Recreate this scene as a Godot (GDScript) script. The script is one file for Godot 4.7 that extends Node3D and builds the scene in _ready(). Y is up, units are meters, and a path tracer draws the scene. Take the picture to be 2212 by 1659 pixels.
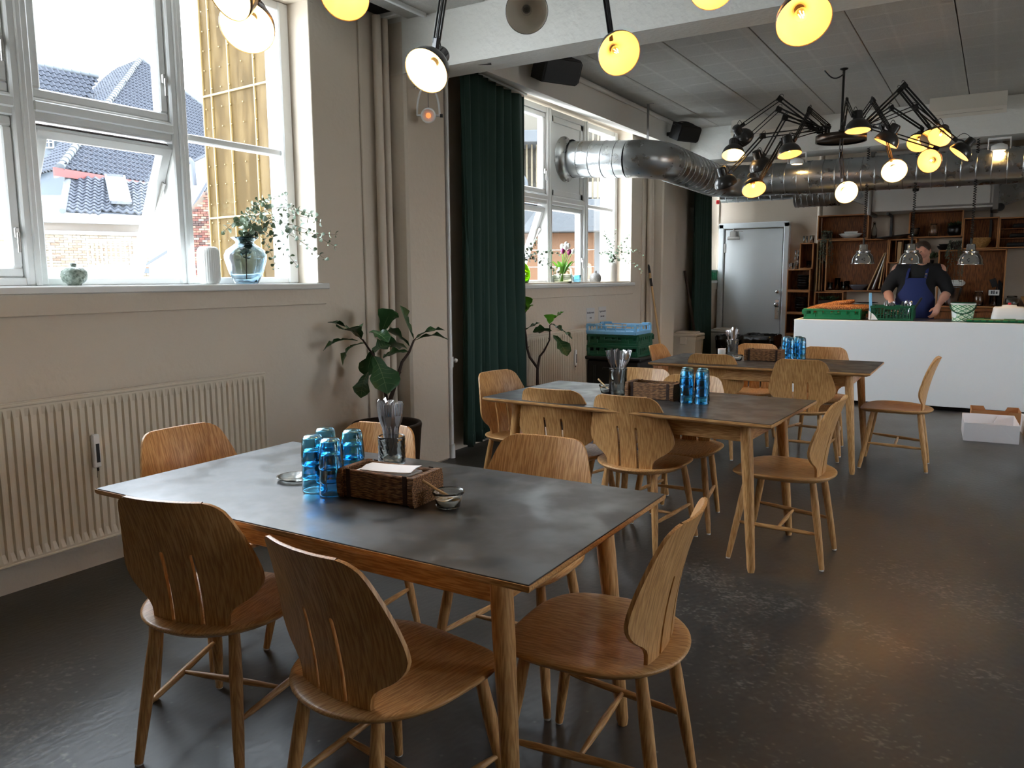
extends Node3D
# A canteen: window wall on the left (x = -3.73), tables down the room (towards -z), serving counter and shelves at the far end.

const WX := -3.727            # inner face of the window wall
const BACK := -12.2           # inner face of the far wall
const OAKS := ["oak_x", "oak_y", "oak_z"]
var M := {}
var used := {}
var rng := RandomNumberGenerator.new()


# ---------------------------------------------------------------- geometry
class G:
	var st := SurfaceTool.new()
	var group := 1
	func _init() -> void:
		st.begin(Mesh.PRIMITIVE_TRIANGLES)
		st.set_smooth_group(-1)
	func flat() -> void:
		st.set_smooth_group(-1)
	func smooth() -> void:
		group += 1
		st.set_smooth_group(group)
	func v(p: Vector3, uv := Vector2.ZERO) -> void:
		st.set_uv(uv)
		st.add_vertex(p)
	func tri(a: Vector3, b: Vector3, c: Vector3) -> void:
		v(a); v(b); v(c)
	func quad(a: Vector3, b: Vector3, c: Vector3, d: Vector3) -> void:   # clockwise seen from its front
		v(a, Vector2(0, 0)); v(b, Vector2(1, 0)); v(c, Vector2(1, 1))
		v(a, Vector2(0, 0)); v(c, Vector2(1, 1)); v(d, Vector2(0, 1))
	func box(c: Vector3, s: Vector3, bevel := 0.0, b := Basis.IDENTITY) -> G:
		flat()
		var h := s * 0.5
		var e := minf(bevel, minf(h.x, minf(h.y, h.z)) * 0.95)
		if e <= 0.0:
			for ax in 3:
				for sg in [-1.0, 1.0]:
					var n := Vector3.ZERO; n[ax] = sg
					var u := Vector3.ZERO; u[(ax + 1) % 3] = 1.0
					var w := Vector3.ZERO; w[(ax + 2) % 3] = 1.0
					_face(c, b, h, n, u, w, sg, 0.0)
			return self
		for ax in 3:
			for sg in [-1.0, 1.0]:
				var n := Vector3.ZERO; n[ax] = sg
				var u := Vector3.ZERO; u[(ax + 1) % 3] = 1.0
				var w := Vector3.ZERO; w[(ax + 2) % 3] = 1.0
				_face(c, b, h, n, u, w, sg, e)
		for ax in 3:
			var i := (ax + 1) % 3
			var j := (ax + 2) % 3
			for si in [-1.0, 1.0]:
				for sj in [-1.0, 1.0]:
					var p: Array[Vector3] = []
					for q in [[0.0, e, 1.0], [0.0, e, -1.0], [e, 0.0, -1.0], [e, 0.0, 1.0]]:
						var t := Vector3.ZERO
						t[i] = si * (h[i] - q[0]); t[j] = sj * (h[j] - q[1]); t[ax] = q[2] * (h[ax] - e)
						p.append(c + b * t)
					if si * sj > 0.0: quad(p[0], p[3], p[2], p[1])
					else: quad(p[0], p[1], p[2], p[3])
		for sx in [-1.0, 1.0]:
			for sy in [-1.0, 1.0]:
				for sz in [-1.0, 1.0]:
					var p0 := c + b * Vector3(sx * h.x, sy * (h.y - e), sz * (h.z - e))
					var p1 := c + b * Vector3(sx * (h.x - e), sy * h.y, sz * (h.z - e))
					var p2 := c + b * Vector3(sx * (h.x - e), sy * (h.y - e), sz * h.z)
					if sx * sy * sz > 0.0: tri(p0, p2, p1)
					else: tri(p0, p1, p2)
		return self
	func _face(c: Vector3, b: Basis, h: Vector3, n: Vector3, u: Vector3, w: Vector3, sg: float, e: float) -> void:
		var hu := u * (h.dot(u) - e)
		var hw := w * (h.dot(w) - e)
		var o := n * h.abs().dot(n.abs())
		if sg > 0.0: quad(c + b * (o - hu - hw), c + b * (o - hu + hw), c + b * (o + hu + hw), c + b * (o + hu - hw))
		else: quad(c + b * (o - hu - hw), c + b * (o + hu - hw), c + b * (o + hu + hw), c + b * (o - hu + hw))
	func grid(rows: Array, closed := false, flip := false) -> G:     # rows of Vector3; smooth
		smooth()
		var nr := rows.size()
		for r in nr - 1:
			var a: PackedVector3Array = rows[r]
			var b: PackedVector3Array = rows[r + 1]
			var n := a.size()
			var m := n if closed else n - 1
			for i in m:
				var j := (i + 1) % n
				var u0 := float(i) / m
				var u1 := float(i + 1) / m
				var v0 := float(r) / (nr - 1)
				var v1 := float(r + 1) / (nr - 1)
				if flip:
					v(a[i], Vector2(u0, v0)); v(b[j], Vector2(u1, v1)); v(a[j], Vector2(u1, v0))
					v(a[i], Vector2(u0, v0)); v(b[i], Vector2(u0, v1)); v(b[j], Vector2(u1, v1))
				else:
					v(a[i], Vector2(u0, v0)); v(a[j], Vector2(u1, v0)); v(b[j], Vector2(u1, v1))
					v(a[i], Vector2(u0, v0)); v(b[j], Vector2(u1, v1)); v(b[i], Vector2(u0, v1))
		return self
	func fan(ring: PackedVector3Array, c: Vector3, flip := false) -> void:
		flat()
		var n := ring.size()
		for i in n:
			if flip: tri(c, ring[(i + 1) % n], ring[i])
			else: tri(c, ring[i], ring[(i + 1) % n])
	func lathe(prof: Array, seg := 24, t := Transform3D.IDENTITY, ribs := 0, depth := 0.0) -> G:   # profile (r, y) going up the outside; ends at r = 0 are closed
		var rows := []
		for p in prof:
			var ring := PackedVector3Array()
			for i in seg:
				var an := TAU * i / seg
				var r: float = p.x
				if ribs > 0: r *= 1.0 + depth * cos(an * ribs)
				ring.append(t * Vector3(r * cos(an), p.y, r * sin(an)))
			rows.append(ring)
		grid(rows, true)
		return self
	func tube(pts: Array, rad, seg := 8, cap := true) -> G:
		var rows := []
		var n := pts.size()
		var up := Vector3.UP
		var d0: Vector3 = (pts[1] - pts[0]).normalized()
		if absf(d0.dot(up)) > 0.9: up = Vector3.RIGHT
		var side := d0.cross(up).normalized()
		for i in n:
			var d: Vector3 = (pts[mini(i + 1, n - 1)] - pts[maxi(i - 1, 0)]).normalized()
			side = (side - d * side.dot(d)).normalized()
			var bi := d.cross(side)
			var r: float = rad[i] if rad is Array else rad
			var ring := PackedVector3Array()
			for k in seg:
				var an := TAU * k / seg
				ring.append(pts[i] + (side * cos(an) + bi * sin(an)) * r)
			rows.append(ring)
		grid(rows, true, true)
		if cap:
			fan(rows[0], pts[0], false)
			fan(rows[n - 1], pts[n - 1], true)
		return self
	func ball(c: Vector3, r: Vector3, seg := 12, rings := 8) -> G:
		var rows := []
		for k in rings + 1:
			var a := PI * k / rings - PI / 2
			var ring := PackedVector3Array()
			for i in seg:
				var an := TAU * i / seg
				ring.append(c + Vector3(r.x * cos(a) * cos(an), r.y * sin(a), r.z * cos(a) * sin(an)))
			rows.append(ring)
		grid(rows, true)
		return self
	func prism(poly: PackedVector2Array, h: float, t := Transform3D.IDENTITY) -> G:   # polygon in the local xy plane, pulled along +z
		flat()
		var p := poly
		if not Geometry2D.is_polygon_clockwise(p): p.reverse()
		var ix := Geometry2D.triangulate_polygon(p)
		for k in range(0, ix.size(), 3):
			var a := p[ix[k]]
			var b := p[ix[k + 1]]
			var c := p[ix[k + 2]]
			if (b - a).cross(c - a) > 0.0:
				var q := b; b = c; c = q
			tri(t * Vector3(a.x, a.y, h), t * Vector3(b.x, b.y, h), t * Vector3(c.x, c.y, h))
			tri(t * Vector3(a.x, a.y, 0), t * Vector3(c.x, c.y, 0), t * Vector3(b.x, b.y, 0))
		var n := p.size()
		for i in n:
			var a := p[i]
			var b := p[(i + 1) % n]
			quad(t * Vector3(a.x, a.y, 0), t * Vector3(b.x, b.y, 0), t * Vector3(b.x, b.y, h), t * Vector3(a.x, a.y, h))
		return self
	func mesh() -> ArrayMesh:
		st.generate_normals()
		return st.commit()


# ---------------------------------------------------------------- naming and parenting
func numbered(called: String) -> String:
	used[called] = used.get(called, -1) + 1
	return called if used[called] == 0 else "%s_%03d" % [called, used[called]]


func tag(o: Node, label: String, category: String, group := "", kind := "") -> Node:
	if label: o.set_meta("label", label)
	if category: o.set_meta("category", category)
	if group: o.set_meta("group", group)
	if kind: o.set_meta("kind", kind)
	return o


func thing(called: String, label: String, category: String, at := Vector3.ZERO, turn := 0.0, group := "") -> Node3D:
	var o := Node3D.new()
	o.name = numbered(called)
	o.position = at
	o.rotation.y = turn
	add_child(o)
	tag(o, label, category, group)
	return o


func raw(called: String, mesh: Mesh, mat: Material, parent: Node, label := "") -> MeshInstance3D:
	var o := MeshInstance3D.new()
	o.name = called
	o.mesh = mesh
	o.material_override = mat
	parent.add_child(o, true)
	if label: o.set_meta("label", label)
	return o


func part(called: String, g: G, mat, parent: Node, label := "") -> MeshInstance3D:
	return raw(called, g.mesh(), M[mat] if mat is String else mat, parent, label)


func solo(called: String, g: G, mat, label: String, category: String, at := Vector3.ZERO, turn := 0.0, group := "") -> MeshInstance3D:
	var o := part(numbered(called), g, mat, self)
	o.position = at
	o.rotation.y = turn
	tag(o, label, category, group)
	return o


func struct(called: String, g: G, mat, label: String, category: String, parent: Node = self) -> MeshInstance3D:
	var o := part(called, g, mat, parent)
	if parent == self: tag(o, label, category, "", "structure")
	return o


func dup(o: Node3D, label: String, at: Vector3, turn := 0.0) -> Node3D:
	var c: Node3D = o.duplicate()
	var base := String(o.name)
	var us := base.rfind("_")
	if us > 0 and base.substr(us + 1).is_valid_int(): base = base.substr(0, us)
	c.name = numbered(base)
	add_child(c)
	c.position = at
	c.rotation.y = turn
	if label: c.set_meta("label", label)
	return c


func aim(from: Vector3, axis: Vector3, twist := 0.0) -> Transform3D:     # local +y along the axis
	var y := axis.normalized()
	var x := y.cross(Vector3.FORWARD if absf(y.z) < 0.9 else Vector3.UP).normalized()
	var b := Basis(x, y, x.cross(y)).orthonormalized()
	return Transform3D(b * Basis(Vector3.UP, twist), from)


func bar(a: Vector3, b: Vector3, w: float, h: float, g: G, bevel := 0.0) -> void:    # box from a to b
	var d := b - a
	var z := d.normalized()
	var x := Vector3.UP.cross(z)
	if x.length() < 0.05: x = Vector3.RIGHT
	x = x.normalized()
	g.box((a + b) * 0.5, Vector3(w, h, d.length()), bevel, Basis(x, z.cross(x), z))


func arc(c: Vector3, u: Vector3, w: Vector3, a0: float, a1: float, n: int) -> Array:
	var out := []
	for i in n + 1:
		var a := lerpf(a0, a1, float(i) / n)
		out.append(c + u * cos(a) + w * sin(a))
	return out


# ---------------------------------------------------------------- materials
func noise(freq: float, type := FastNoiseLite.TYPE_SIMPLEX_SMOOTH, oct := 4, sd := 1) -> FastNoiseLite:
	var n := FastNoiseLite.new()
	n.seed = sd
	n.noise_type = type
	n.frequency = freq
	n.fractal_octaves = oct
	return n


func tex(n: FastNoiseLite, size := 512, cols: Array = [], offs: Array = [], nrm := 0.0) -> NoiseTexture2D:
	var t := NoiseTexture2D.new()
	t.width = size
	t.height = size
	t.seamless = true
	t.seamless_blend_skirt = 0.2
	t.noise = n
	if cols:
		var gr := Gradient.new()
		gr.colors = PackedColorArray(cols)
		gr.offsets = PackedFloat32Array(offs)
		t.color_ramp = gr
	if nrm > 0.0:
		t.as_normal_map = true
		t.bump_strength = nrm
	return t


func mat(called: String, c: Color, rough := 0.6, metal := 0.0, spec := 0.5) -> StandardMaterial3D:
	var m := StandardMaterial3D.new()
	m.resource_name = called
	m.albedo_color = c
	m.roughness = rough
	m.metallic = metal
	m.metallic_specular = spec
	M[called] = m
	return m


func triplanar(m: StandardMaterial3D, s: Vector3, world := false) -> StandardMaterial3D:
	m.uv1_triplanar = true
	m.uv1_world_triplanar = world
	m.uv1_scale = s
	m.uv1_triplanar_sharpness = 4.0
	return m


func glass(called: String, c: Color, scale := 0.05, rough := 0.0) -> void:
	var m := mat(called, Color(c.r, c.g, c.b, 0.0), rough)
	m.transparency = BaseMaterial3D.TRANSPARENCY_ALPHA
	m.refraction_enabled = true
	m.refraction_scale = scale


func glow(called: String, c: Color, e: float) -> void:
	var m := mat(called, c, 0.5)
	m.emission_enabled = true
	m.emission = c
	m.emission_energy_multiplier = e


func S(r: int, g: int, b: int) -> Color:
	return Color(r / 255.0, g / 255.0, b / 255.0)


func make_materials() -> void:
	var fine := tex(noise(0.02, FastNoiseLite.TYPE_SIMPLEX_SMOOTH, 5, 3), 512)
	var m: StandardMaterial3D
	# plaster and paint
	for a in [["plaster", S(212, 199, 182), 0.75, 0.12], ["plaster_beam", S(222, 222, 217), 0.7, 0.3], ["paint_white", S(228, 230, 229), 0.35, 0.06], ["soffit_paint", S(218, 214, 206), 0.6, 0.15]]:
		m = triplanar(mat(a[0], a[1], a[2]), Vector3(1.6, 1.6, 1.6), true)
		m.heightmap_enabled = true
		m.heightmap_texture = fine
		m.heightmap_scale = a[3]
	mat("radiator", S(214, 203, 184), 0.4)
	mat("door_paint", S(222, 228, 230), 0.3)
	mat("counter_white", S(240, 243, 243), 0.4)
	# wood wool ceiling
	m = triplanar(mat("woodwool", Color.WHITE, 0.95), Vector3(3.2, 3.2, 3.2), true)
	var ww := noise(0.11, FastNoiseLite.TYPE_SIMPLEX, 3, 11)
	ww.fractal_type = FastNoiseLite.FRACTAL_RIDGED
	m.albedo_texture = tex(ww, 512, [S(160, 157, 150), S(230, 228, 221), S(245, 243, 237)], [0.25, 0.55, 0.95])
	m.heightmap_enabled = true
	m.heightmap_texture = tex(ww, 512)
	m.heightmap_scale = 0.9
	# floor: dark painted concrete, worn in bands
	m = mat("floor_dark", Color.WHITE, 1.0)
	m.albedo_texture = floor_image()
	m.roughness_texture = tex(noise(0.012, FastNoiseLite.TYPE_SIMPLEX_SMOOTH, 5, 8), 512, [Color(0.30, 0.30, 0.30), Color(0.50, 0.50, 0.50)], [0.2, 0.8])
	m.roughness_texture_channel = BaseMaterial3D.TEXTURE_CHANNEL_RED
	m.heightmap_enabled = true
	m.heightmap_texture = tex(noise(0.35, FastNoiseLite.TYPE_SIMPLEX, 3, 14), 1024)
	m.heightmap_scale = 0.12
	m.metallic_specular = 0.65
	# table linoleum
	m = triplanar(mat("linoleum", Color.WHITE, 1.0), Vector3(0.9, 0.9, 0.9))
	m.albedo_texture = tex(noise(0.015, FastNoiseLite.TYPE_SIMPLEX_SMOOTH, 5, 21), 512, [S(44, 44, 44), S(58, 57, 56)], [0.2, 0.8])
	m.roughness_texture = tex(noise(0.011, FastNoiseLite.TYPE_SIMPLEX_SMOOTH, 5, 22), 512, [Color(0.30, 0.30, 0.30), Color(0.46, 0.46, 0.46)], [0.3, 0.75])
	m.roughness_texture_channel = BaseMaterial3D.TEXTURE_CHANNEL_RED
	m.metallic_specular = 0.7
	# oak, one material for each direction of the grain
	var gr := noise(0.03, FastNoiseLite.TYPE_SIMPLEX_SMOOTH, 5, 31)
	var gt := tex(gr, 512, [S(176, 126, 72), S(202, 152, 94), S(216, 172, 116)], [0.28, 0.5, 0.75])
	for k in 3:
		var s := Vector3(9.0, 9.0, 9.0)
		s[k] = 0.7
		m = triplanar(mat(OAKS[k], Color.WHITE, 0.42), s)
		m.albedo_texture = gt
		m.clearcoat_enabled = true
		m.clearcoat = 0.15
		m.clearcoat_roughness = 0.3
	# teak-like plywood of the wall boxes
	var pt := tex(noise(0.022, FastNoiseLite.TYPE_SIMPLEX_SMOOTH, 5, 33), 512, [S(104, 58, 26), S(142, 84, 40), S(160, 98, 50)], [0.25, 0.5, 0.8])
	for k in 3:
		var s := Vector3(5.0, 5.0, 5.0)
		s[k] = 0.6
		m = triplanar(mat(["ply_x", "ply_y", "ply_z"][k], Color.WHITE, 0.5), s)
		m.albedo_texture = pt
	mat("ply_edge", S(186, 128, 76), 0.5)
	# weathered boxes on the tables
	m = triplanar(mat("old_wood", Color.WHITE, 0.8), Vector3(3.0, 22.0, 12.0))
	m.albedo_texture = tex(noise(0.02, FastNoiseLite.TYPE_SIMPLEX_SMOOTH, 5, 41), 512, [S(74, 48, 28), S(128, 88, 54), S(170, 126, 84)], [0.25, 0.5, 0.8])
	m.heightmap_enabled = true
	m.heightmap_texture = tex(noise(0.02, FastNoiseLite.TYPE_SIMPLEX_SMOOTH, 5, 42), 256)
	m.heightmap_scale = 0.3
	mat("pale_wood", S(206, 170, 120), 0.6)
	mat("rusty_iron", S(58, 40, 32), 0.7, 0.4)
	# metals
	m = mat("zinc", S(178, 182, 184), 0.34, 0.95)
	triplanar(m, Vector3(1.5, 1.5, 1.5), true)
	m.roughness_texture = tex(noise(0.02, FastNoiseLite.TYPE_SIMPLEX_SMOOTH, 4, 51), 256, [Color(0.8, 0.8, 0.8), Color.WHITE], [0.3, 0.7])
	mat("chrome", S(226, 228, 230), 0.06, 1.0)
	mat("steel", S(200, 200, 202), 0.2, 1.0)
	mat("brushed_steel", S(170, 170, 170), 0.4, 1.0)
	mat("satin_silver", S(176, 174, 170), 0.35, 0.7)
	mat("gunmetal", S(96, 88, 82), 0.35, 1.0)
	# plastics, enamel
	m = mat("black_enamel", S(14, 14, 15), 0.16)
	m.clearcoat_enabled = true
	mat("black_rod", S(14, 14, 15), 0.32)
	mat("black_matt", S(18, 18, 19), 0.6)
	mat("black_bag", S(10, 10, 11), 0.22)
	mat("black_stoneware", S(22, 22, 23), 0.3)
	mat("lamp_inside", S(246, 240, 226), 0.55)
	mat("white_plastic", S(232, 232, 230), 0.35)
	mat("bin_beige", S(206, 200, 188), 0.45)
	mat("grey_dark", S(70, 72, 74), 0.5)
	mat("green_crate", S(8, 112, 68), 0.42)
	mat("green_dark", S(16, 84, 56), 0.42)
	mat("blue_rack", S(126, 184, 222), 0.4)
	mat("red_plastic", S(200, 30, 36), 0.35)
	mat("paper", S(240, 240, 238), 0.85)
	mat("sign_paper", S(206, 202, 198), 0.8)
	mat("ink", S(60, 54, 66), 0.9)
	mat("napkin", S(246, 246, 246), 0.9)
	mat("cardboard_white", S(236, 234, 236), 0.75)
	mat("cardboard", S(172, 122, 78), 0.85)
	mat("salt", S(244, 244, 242), 0.8)
	mat("wax", S(240, 238, 232), 0.5)
	# ceramics
	m = triplanar(mat("celadon", Color.WHITE, 0.3), Vector3(6, 6, 6))
	m.albedo_texture = tex(noise(0.03, FastNoiseLite.TYPE_CELLULAR, 3, 61), 256, [S(96, 112, 100), S(150, 164, 152), S(180, 190, 178)], [0.2, 0.5, 0.9])
	m.heightmap_enabled = true
	m.heightmap_texture = tex(noise(0.05, FastNoiseLite.TYPE_CELLULAR, 3, 62), 256)
	m.heightmap_scale = 0.4
	mat("ceramic_white", S(236, 238, 234), 0.3)
	mat("ceramic_bone", S(226, 220, 208), 0.4)
	m = triplanar(mat("ceramic_grey", Color.WHITE, 0.5), Vector3(8, 8, 8))
	m.albedo_texture = tex(noise(0.06, FastNoiseLite.TYPE_CELLULAR, 3, 63), 256, [S(110, 106, 100), S(160, 156, 150)], [0.2, 0.8])
	mat("terracotta_dark", S(52, 42, 38), 0.6)
	mat("slate_bowl", S(96, 96, 102), 0.5)
	m = triplanar(mat("turned_wood", Color.WHITE, 0.5), Vector3(4, 14, 4))
	m.albedo_texture = tex(noise(0.03, FastNoiseLite.TYPE_SIMPLEX_SMOOTH, 4, 64), 256, [S(150, 104, 56), S(204, 158, 98)], [0.25, 0.8])
	# cloth
	m = mat("curtain_velvet", S(34, 62, 54), 0.85)
	m.rim_enabled = true
	m.rim = 0.6
	m.rim_tint = 0.6
	m = mat("shirt_black", S(16, 16, 18), 0.85)
	mat("apron_blue", S(22, 38, 92), 0.8)
	mat("tea_towel", S(214, 210, 204), 0.9)
	m = mat("skin", S(206, 152, 128), 0.5)
	m.subsurf_scatter_enabled = true
	m.subsurf_scatter_strength = 0.08
	m = triplanar(mat("hair_brown", Color.WHITE, 0.7), Vector3(30, 8, 30))
	m.albedo_texture = tex(noise(0.05, FastNoiseLite.TYPE_SIMPLEX, 3, 71), 128, [S(44, 32, 25), S(78, 60, 48)], [0.3, 0.7])
	# plants
	m = mat("fig_leaf", S(42, 76, 40), 0.32)
	m.backlight_enabled = true
	m.backlight = Color(0.10, 0.22, 0.03)
	m = mat("fig_leaf_young", S(96, 150, 40), 0.35)
	m.backlight_enabled = true
	m.backlight = Color(0.3, 0.6, 0.05)
	mat("fig_vein", S(120, 140, 90), 0.5)
	mat("bark", S(58, 42, 34), 0.8)
	m = triplanar(mat("soil", Color.WHITE, 0.95), Vector3(12, 12, 12))
	m.albedo_texture = tex(noise(0.08, FastNoiseLite.TYPE_CELLULAR, 3, 81), 128, [S(24, 18, 14), S(66, 44, 34)], [0.2, 0.9])
	m = mat("eucalyptus_leaf", S(116, 134, 112), 0.5)
	m.vertex_color_use_as_albedo = true
	m.backlight_enabled = true
	m.backlight = Color(0.12, 0.16, 0.08)
	mat("twig", S(104, 86, 66), 0.7)
	m = mat("tulip_green", S(104, 160, 48), 0.45)
	m.backlight_enabled = true
	m.backlight = Color(0.3, 0.5, 0.08)
	m = mat("tulip_white", S(246, 244, 238), 0.5)
	m.backlight_enabled = true
	m.backlight = Color(0.4, 0.4, 0.36)
	m = mat("tulip_purple", S(142, 40, 96), 0.5)
	m.backlight_enabled = true
	m.backlight = Color(0.3, 0.05, 0.18)
	m = mat("trailing_leaf", S(104, 120, 100), 0.6)
	m.vertex_color_use_as_albedo = true
	# bread
	m = triplanar(mat("crust", Color.WHITE, 0.6), Vector3(9, 9, 9))
	m.albedo_texture = tex(noise(0.03, FastNoiseLite.TYPE_SIMPLEX_SMOOTH, 5, 91), 256, [S(92, 44, 16), S(168, 98, 42), S(214, 158, 92)], [0.25, 0.5, 0.8])
	m.heightmap_enabled = true
	m.heightmap_texture = tex(noise(0.05, FastNoiseLite.TYPE_SIMPLEX_SMOOTH, 4, 92), 256)
	m.heightmap_scale = 0.6
	# glass
	var pane := mat("pane", Color(0.9, 0.96, 0.98, 0.03), 0.0)
	pane.transparency = BaseMaterial3D.TRANSPARENCY_ALPHA
	glass("glass_clear", Color(0.97, 0.99, 0.985))
	glass("glass_blue", Color(0.66, 0.90, 1.0))
	glass("glass_smoke", Color(0.72, 0.79, 0.83))
	glass("glass_green", Color(0.62, 0.82, 0.16))
	glass("glass_olive", Color(0.93, 0.94, 0.88))
	var bulb := mat("bulb_glass", Color(1, 0.95, 0.85, 0.06), 0.0)
	bulb.transparency = BaseMaterial3D.TRANSPARENCY_ALPHA
	glow("filament_glow", Color(1.0, 0.62, 0.24), 3.0)
	glow("globe_glow", Color(1.0, 0.80, 0.50), 0.5)
	glow("spot_glow", Color(1.0, 0.80, 0.50), 1.5)
	glow("dim_led", Color(1.0, 0.62, 0.36), 0.05)
	# outside
	m = mat("slate_tile", S(44, 47, 54), 0.6, 0.0, 0.2)
	m.vertex_color_use_as_albedo = true
	mat("ridge_tile", S(72, 76, 80), 0.7, 0.0, 0.2)
	mat("outer_white", S(150, 153, 155), 0.7)
	mat("fascia_red", S(84, 24, 20), 0.6)
	mat("zinc_wall", S(44, 54, 64), 0.5)
	mat("roof_moss", S(70, 74, 42), 0.9)
	m = mat("brick_red", Color.WHITE, 0.85)
	m.vertex_color_use_as_albedo = true
	mat("mortar", S(84, 74, 64), 0.9)
	m = triplanar(mat("gold_metal", Color.WHITE, 0.6, 0.0, 0.15), Vector3(1.2, 0.25, 1.2), true)
	m.albedo_texture = tex(noise(0.012, FastNoiseLite.TYPE_SIMPLEX_SMOOTH, 5, 95), 256, [S(54, 42, 21), S(62, 49, 27), S(72, 59, 36)], [0.3, 0.5, 0.75])
	mat("gold_seam", S(104, 86, 48), 0.5)
	mat("stucco_cream", S(70, 66, 57), 0.8)
	mat("batten", S(84, 76, 58), 0.7)
	mat("wood_orange", S(84, 54, 26), 0.6)
	mat("concrete_grey", S(60, 64, 68), 0.8)
	mat("tarp_grey", S(56, 60, 68), 0.6)
	mat("yard_ground", S(222, 222, 218), 0.9)
	mat("marks_black", S(30, 28, 28), 0.8)
	mat("sill_paint", S(222, 222, 218), 0.35)


func floor_image() -> ImageTexture:       # 8 m x 16 m of floor, dark, with worn streaks where the paint has gone
	var w := 1024
	var h := 2048
	var base := noise(0.004, FastNoiseLite.TYPE_SIMPLEX_SMOOTH, 4, 5)
	var im := Image.create(w, h, false, Image.FORMAT_RGB8)
	im.fill(S(51, 50, 48))
	var bi: Image = base.get_image(w, h)
	bi.convert(Image.FORMAT_RGB8)
	var tone := Image.create(w, h, false, Image.FORMAT_RGBA8)
	tone.fill(Color(0, 0, 0, 0))
	var r := RandomNumberGenerator.new()
	r.seed = 77
	for k in 9000:                             # blotches of two near tones
		var x := r.randi_range(0, w - 12)
		var y := r.randi_range(0, h - 12)
		var t: float = bi.get_pixel(x, y).r
		im.fill_rect(Rect2i(x, y, r.randi_range(1, 4), r.randi_range(1, 4)), S(47, 46, 44) if t < 0.5 else S(56, 54, 51))
	# px -> metres: x = -4 + 8 * u, z = 2 - 16 * v ; 128 px a metre
	for k in 2600:                             # specks
		im.set_pixel(r.randi_range(0, w - 1), r.randi_range(0, h - 1), S(96, 94, 90) if r.randf() < 0.8 else S(150, 148, 142))
	var bands := [[-0.45, -3.95, 1.5, -3.35, 0.11, 800], [-1.3, -3.55, -0.6, -3.3, 0.10, 300], [-0.4, -4.1, 1.2, -3.9, 0.07, 240], [-0.6, -3.35, 0.9, -2.85, 0.08, 260],
		[-1.15, -3.1, -0.3, -2.85, 0.08, 170], [-1.3, -2.75, -0.2, -2.6, 0.14, 180], [-0.5, -2.55, 0.7, -2.35, 0.08, 170], [-0.7, -2.2, 0.4, -1.9, 0.12, 220], [-2.9, -1.35, -2.2, -0.9, 0.16, 260], [-1.6, -2.9, -1.2, -2.75, 0.06, 110]]
	for b in bands:
		for k in int(b[5] * 2.2):
			var t := r.randf()
			var wob := sin(t * 9.0 + b[0] * 3.0) * 0.05
			var px := lerpf(b[0], b[2], t) + r.randfn(0.0, b[4] * 0.5)
			var pz := lerpf(b[1], b[3], t) + wob + r.randfn(0.0, b[4] * 0.7)
			var ix := int((px + 4.0) * 128.0)
			var iz := int((2.0 - pz) * 128.0)
			var an := r.randf_range(-0.9, 0.9)
			var c := S(112, 109, 102).lerp(S(58, 57, 54), r.randf() * 0.9)
			for s in r.randi_range(1, 4):
				var qx := clampi(ix + int(s * cos(an)), 0, w - 1)
				var qz := clampi(iz + int(s * sin(an)), 0, h - 1)
				im.set_pixel(qx, qz, c)
	return ImageTexture.create_from_image(im)


const RIGHT_LIGHTS := [[-2.2, -3.0], [-5.8, -7.0]]   # windows in the wall out of view on the right


func view_and_light() -> void:
	var cam := Camera3D.new()
	cam.name = "camera"
	cam.position = Vector3(0, 1.40, 0)
	cam.basis = Basis(Vector3.UP, deg_to_rad(31.538)) * Basis(Vector3.RIGHT, deg_to_rad(-7.636)) * Basis(Vector3.BACK, deg_to_rad(-0.3854))
	cam.fov = rad_to_deg(2.0 * atan(829.5 / 1697.8))
	cam.near = 0.05
	cam.far = 200.0
	add_child(cam)
	var env := Environment.new()
	var sky := Sky.new()
	var ps := ProceduralSkyMaterial.new()          # an even, bright overcast
	ps.sky_top_color = Color(0.90, 0.95, 1.0)
	ps.sky_horizon_color = Color(0.97, 0.985, 1.0)
	ps.ground_horizon_color = Color(0.62, 0.62, 0.61)
	ps.ground_bottom_color = Color(0.60, 0.60, 0.59)
	ps.sky_energy_multiplier = 1.0
	ps.ground_energy_multiplier = 1.0
	sky.sky_material = ps
	env.background_mode = Environment.BG_SKY
	env.sky = sky
	env.background_energy_multiplier = 1.0
	env.tonemap_mode = Environment.TONE_MAPPER_LINEAR
	env.tonemap_exposure = 20.0
	env.sdfgi_enabled = true
	env.ssao_enabled = true
	env.ssil_enabled = true
	var we := WorldEnvironment.new()
	we.name = "world"
	we.environment = env
	add_child(we)


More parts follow.
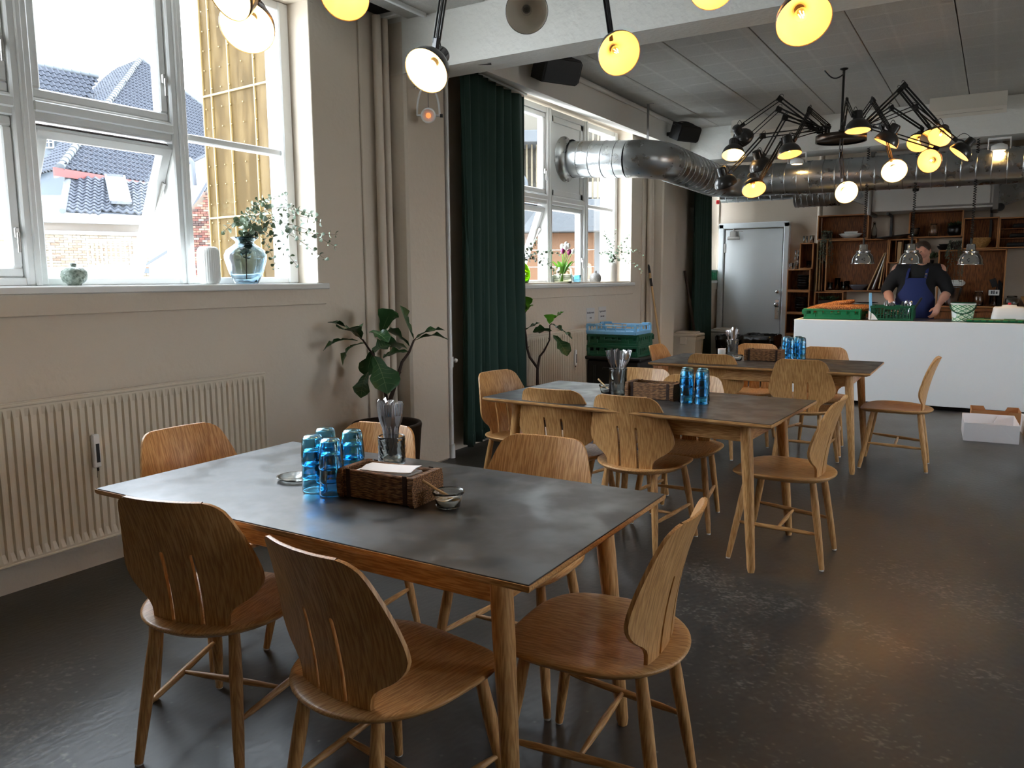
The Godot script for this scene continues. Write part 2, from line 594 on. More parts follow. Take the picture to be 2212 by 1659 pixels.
func build_shell() -> void:
	var g := G.new()
	# floor
	var p := [Vector3(-4.15, 0, 3.2), Vector3(4.2, 0, 3.2), Vector3(4.2, 0, -12.6), Vector3(-4.15, 0, -12.6)]
	g.flat()
	var uvs := []
	for q in p: uvs.append(Vector2((q.x + 4.0) / 8.0, (2.0 - q.z) / 16.0))
	for t in [[0, 3, 2], [0, 2, 1]]:
		for i in t: g.v(p[i], uvs[i])
	g.quad(p[0] + Vector3.DOWN * 0.2, p[1] + Vector3.DOWN * 0.2, p[2] + Vector3.DOWN * 0.2, p[3] + Vector3.DOWN * 0.2)
	for i in 4:
		var a: Vector3 = p[i]
		var b: Vector3 = p[(i + 1) % 4]
		g.quad(a, b, b + Vector3.DOWN * 0.2, a + Vector3.DOWN * 0.2)
	struct("floor", g, "floor_dark", "dark grey painted concrete floor with pale worn streaks", "floor")
	# window wall, with three openings
	g = G.new()
	var wx := WX - 0.20
	var holes := [[-1.22, -3.70], [-6.28, -8.775], [-11.22, -13.7]]
	g.box(Vector3(wx, 0.68, -4.7), Vector3(0.40, 1.36, 15.8))
	g.box(Vector3(wx, 3.26, -4.7), Vector3(0.40, 0.30, 15.8))
	var z0 := 3.2
	for h in holes:
		if z0 > h[0]: g.box(Vector3(wx, 2.235, (z0 + h[0]) / 2), Vector3(0.40, 1.75, z0 - h[0]))
		z0 = h[1]
	struct("wall_left", g, "plaster", "pale plastered window wall down the left side", "wall")
	g = G.new()
	g.box(Vector3(0, 1.7, BACK - 0.2), Vector3(8.4, 3.4, 0.4))
	struct("wall_back", g, "plaster", "pale plastered end wall behind the serving counter", "wall")
	g = G.new()
	g.box(Vector3(4.0, 0.5, -4.7), Vector3(0.3, 1.0, 15.8))
	g.box(Vector3(4.0, 3.1, -4.7), Vector3(0.3, 0.6, 15.8))
	z0 = 3.2
	for h in RIGHT_LIGHTS:
		g.box(Vector3(4.0, 1.9, (z0 + h[0]) / 2), Vector3(0.3, 1.8, z0 - h[0]))
		z0 = h[1]
	g.box(Vector3(4.0, 1.9, (z0 - 12.6) / 2), Vector3(0.3, 1.8, z0 + 12.6))
	struct("wall_right", g, "plaster", "pale plastered wall opposite the windows", "wall")
	g = G.new()
	g.box(Vector3(0, 1.7, 3.1), Vector3(8.0, 3.4, 0.3))
	struct("wall_front", g, "plaster", "pale plastered wall at the near end of the room", "wall")
	# ceiling: slab, panels
	g = G.new()
	g.box(Vector3(0, 3.48, -4.7), Vector3(8.4, 0.2, 15.8))
	var slab := struct("ceiling", g, "soffit_paint", "ceiling of grey wood wool panels between painted beams", "ceiling")
	var shared := {}
	var k := 0
	for bay in [[3.0, 0.5], [0.5, -1.9], [-1.9, -4.42], [-4.88, -7.27], [-7.27, -9.40]]:
		var x := -0.35 - 0.635 * 5
		while x < 3.8:
			var x1 := x + 0.635
			var lo := maxf(x, -3.24 if bay[0] < -4.0 else -3.55)
			if x1 > lo + 0.03:
				var sz := Vector3(x1 - lo - 0.007, 0.03, bay[0] - bay[1] - 0.004)
				var pg := G.new()
				pg.box(Vector3.ZERO, sz, 0.004)
				var mi := part("ceiling_panel", pg, "woodwool", slab)
				mi.position = Vector3((lo + x1) / 2, 3.165 + 0.0015 * sin(k * 2.3), (bay[0] + bay[1]) / 2)
				k += 1
			x = x1
	g = G.new()
	g.box(Vector3(0, 3.205, -3.2), Vector3(7.9, 0.03, 12.6))
	part("backing", g, "black_matt", slab)
	g = G.new()
	g.box(Vector3(0, 3.36, -10.95), Vector3(7.9, 0.05, 2.6))
	part("rear_soffit", g, "soffit_paint", slab)
	# beams
	g = G.new()
	g.prism(PackedVector2Array([Vector2(-4.42, 2.80), Vector2(-4.88, 2.86), Vector2(-4.88, 3.40), Vector2(-4.42, 3.40)]), 7.6, Transform3D(Basis(Vector3(0, 0, 1), Vector3(0, 1, 0), Vector3(1, 0, 0)), Vector3(-3.7, 0, 0)))
	var beam := struct("ceiling_beam", g, "plaster_beam", "white painted concrete beam crossing above the near tables", "beam")
	g = G.new()
	for q in [[-2.62, 0.0, 0.11], [-2.58, 0.02, 0.05], [-2.66, 0.03, 0.04]]:
		g.box(Vector3(q[0] - 0.4, 2.822 + 0.0005, -4.60 + q[1]), Vector3(q[2] * 0.8, 0.004, 0.012), 0.0, Basis(Vector3.UP, 0.5 + q[1] * 20))
	part("black_marks", g, "marks_black", beam)
	g = G.new()
	g.box(Vector3(0.1, 3.10, -9.62), Vector3(7.6, 0.64, 0.44))
	struct("ceiling_beam_001", g, "plaster_beam", "white painted beam in front of the serving kitchen", "beam")
	# soffits over the windows
	var sec := PackedVector2Array([Vector2(-3.24, 2.885), Vector2(-3.24, 3.19), Vector2(-3.74, 3.19), Vector2(-3.74, 3.06)])
	g = G.new()
	g.prism(sec, 4.52, Transform3D(Basis(Vector3.RIGHT, Vector3.UP, Vector3.FORWARD * -1.0), Vector3(0, 0, -9.40)))
	var sof := struct("trim_1", g, "soffit_paint", "painted boxing along the ceiling above the second window", "boxing")
	g = G.new()
	g.box(Vector3(-3.222, 3.115, -7.14), Vector3(0.025, 0.035, 4.5), 0.006)
	part("batten", g, "soffit_paint", sof)
	g = G.new()
	g.box(Vector3(-3.45, 3.175, -4.36), Vector3(0.62, 0.03, 0.05), 0.004)
	g.box(Vector3(-3.36, 3.14, -2.4), Vector3(0.03, 0.03, 4.0), 0.004)
	struct("trim_2", g, "paint_white", "thin white lath along the ceiling edge above the first window", "trim")
	# columns between the windows
	for i in 2:
		var zc: float = [-4.65, -9.62][i]
		g = G.new()
		g.box(Vector3(-3.69, 1.58, zc), Vector3(0.26, 3.16, 0.46), 0.018)
		struct("column", g, "plaster", ["plastered column beside the large potted fig", "plastered column with the broom leaning on it"][i], "column").name = "column" if i == 0 else "column_001"
		# pipes by the column
		g = G.new()
		var lo := 0.0
		g.tube([Vector3(-3.68, lo, zc + 0.37), Vector3(-3.68, 3.16, zc + 0.37)], 0.03, 12)
		g.tube([Vector3(-3.685, lo, zc + 0.285), Vector3(-3.685, 3.16, zc + 0.285)], 0.026, 12)
		part("pipe", g, "plaster", self).name = numbered("riser_pipes")
		var pp := get_child(get_child_count() - 1)
		tag(pp, ["pair of white riser pipes left of the near column", "pair of white riser pipes left of the far column behind the broom"][i], "pipes")
		g = G.new()
		g.box(Vector3(WX + 0.008, 1.58, zc + 0.50), Vector3(0.016, 3.16, 0.03), 0.004)
		solo("cable_duct", g, "plaster", ["thin white cable duct up the wall left of the near column", "thin white cable duct up the wall left of the far column"][i], "cable duct")
	g = G.new()
	g.tube([Vector3(-3.59, 0.0, -4.935), Vector3(-3.59, 2.9, -4.935)], 0.018, 10)
	g.tube([Vector3(-3.59, 0.72, -4.935), Vector3(-3.59, 0.80, -4.935)], 0.026, 10)
	g.ball(Vector3(-3.565, 0.77, -4.97), Vector3(0.018, 0.018, 0.018), 8, 6)
	g.tube([Vector3(-3.59, 0.0, -4.935), Vector3(-3.59, 0.11, -4.935)], 0.028, 10)
	solo("heating_pipe", g, "paint_white", "thin white heating pipe with a valve between column and curtain", "pipe")


# a window of three columns; row: y of the transom; kind per cell: 0 fixed, 1 casement, 2 awning ajar, 3 solid panel
func make_window(called: String, za: float, zb: float, ys: float, yh: float, cells: Array, label: String, tilt: Dictionary) -> void:
	var xf := -3.96
	var g := G.new()
	var n := cells.size()
	var w := (za - zb) / n
	var fw := 0.055
	g.box(Vector3(xf, yh - fw / 2, (za + zb) / 2), Vector3(0.10, fw, za - zb), 0.006)
	g.box(Vector3(xf, ys + 0.02, (za + zb) / 2), Vector3(0.10, 0.04, za - zb), 0.006)
	for i in n + 1:
		var z := za - w * i
		var hw := 0.05 if i > 0 and i < n else 0.04
		var zz := z if i > 0 and i < n else (z - hw if i == 0 else z + hw)
		g.box(Vector3(xf, (ys + yh) / 2, zz), Vector3(0.12, yh - ys, hw * 2), 0.008)
		if i > 0 and i < n: g.box(Vector3(xf + 0.062, (ys + yh) / 2, zz), Vector3(0.02, yh - ys, 0.03), 0.006)
	for i in n:
		var c: Array = cells[i]
		var z := za - w * (i + 0.5)
		g.box(Vector3(xf, c[0], z), Vector3(0.10 if c[3] else 0.06, 0.10 if c[3] else 0.04, w - 0.09), 0.006)
		if c[3]: g.box(Vector3(xf + 0.052, c[0] + 0.01, z), Vector3(0.03, 0.05, w - 0.09), 0.006)
	var win := struct(called, g, "paint_white", label, "window")
	for i in n:
		var c: Array = cells[i]
		var z := za - w * (i + 0.5)
		var half := 0.05 if c[3] else 0.02
		for r in 2:
			var y0: float = ys + 0.04 if r == 0 else c[0] + half
			var y1: float = c[0] - half if r == 0 else yh - fw
			var kind: int = c[1 + r]
			var sz := Vector2(w - 0.10, y1 - y0)
			var sash := Node3D.new()
			sash.name = "sash" if kind != 3 else "blind_panel"
			var root: Node3D = win
			var org := Vector3(xf, y1, z)
			g = G.new()
			if kind == 3:
				g.box(Vector3(xf, (y0 + y1) / 2, z), Vector3(0.05, sz.y, sz.x))
				for e in [[0, sz.y / 2 - 0.03, sz.x, 0.06], [0, -sz.y / 2 + 0.03, sz.x, 0.06]]: g.box(Vector3(xf + 0.03, (y0 + y1) / 2 + e[1], z), Vector3(0.02, e[3], e[2]), 0.005)
				for e in [-1.0, 1.0]: g.box(Vector3(xf + 0.03, (y0 + y1) / 2, z + e * (sz.x / 2 - 0.03)), Vector3(0.02, sz.y, 0.06), 0.005)
				part("blind_panel", g, "paint_white", win)
				continue
			var b := 0.0 if kind == 0 else 0.048
			if kind == 2:
				var d: Array = tilt[i]
				org = Vector3(d[0], d[1], z)
				var bas := Basis(Vector3.BACK, -d[2])
				root = Node3D.new()
				root.name = "open_sash"
				win.add_child(root)
				root.transform = Transform3D(bas, org)
				var L: float = d[3]
				var sg := G.new()
				for e in [[-0.025, 0.05, 0.0, sz.x], [-L + 0.03, 0.06, 0.0, sz.x]]: sg.box(Vector3(0, e[0], 0), Vector3(0.06, e[1], sz.x), 0.006)
				for e in [-1.0, 1.0]: sg.box(Vector3(0, -L / 2, e * (sz.x / 2 - 0.03)), Vector3(0.06, L - 0.05, 0.06), 0.006)
				part("sash_frame", sg, "paint_white", root)
				sg = G.new()
				sg.box(Vector3(-0.035, -0.012, 0), Vector3(0.03, 0.03, sz.x + 0.01), 0.004)
				part("weather_bar", sg, "bark", root, "dark wooden weather bar")
				sg = G.new()
				sg.quad(Vector3(0, -0.05, -sz.x / 2 + 0.05), Vector3(0, -0.05, sz.x / 2 - 0.05), Vector3(0, -L + 0.06, sz.x / 2 - 0.05), Vector3(0, -L + 0.06, -sz.x / 2 + 0.05))
				part("glass_pane", sg, "pane", root)
				sg = G.new()
				bar(Vector3(xf - 0.02, y0 + 0.52, z - sz.x / 2 + 0.02), Vector3(xf - 0.22, y0 + 0.22, z - sz.x / 2 + 0.02), 0.012, 0.03, sg)
				part("stay", sg, "satin_silver", win)
				continue
			if b > 0.0:
				for e in [-1.0, 1.0]:
					g.box(Vector3(xf, (y0 + y1) / 2 + e * (sz.y / 2 - b / 2), z), Vector3(0.07, b, sz.x), 0.008)
					g.box(Vector3(xf, (y0 + y1) / 2, z + e * (sz.x / 2 - b / 2)), Vector3(0.07, sz.y - b * 2, b), 0.008)
				part("sash_frame", g, "paint_white", win)
				g = G.new()
				g.box(Vector3(xf + 0.045, y0 + sz.y * 0.28, z - sz.x / 2 + b / 2), Vector3(0.02, 0.05, 0.02), 0.004)
				g.tube([Vector3(xf + 0.06, y0 + sz.y * 0.28, z - sz.x / 2 + b / 2), Vector3(xf + 0.06, y0 + sz.y * 0.28 - 0.09, z - sz.x / 2 + b / 2)], 0.008, 8)
				part("handle", g, "satin_silver", win)
			g = G.new()
			g.quad(Vector3(xf, y0 + b, z - sz.x / 2 + b), Vector3(xf, y0 + b, z + sz.x / 2 - b), Vector3(xf, y1 - b, z + sz.x / 2 - b), Vector3(xf, y1 - b, z - sz.x / 2 + b))
			part("glass_pane", g, "pane", win)


func make_sill(called: String, za: float, zb: float, y: float, label: String) -> void:
	var g := G.new()
	g.box(Vector3(-3.815, y - 0.019, (za + zb) / 2), Vector3(0.245, 0.038, za - zb - 0.002), 0.004)
	g.box(Vector3(-3.715, y - 0.019, (za + zb) / 2), Vector3(0.055, 0.038, za - zb + 0.13), 0.006)
	var s := struct(called, g, "sill_paint", label, "window sill")
	g = G.new()
	g.box(Vector3(WX + 0.007, y - 0.085, (za + zb) / 2), Vector3(0.02, 0.10, za - zb + 0.10), 0.004)
	part("apron_board", g, "plaster", s)
	g = G.new()
	for e in [za + 0.012, zb - 0.012]: g.box(Vector3(WX + 0.004, (y + 3.10) / 2, e), Vector3(0.02, 3.10 - y, 0.05), 0.004)
	part("casing", g, "plaster", s)


func build_windows() -> void:
	make_window("window_1", -1.22, -3.70, 1.38, 3.11, [[2.21, 1, 1, true], [2.21, 2, 1, true], [2.20, 0, 0, false]], "white three-part window looking out to tiled roofs, lower middle sash ajar", {1: [-3.93, 2.13, 0.46, 0.80]})
	make_sill("trim_3", -1.22, -3.70, 1.38, "white window sill carrying the ribbed vase and the smoky glass vase")
	make_window("window_2", -6.28, -8.775, 1.345, 3.08, [[2.19, 2, 1, true], [2.19, 1, 3, true], [2.19, 0, 0, false]], "white window beside the curtain with a duct through its upper panel", {0: [-3.95, 2.11, 0.38, 0.78]})
	make_sill("trim_4", -6.28, -8.775, 1.345, "white window sill carrying the tulips and the eucalyptus vases")
	make_window("window_3", -11.22, -13.7, 1.35, 3.08, [[2.19, 1, 1, true], [2.19, 1, 1, true], [2.20, 0, 0, false]], "white window behind the far curtain beside the door", {})
	for k in RIGHT_LIGHTS.size():
		var za: float = RIGHT_LIGHTS[k][0]
		var zb: float = RIGHT_LIGHTS[k][1]
		var g := G.new()
		for e in [za - 0.03, (za + zb) / 2, zb + 0.03]: g.box(Vector3(4.0, 1.9, e), Vector3(0.1, 1.8, 0.06), 0.006)
		for y in [1.03, 2.77]: g.box(Vector3(4.0, y, (za + zb) / 2), Vector3(0.1, 0.06, za - zb), 0.006)
		var w := struct("window_%d" % (4 + k), g, "paint_white", ["white two-light window in the wall opposite the near radiator", "white two-light window in the wall opposite the duct"][k], "window")
		g = G.new()
		g.quad(Vector3(4.0, 1.06, zb), Vector3(4.0, 1.06, za), Vector3(4.0, 2.74, za), Vector3(4.0, 2.74, zb))
		part("glass_pane", g, "pane", w)
	make_sill("trim_5", -11.22, -12.18, 1.35, "white window sill with a green crate in the far corner")


# ---------------------------------------------------------------- chairs and tables
func back_point(u: float, v: float, side: float) -> Vector3:
	var y := 0.432 + v * 0.385
	var z := -0.178 - 0.02 * v - 0.068 * v * v + u * u * (0.75 + 0.35 * v)
	return Vector3(u, y, z + side * 0.0055)


func back_width(v: float) -> float:
	var t := [[0.0, 0.54], [0.08, 0.54], [0.13, 0.575], [0.17, 0.645], [0.22, 0.78], [0.27, 0.89], [0.33, 0.968], [0.39, 1.0], [0.46, 0.995], [0.6, 0.935], [0.75, 0.855], [0.87, 0.785], [0.93, 0.735], [0.97, 0.67], [0.99, 0.60], [1.0, 0.53]]
	for i in t.size() - 1:
		if v <= t[i + 1][0]: return 0.232 * lerpf(t[i][1], t[i + 1][1], (v - t[i][0]) / (t[i + 1][0] - t[i][0]))
	return 0.232 * 0.53


func make_chair() -> Node3D:
	var c := thing("dining_chair", "-", "chair", Vector3.ZERO, 0.0, "oak chairs round the black tables")
	# seat: rings from the middle outwards, then round the edge and under
	var g := G.new()
	var rows := []
	for k in [[0.02, 0.0, 0.0], [0.35, 0.0, 0.0], [0.65, 0.0, 0.0], [0.85, 0.0, 0.0], [0.96, 0.0, 0.0], [1.0, -0.004, 0.0], [1.0, -0.008, 0.0], [0.985, -0.013, 0.0], [0.90, -0.026, 0.0], [0.5, -0.028, 0.0], [0.02, -0.028, 0.0]]:
		var ring := PackedVector3Array()
		for i in 48:
			var a := TAU * i / 48
			var ca := cos(a)
			var sa := sin(a)
			var n := lerpf(2.15, 3.3, smoothstep(-0.4, 0.5, sa))
			var r: float = pow(pow(absf(ca) / 0.237, n) + pow(absf(sa) / 0.242, n), -1.0 / n) * float(k[0])
			var x := r * ca
			var z := r * sa
			var t: float = k[0]
			var y: float = 0.446 + k[1] - 0.012 * (1.0 - t * t) + 0.006 * pow(absf(x) / 0.237, 2.0) - 0.014 * pow(maxf(0.0, z / 0.242), 4.0) + 0.004 * minf(0.0, z / 0.242)
			ring.append(Vector3(x, y, z))
		rows.append(ring)
	g.grid(rows, true, true)
	part("seat", g, "oak_z", c)
	# backrest: a bent shell with two slots open at the foot
	g = G.new()
	var vs := [0.0, 0.05, 0.1, 0.14, 0.18, 0.22, 0.26, 0.3, 0.34, 0.39, 0.44, 0.49, 0.53, 0.555, 0.57, 0.578, 0.58, 0.62, 0.68, 0.75, 0.82, 0.88, 0.93, 0.96, 0.98, 0.99, 1.0]
	var cols := []
	for v in vs:
		var w := back_width(v)
		var h := 0.0065
		if v > 0.56: h = 0.0065 * sqrt(maxf(0.02, 1.0 - pow((v - 0.56) / 0.0205, 2.0))) if v <= 0.58 else 0.001
		var us := []
		for t in [-1.0, -0.75, -0.5, -0.25, 0.0]: us.append(lerpf(-0.05 - h, -w, -t))
		for t in [0.0, 0.5, 1.0]: us.append(lerpf(-0.05 + h, 0.05 - h, t))
		for t in [0.0, 0.25, 0.5, 0.75, 1.0]: us.append(lerpf(0.05 + h, w, t))
		cols.append(us)
	for side in [1.0, -1.0]:
		for span in [[0, 4], [5, 7], [8, 12]]:
			var rr := []
			for i in vs.size():
				var ring := PackedVector3Array()
				for k in range(span[0], span[1] + 1): ring.append(back_point(cols[i][k], vs[i], side))
				rr.append(ring)
			g.grid(rr, false, side < 0)
		for span in [[4, 5], [7, 8]]:                # closed above the slots
			var rr := []
			for i in range(16, vs.size()):
				rr.append(PackedVector3Array([back_point(cols[i][span[0]], vs[i], side), back_point(cols[i][span[1]], vs[i], side)]))
			g.grid(rr, false, side < 0)
	for e in [[0, 26, false], [12, 26, true], [4, 16, true], [5, 16, false], [7, 16, true], [8, 16, false]]:
		var rr := []
		for i in e[1] + 1:
			var f := back_point(cols[i][e[0]], vs[i], 1.0)
			var b := back_point(cols[i][e[0]], vs[i], -1.0)
			rr.append(PackedVector3Array([f, b]))
		g.grid(rr, false, e[2])
	var top := []
	for k in 13: top.append(PackedVector3Array([back_point(cols[26][k], 1.0, 1.0), back_point(cols[26][k], 1.0, 0.3) + Vector3(0, 0.003, 0), back_point(cols[26][k], 1.0, -1.0)]))
	g.grid(top, false, true)
	part("backrest", g, "oak_y", c)
	for s in [-1.0, 1.0]:
		for e in [[0.165, 0.145, 0.222, 0.215], [0.13, -0.155, 0.172, -0.222]]:
			g = G.new()
			var a := Vector3(s * e[0], 0.425, e[1])
			var b := Vector3(s * e[2], 0.006, e[3])
			g.tube([a, a.lerp(b, 0.3), a.lerp(b, 0.7), b], [0.0155, 0.0185, 0.0165, 0.0125], 12)
			var leg := part("leg", g, "oak_y", c)
			g = G.new()
			g.tube([b, b + Vector3(0, -0.006, 0)], 0.011, 10)
			part("glide", g, "white_plastic", leg)
		g = G.new()
		var f := Vector3(s * 0.200, 0.19, 0.18)
		var r := Vector3(s * 0.155, 0.17, -0.194)
		g.tube([f, f.lerp(r, 0.15), f.lerp(r, 0.5), f.lerp(r, 0.85), r], [0.006, 0.0095, 0.0115, 0.0095, 0.006], 10)
		part("stretcher", g, "oak_z", c)
	g = G.new()
	g.tube([Vector3(-0.178, 0.18, -0.01), Vector3(-0.1, 0.18, -0.01), Vector3(0, 0.18, -0.01), Vector3(0.1, 0.18, -0.01), Vector3(0.178, 0.18, -0.01)], [0.006, 0.009, 0.011, 0.009, 0.006], 10)
	part("stretcher", g, "oak_x", c)
	return c


func make_table() -> Node3D:
	var t := thing("dining_table", "-", "table", Vector3.ZERO, 0.0, "long tables with black tops")
	var L := 1.61
	var W := 0.845
	var g := G.new()
	var rows := []
	for k in [[0.0, 0.738], [0.0, 0.728], [-0.004, 0.722], [-0.03, 0.712]]:
		var q: float = k[0]
		rows.append(PackedVector3Array([Vector3(-L / 2 - q, k[1], -W / 2 - q), Vector3(L / 2 + q, k[1], -W / 2 - q), Vector3(L / 2 + q, k[1], W / 2 + q), Vector3(-L / 2 - q, k[1], W / 2 + q)]))
	g.flat()
	for r in 3:
		for i in 4:
			var j := (i + 1) % 4
			g.quad(rows[r][i], rows[r][j], rows[r + 1][j], rows[r + 1][i])
	g.quad(rows[3][0], rows[3][1], rows[3][2], rows[3][3])
	g.quad(rows[0][3], rows[0][2], rows[0][1], rows[0][0])
	part("tabletop", g, "oak_x", t)
	g = G.new()
	g.box(Vector3(0, 0.739, 0), Vector3(L - 0.006, 0.004, W - 0.006), 0.001)
	part("linoleum", g, "linoleum", t, "matt black linoleum surface")
	for s in [-1.0, 1.0]:
		g = G.new()
		g.box(Vector3(0, 0.668, s * (W / 2 - 0.125)), Vector3(L - 0.33, 0.088, 0.022), 0.003)
		part("apron", g, "oak_x", t)
		g = G.new()
		g.box(Vector3(s * (L / 2 - 0.150), 0.668, 0), Vector3(0.022, 0.088, W - 0.27), 0.003)
		part("apron", g, "oak_z", t)
		for q in [-1.0, 1.0]:
			g = G.new()
			var a := Vector3(s * (L / 2 - 0.155), 0.712, q * (W / 2 - 0.13))
			var b := Vector3(s * (L / 2 - 0.095), 0.0, q * (W / 2 - 0.09))
			g.tube([a, a.lerp(b, 0.25), a.lerp(b, 0.97), b], [0.029, 0.0285, 0.0195, 0.015], 16)
			part("leg", g, "oak_y", t)
	return t


func build_furniture() -> void:
	var t := make_table()
	t.position = Vector3(-1.63, 0, -1.822)
	t.rotation.y = deg_to_rad(0.4)
	t.set_meta("label", "nearest black-topped oak table with a brick-mould napkin box")
	dup(t, "middle black-topped oak table between the near and far tables", Vector3(-1.61, 0, -4.03), deg_to_rad(-2.6))
	dup(t, "farthest black-topped oak table in front of the white counter", Vector3(-1.51, 0, -6.25), deg_to_rad(0.6))
	var c := make_chair()
	var spots := [      # x, z, heading (0 looks towards +z), label
		[-1.941, -1.500, 195.0, "oak chair with its dark back turned, near side of nearest table, farther left"],
		[-1.236, -1.424, 172.0, "oak chair with its dark back turned, near side of nearest table, farther right"],
		[-0.865, -1.86, 275.0, "oak chair at the right end of the nearest table, seat fully in view"],
		[-2.522, -1.937, 88.0, "oak chair at the left end of the nearest table beside the long radiator"],
		[-2.083, -2.156, 2.0, "oak chair across the nearest table, half hidden by the cutlery jar"],
		[-1.377, -2.260, 4.0, "oak chair across the nearest table with its pale curved back beside no tableware"],
		[-2.450, -4.137, 80.0, "oak chair at the left end of the middle table against the curtain"],
		[-2.007, -3.880, 183.0, "oak chair at left on the near side of the middle table"],
		[-1.544, -3.843, 178.0, "oak chair at right on the near side of the middle table"],
		[-1.905, -4.522, 2.0, "oak chair across the middle table behind its napkin box"],
		[-1.502, -4.317, 4.0, "oak chair across the middle table behind its blue tumblers"],
		[-0.853, -4.03, 270.0, "oak chair at the right end of the middle table, seen from its side"],
		[-2.273, -6.500, 88.0, "oak chair at the left end of the farthest table below the broom"],
		[-1.849, -6.143, 184.0, "oak chair at left on the near side of the farthest table"],
		[-1.164, -6.037, 182.0, "oak chair at right on the near side of the farthest table"],
		[-1.759, -6.750, 0.0, "oak chair across the farthest table in front of the black bins"],
		[-1.189, -6.675, 0.0, "oak chair across the farthest table against the white counter"],
		[-0.577, -6.39, 272.0, "oak chair standing clear at the right end of the farthest table"],
	]
	for i in spots.size():
		var s: Array = spots[i]
		var o := c if i == 0 else dup(c, "", Vector3.ZERO)
		o.position = Vector3(s[0], 0, s[1])
		o.rotation.y = deg_to_rad(s[2])
		o.set_meta("label", s[3])


# ---------------------------------------------------------------- things on the tables
func make_tumbler() -> Node3D:       # stands upside down, as they are stacked
	var g := G.new()
	var prof := [Vector2(0.0, 0.094), Vector2(0.020, 0.0945), Vector2(0.025, 0.0925), Vector2(0.0300, 0.086), Vector2(0.0325, 0.076), Vector2(0.0345, 0.055), Vector2(0.0362, 0.03), Vector2(0.0372, 0.012), Vector2(0.0378, 0.004), Vector2(0.0375, 0.0012), Vector2(0.0362, 0.0)]
	prof.reverse()
	g.lathe(prof, 80, Transform3D.IDENTITY, 40, 0.016)
	g.lathe([Vector2(0.0, 0.088), Vector2(0.024, 0.087), Vector2(0.0275, 0.082), Vector2(0.0318, 0.055), Vector2(0.0342, 0.02), Vector2(0.0350, 0.003), Vector2(0.0362, 0.0)], 80)
	var o := part(numbered("tumbler"), g, "glass_blue", self)
	tag(o, "-", "tumbler")
	return o


func fork(kind: int) -> Array:       # along +y, 0.2 m
	var g := G.new()
	var t := Transform3D.IDENTITY
	g.prism(PackedVector2Array([Vector2(-0.009, 0.0), Vector2(0.009, 0.0), Vector2(0.0095, 0.01), Vector2(0.005, 0.07), Vector2(0.0035, 0.11), Vector2(-0.0035, 0.11), Vector2(-0.005, 0.07), Vector2(-0.0095, 0.01)]), 0.0025, t)
	var h := G.new()
	var called := "tines"
	if kind == 0:
		h.prism(PackedVector2Array([Vector2(-0.0035, 0.108), Vector2(0.0035, 0.108), Vector2(0.011, 0.132), Vector2(0.012, 0.15), Vector2(-0.012, 0.15), Vector2(-0.011, 0.132)]), 0.002, t)
		for k in 4: h.box(Vector3(-0.0099 + k * 0.0066, 0.172, 0.0025), Vector3(0.0036, 0.048, 0.002), 0.0007, Basis(Vector3.RIGHT, 0.06))
	elif kind == 1:
		called = "blade"
		h.prism(PackedVector2Array([Vector2(-0.005, 0.108), Vector2(0.005, 0.108), Vector2(0.0105, 0.13), Vector2(0.0105, 0.19), Vector2(0.006, 0.206), Vector2(-0.003, 0.212), Vector2(-0.008, 0.19)]), 0.0018, t)
	else:
		called = "bowl"
		h.ball(Vector3(0, 0.165, 0.001), Vector3(0.019, 0.031, 0.0045), 14, 8)
		h.box(Vector3(0, 0.125, 0.001), Vector3(0.006, 0.036, 0.0025), 0.0008)
	return [g.mesh(), h.mesh(), called]


func put_cutlery(at: Vector3, r: float, kinds: Array, where: String, lift: float, spread: float) -> void:
	var names := ["fork", "table_knife", "spoon"]
	for i in kinds.size():
		var k: int = kinds[i]
		var mm: Array = cut_meshes[k]
		var o := thing(names[k], "steel %s standing upright in the glass jar on the %s table" % [["fork", "knife", "spoon"][k], where], names[k].replace("table_", ""), Vector3.ZERO, 0.0, "cutlery in the jar on the %s table" % where)
		var an := TAU * (i * 0.618)
		var rr := r * sqrt((i + 0.5) / kinds.size())
		var foot := at + Vector3(cos(an) * rr * 0.45, lift + 0.001 * i, sin(an) * rr * 0.45)
		var tip := at + Vector3(cos(an) * (rr + spread * rr / r), 0.2, sin(an) * (rr + spread * rr / r))
		o.transform = aim(foot, tip - foot, rng.randf_range(-0.9, 0.9) + 0.6)
		raw("handle", mm[0], M["steel"], o)
		raw(mm[2], mm[1], M["steel"], o)


var cut_meshes := []


func jar(called: String, label: String, at: Vector3, r: float, h: float, facets: bool) -> void:
	var g := G.new()
	var seg := 48
	var rows := []
	var nr := 17
	for k in nr:
		var y := lerpf(0.004, h - 0.012, float(k) / (nr - 1))
		var ring := PackedVector3Array()
		for i in seg:
			var a := TAU * i / seg
			var rr := r
			if facets: rr += r * 0.05 * absf(sin(a * 8.0 + y * 120.0)) * absf(sin(a * 8.0 - y * 120.0))
			ring.append(Vector3(rr * cos(a), y, rr * sin(a)))
		rows.append(ring)
	g.lathe([Vector2(0, 0), Vector2(r * 0.94, 0), Vector2(r, 0.004)], seg)
	g.grid(rows, true)
	g.lathe([Vector2(r, h - 0.012), Vector2(r * 1.02, h - 0.008), Vector2(r * 1.02, h - 0.002), Vector2(r * 0.98, h), Vector2(r * 0.93, h - 0.003), Vector2(r * 0.92, 0.012), Vector2(r * 0.85, 0.008), Vector2(0, 0.008)], seg)
	solo(called, g, "glass_clear", label, "jar", at)


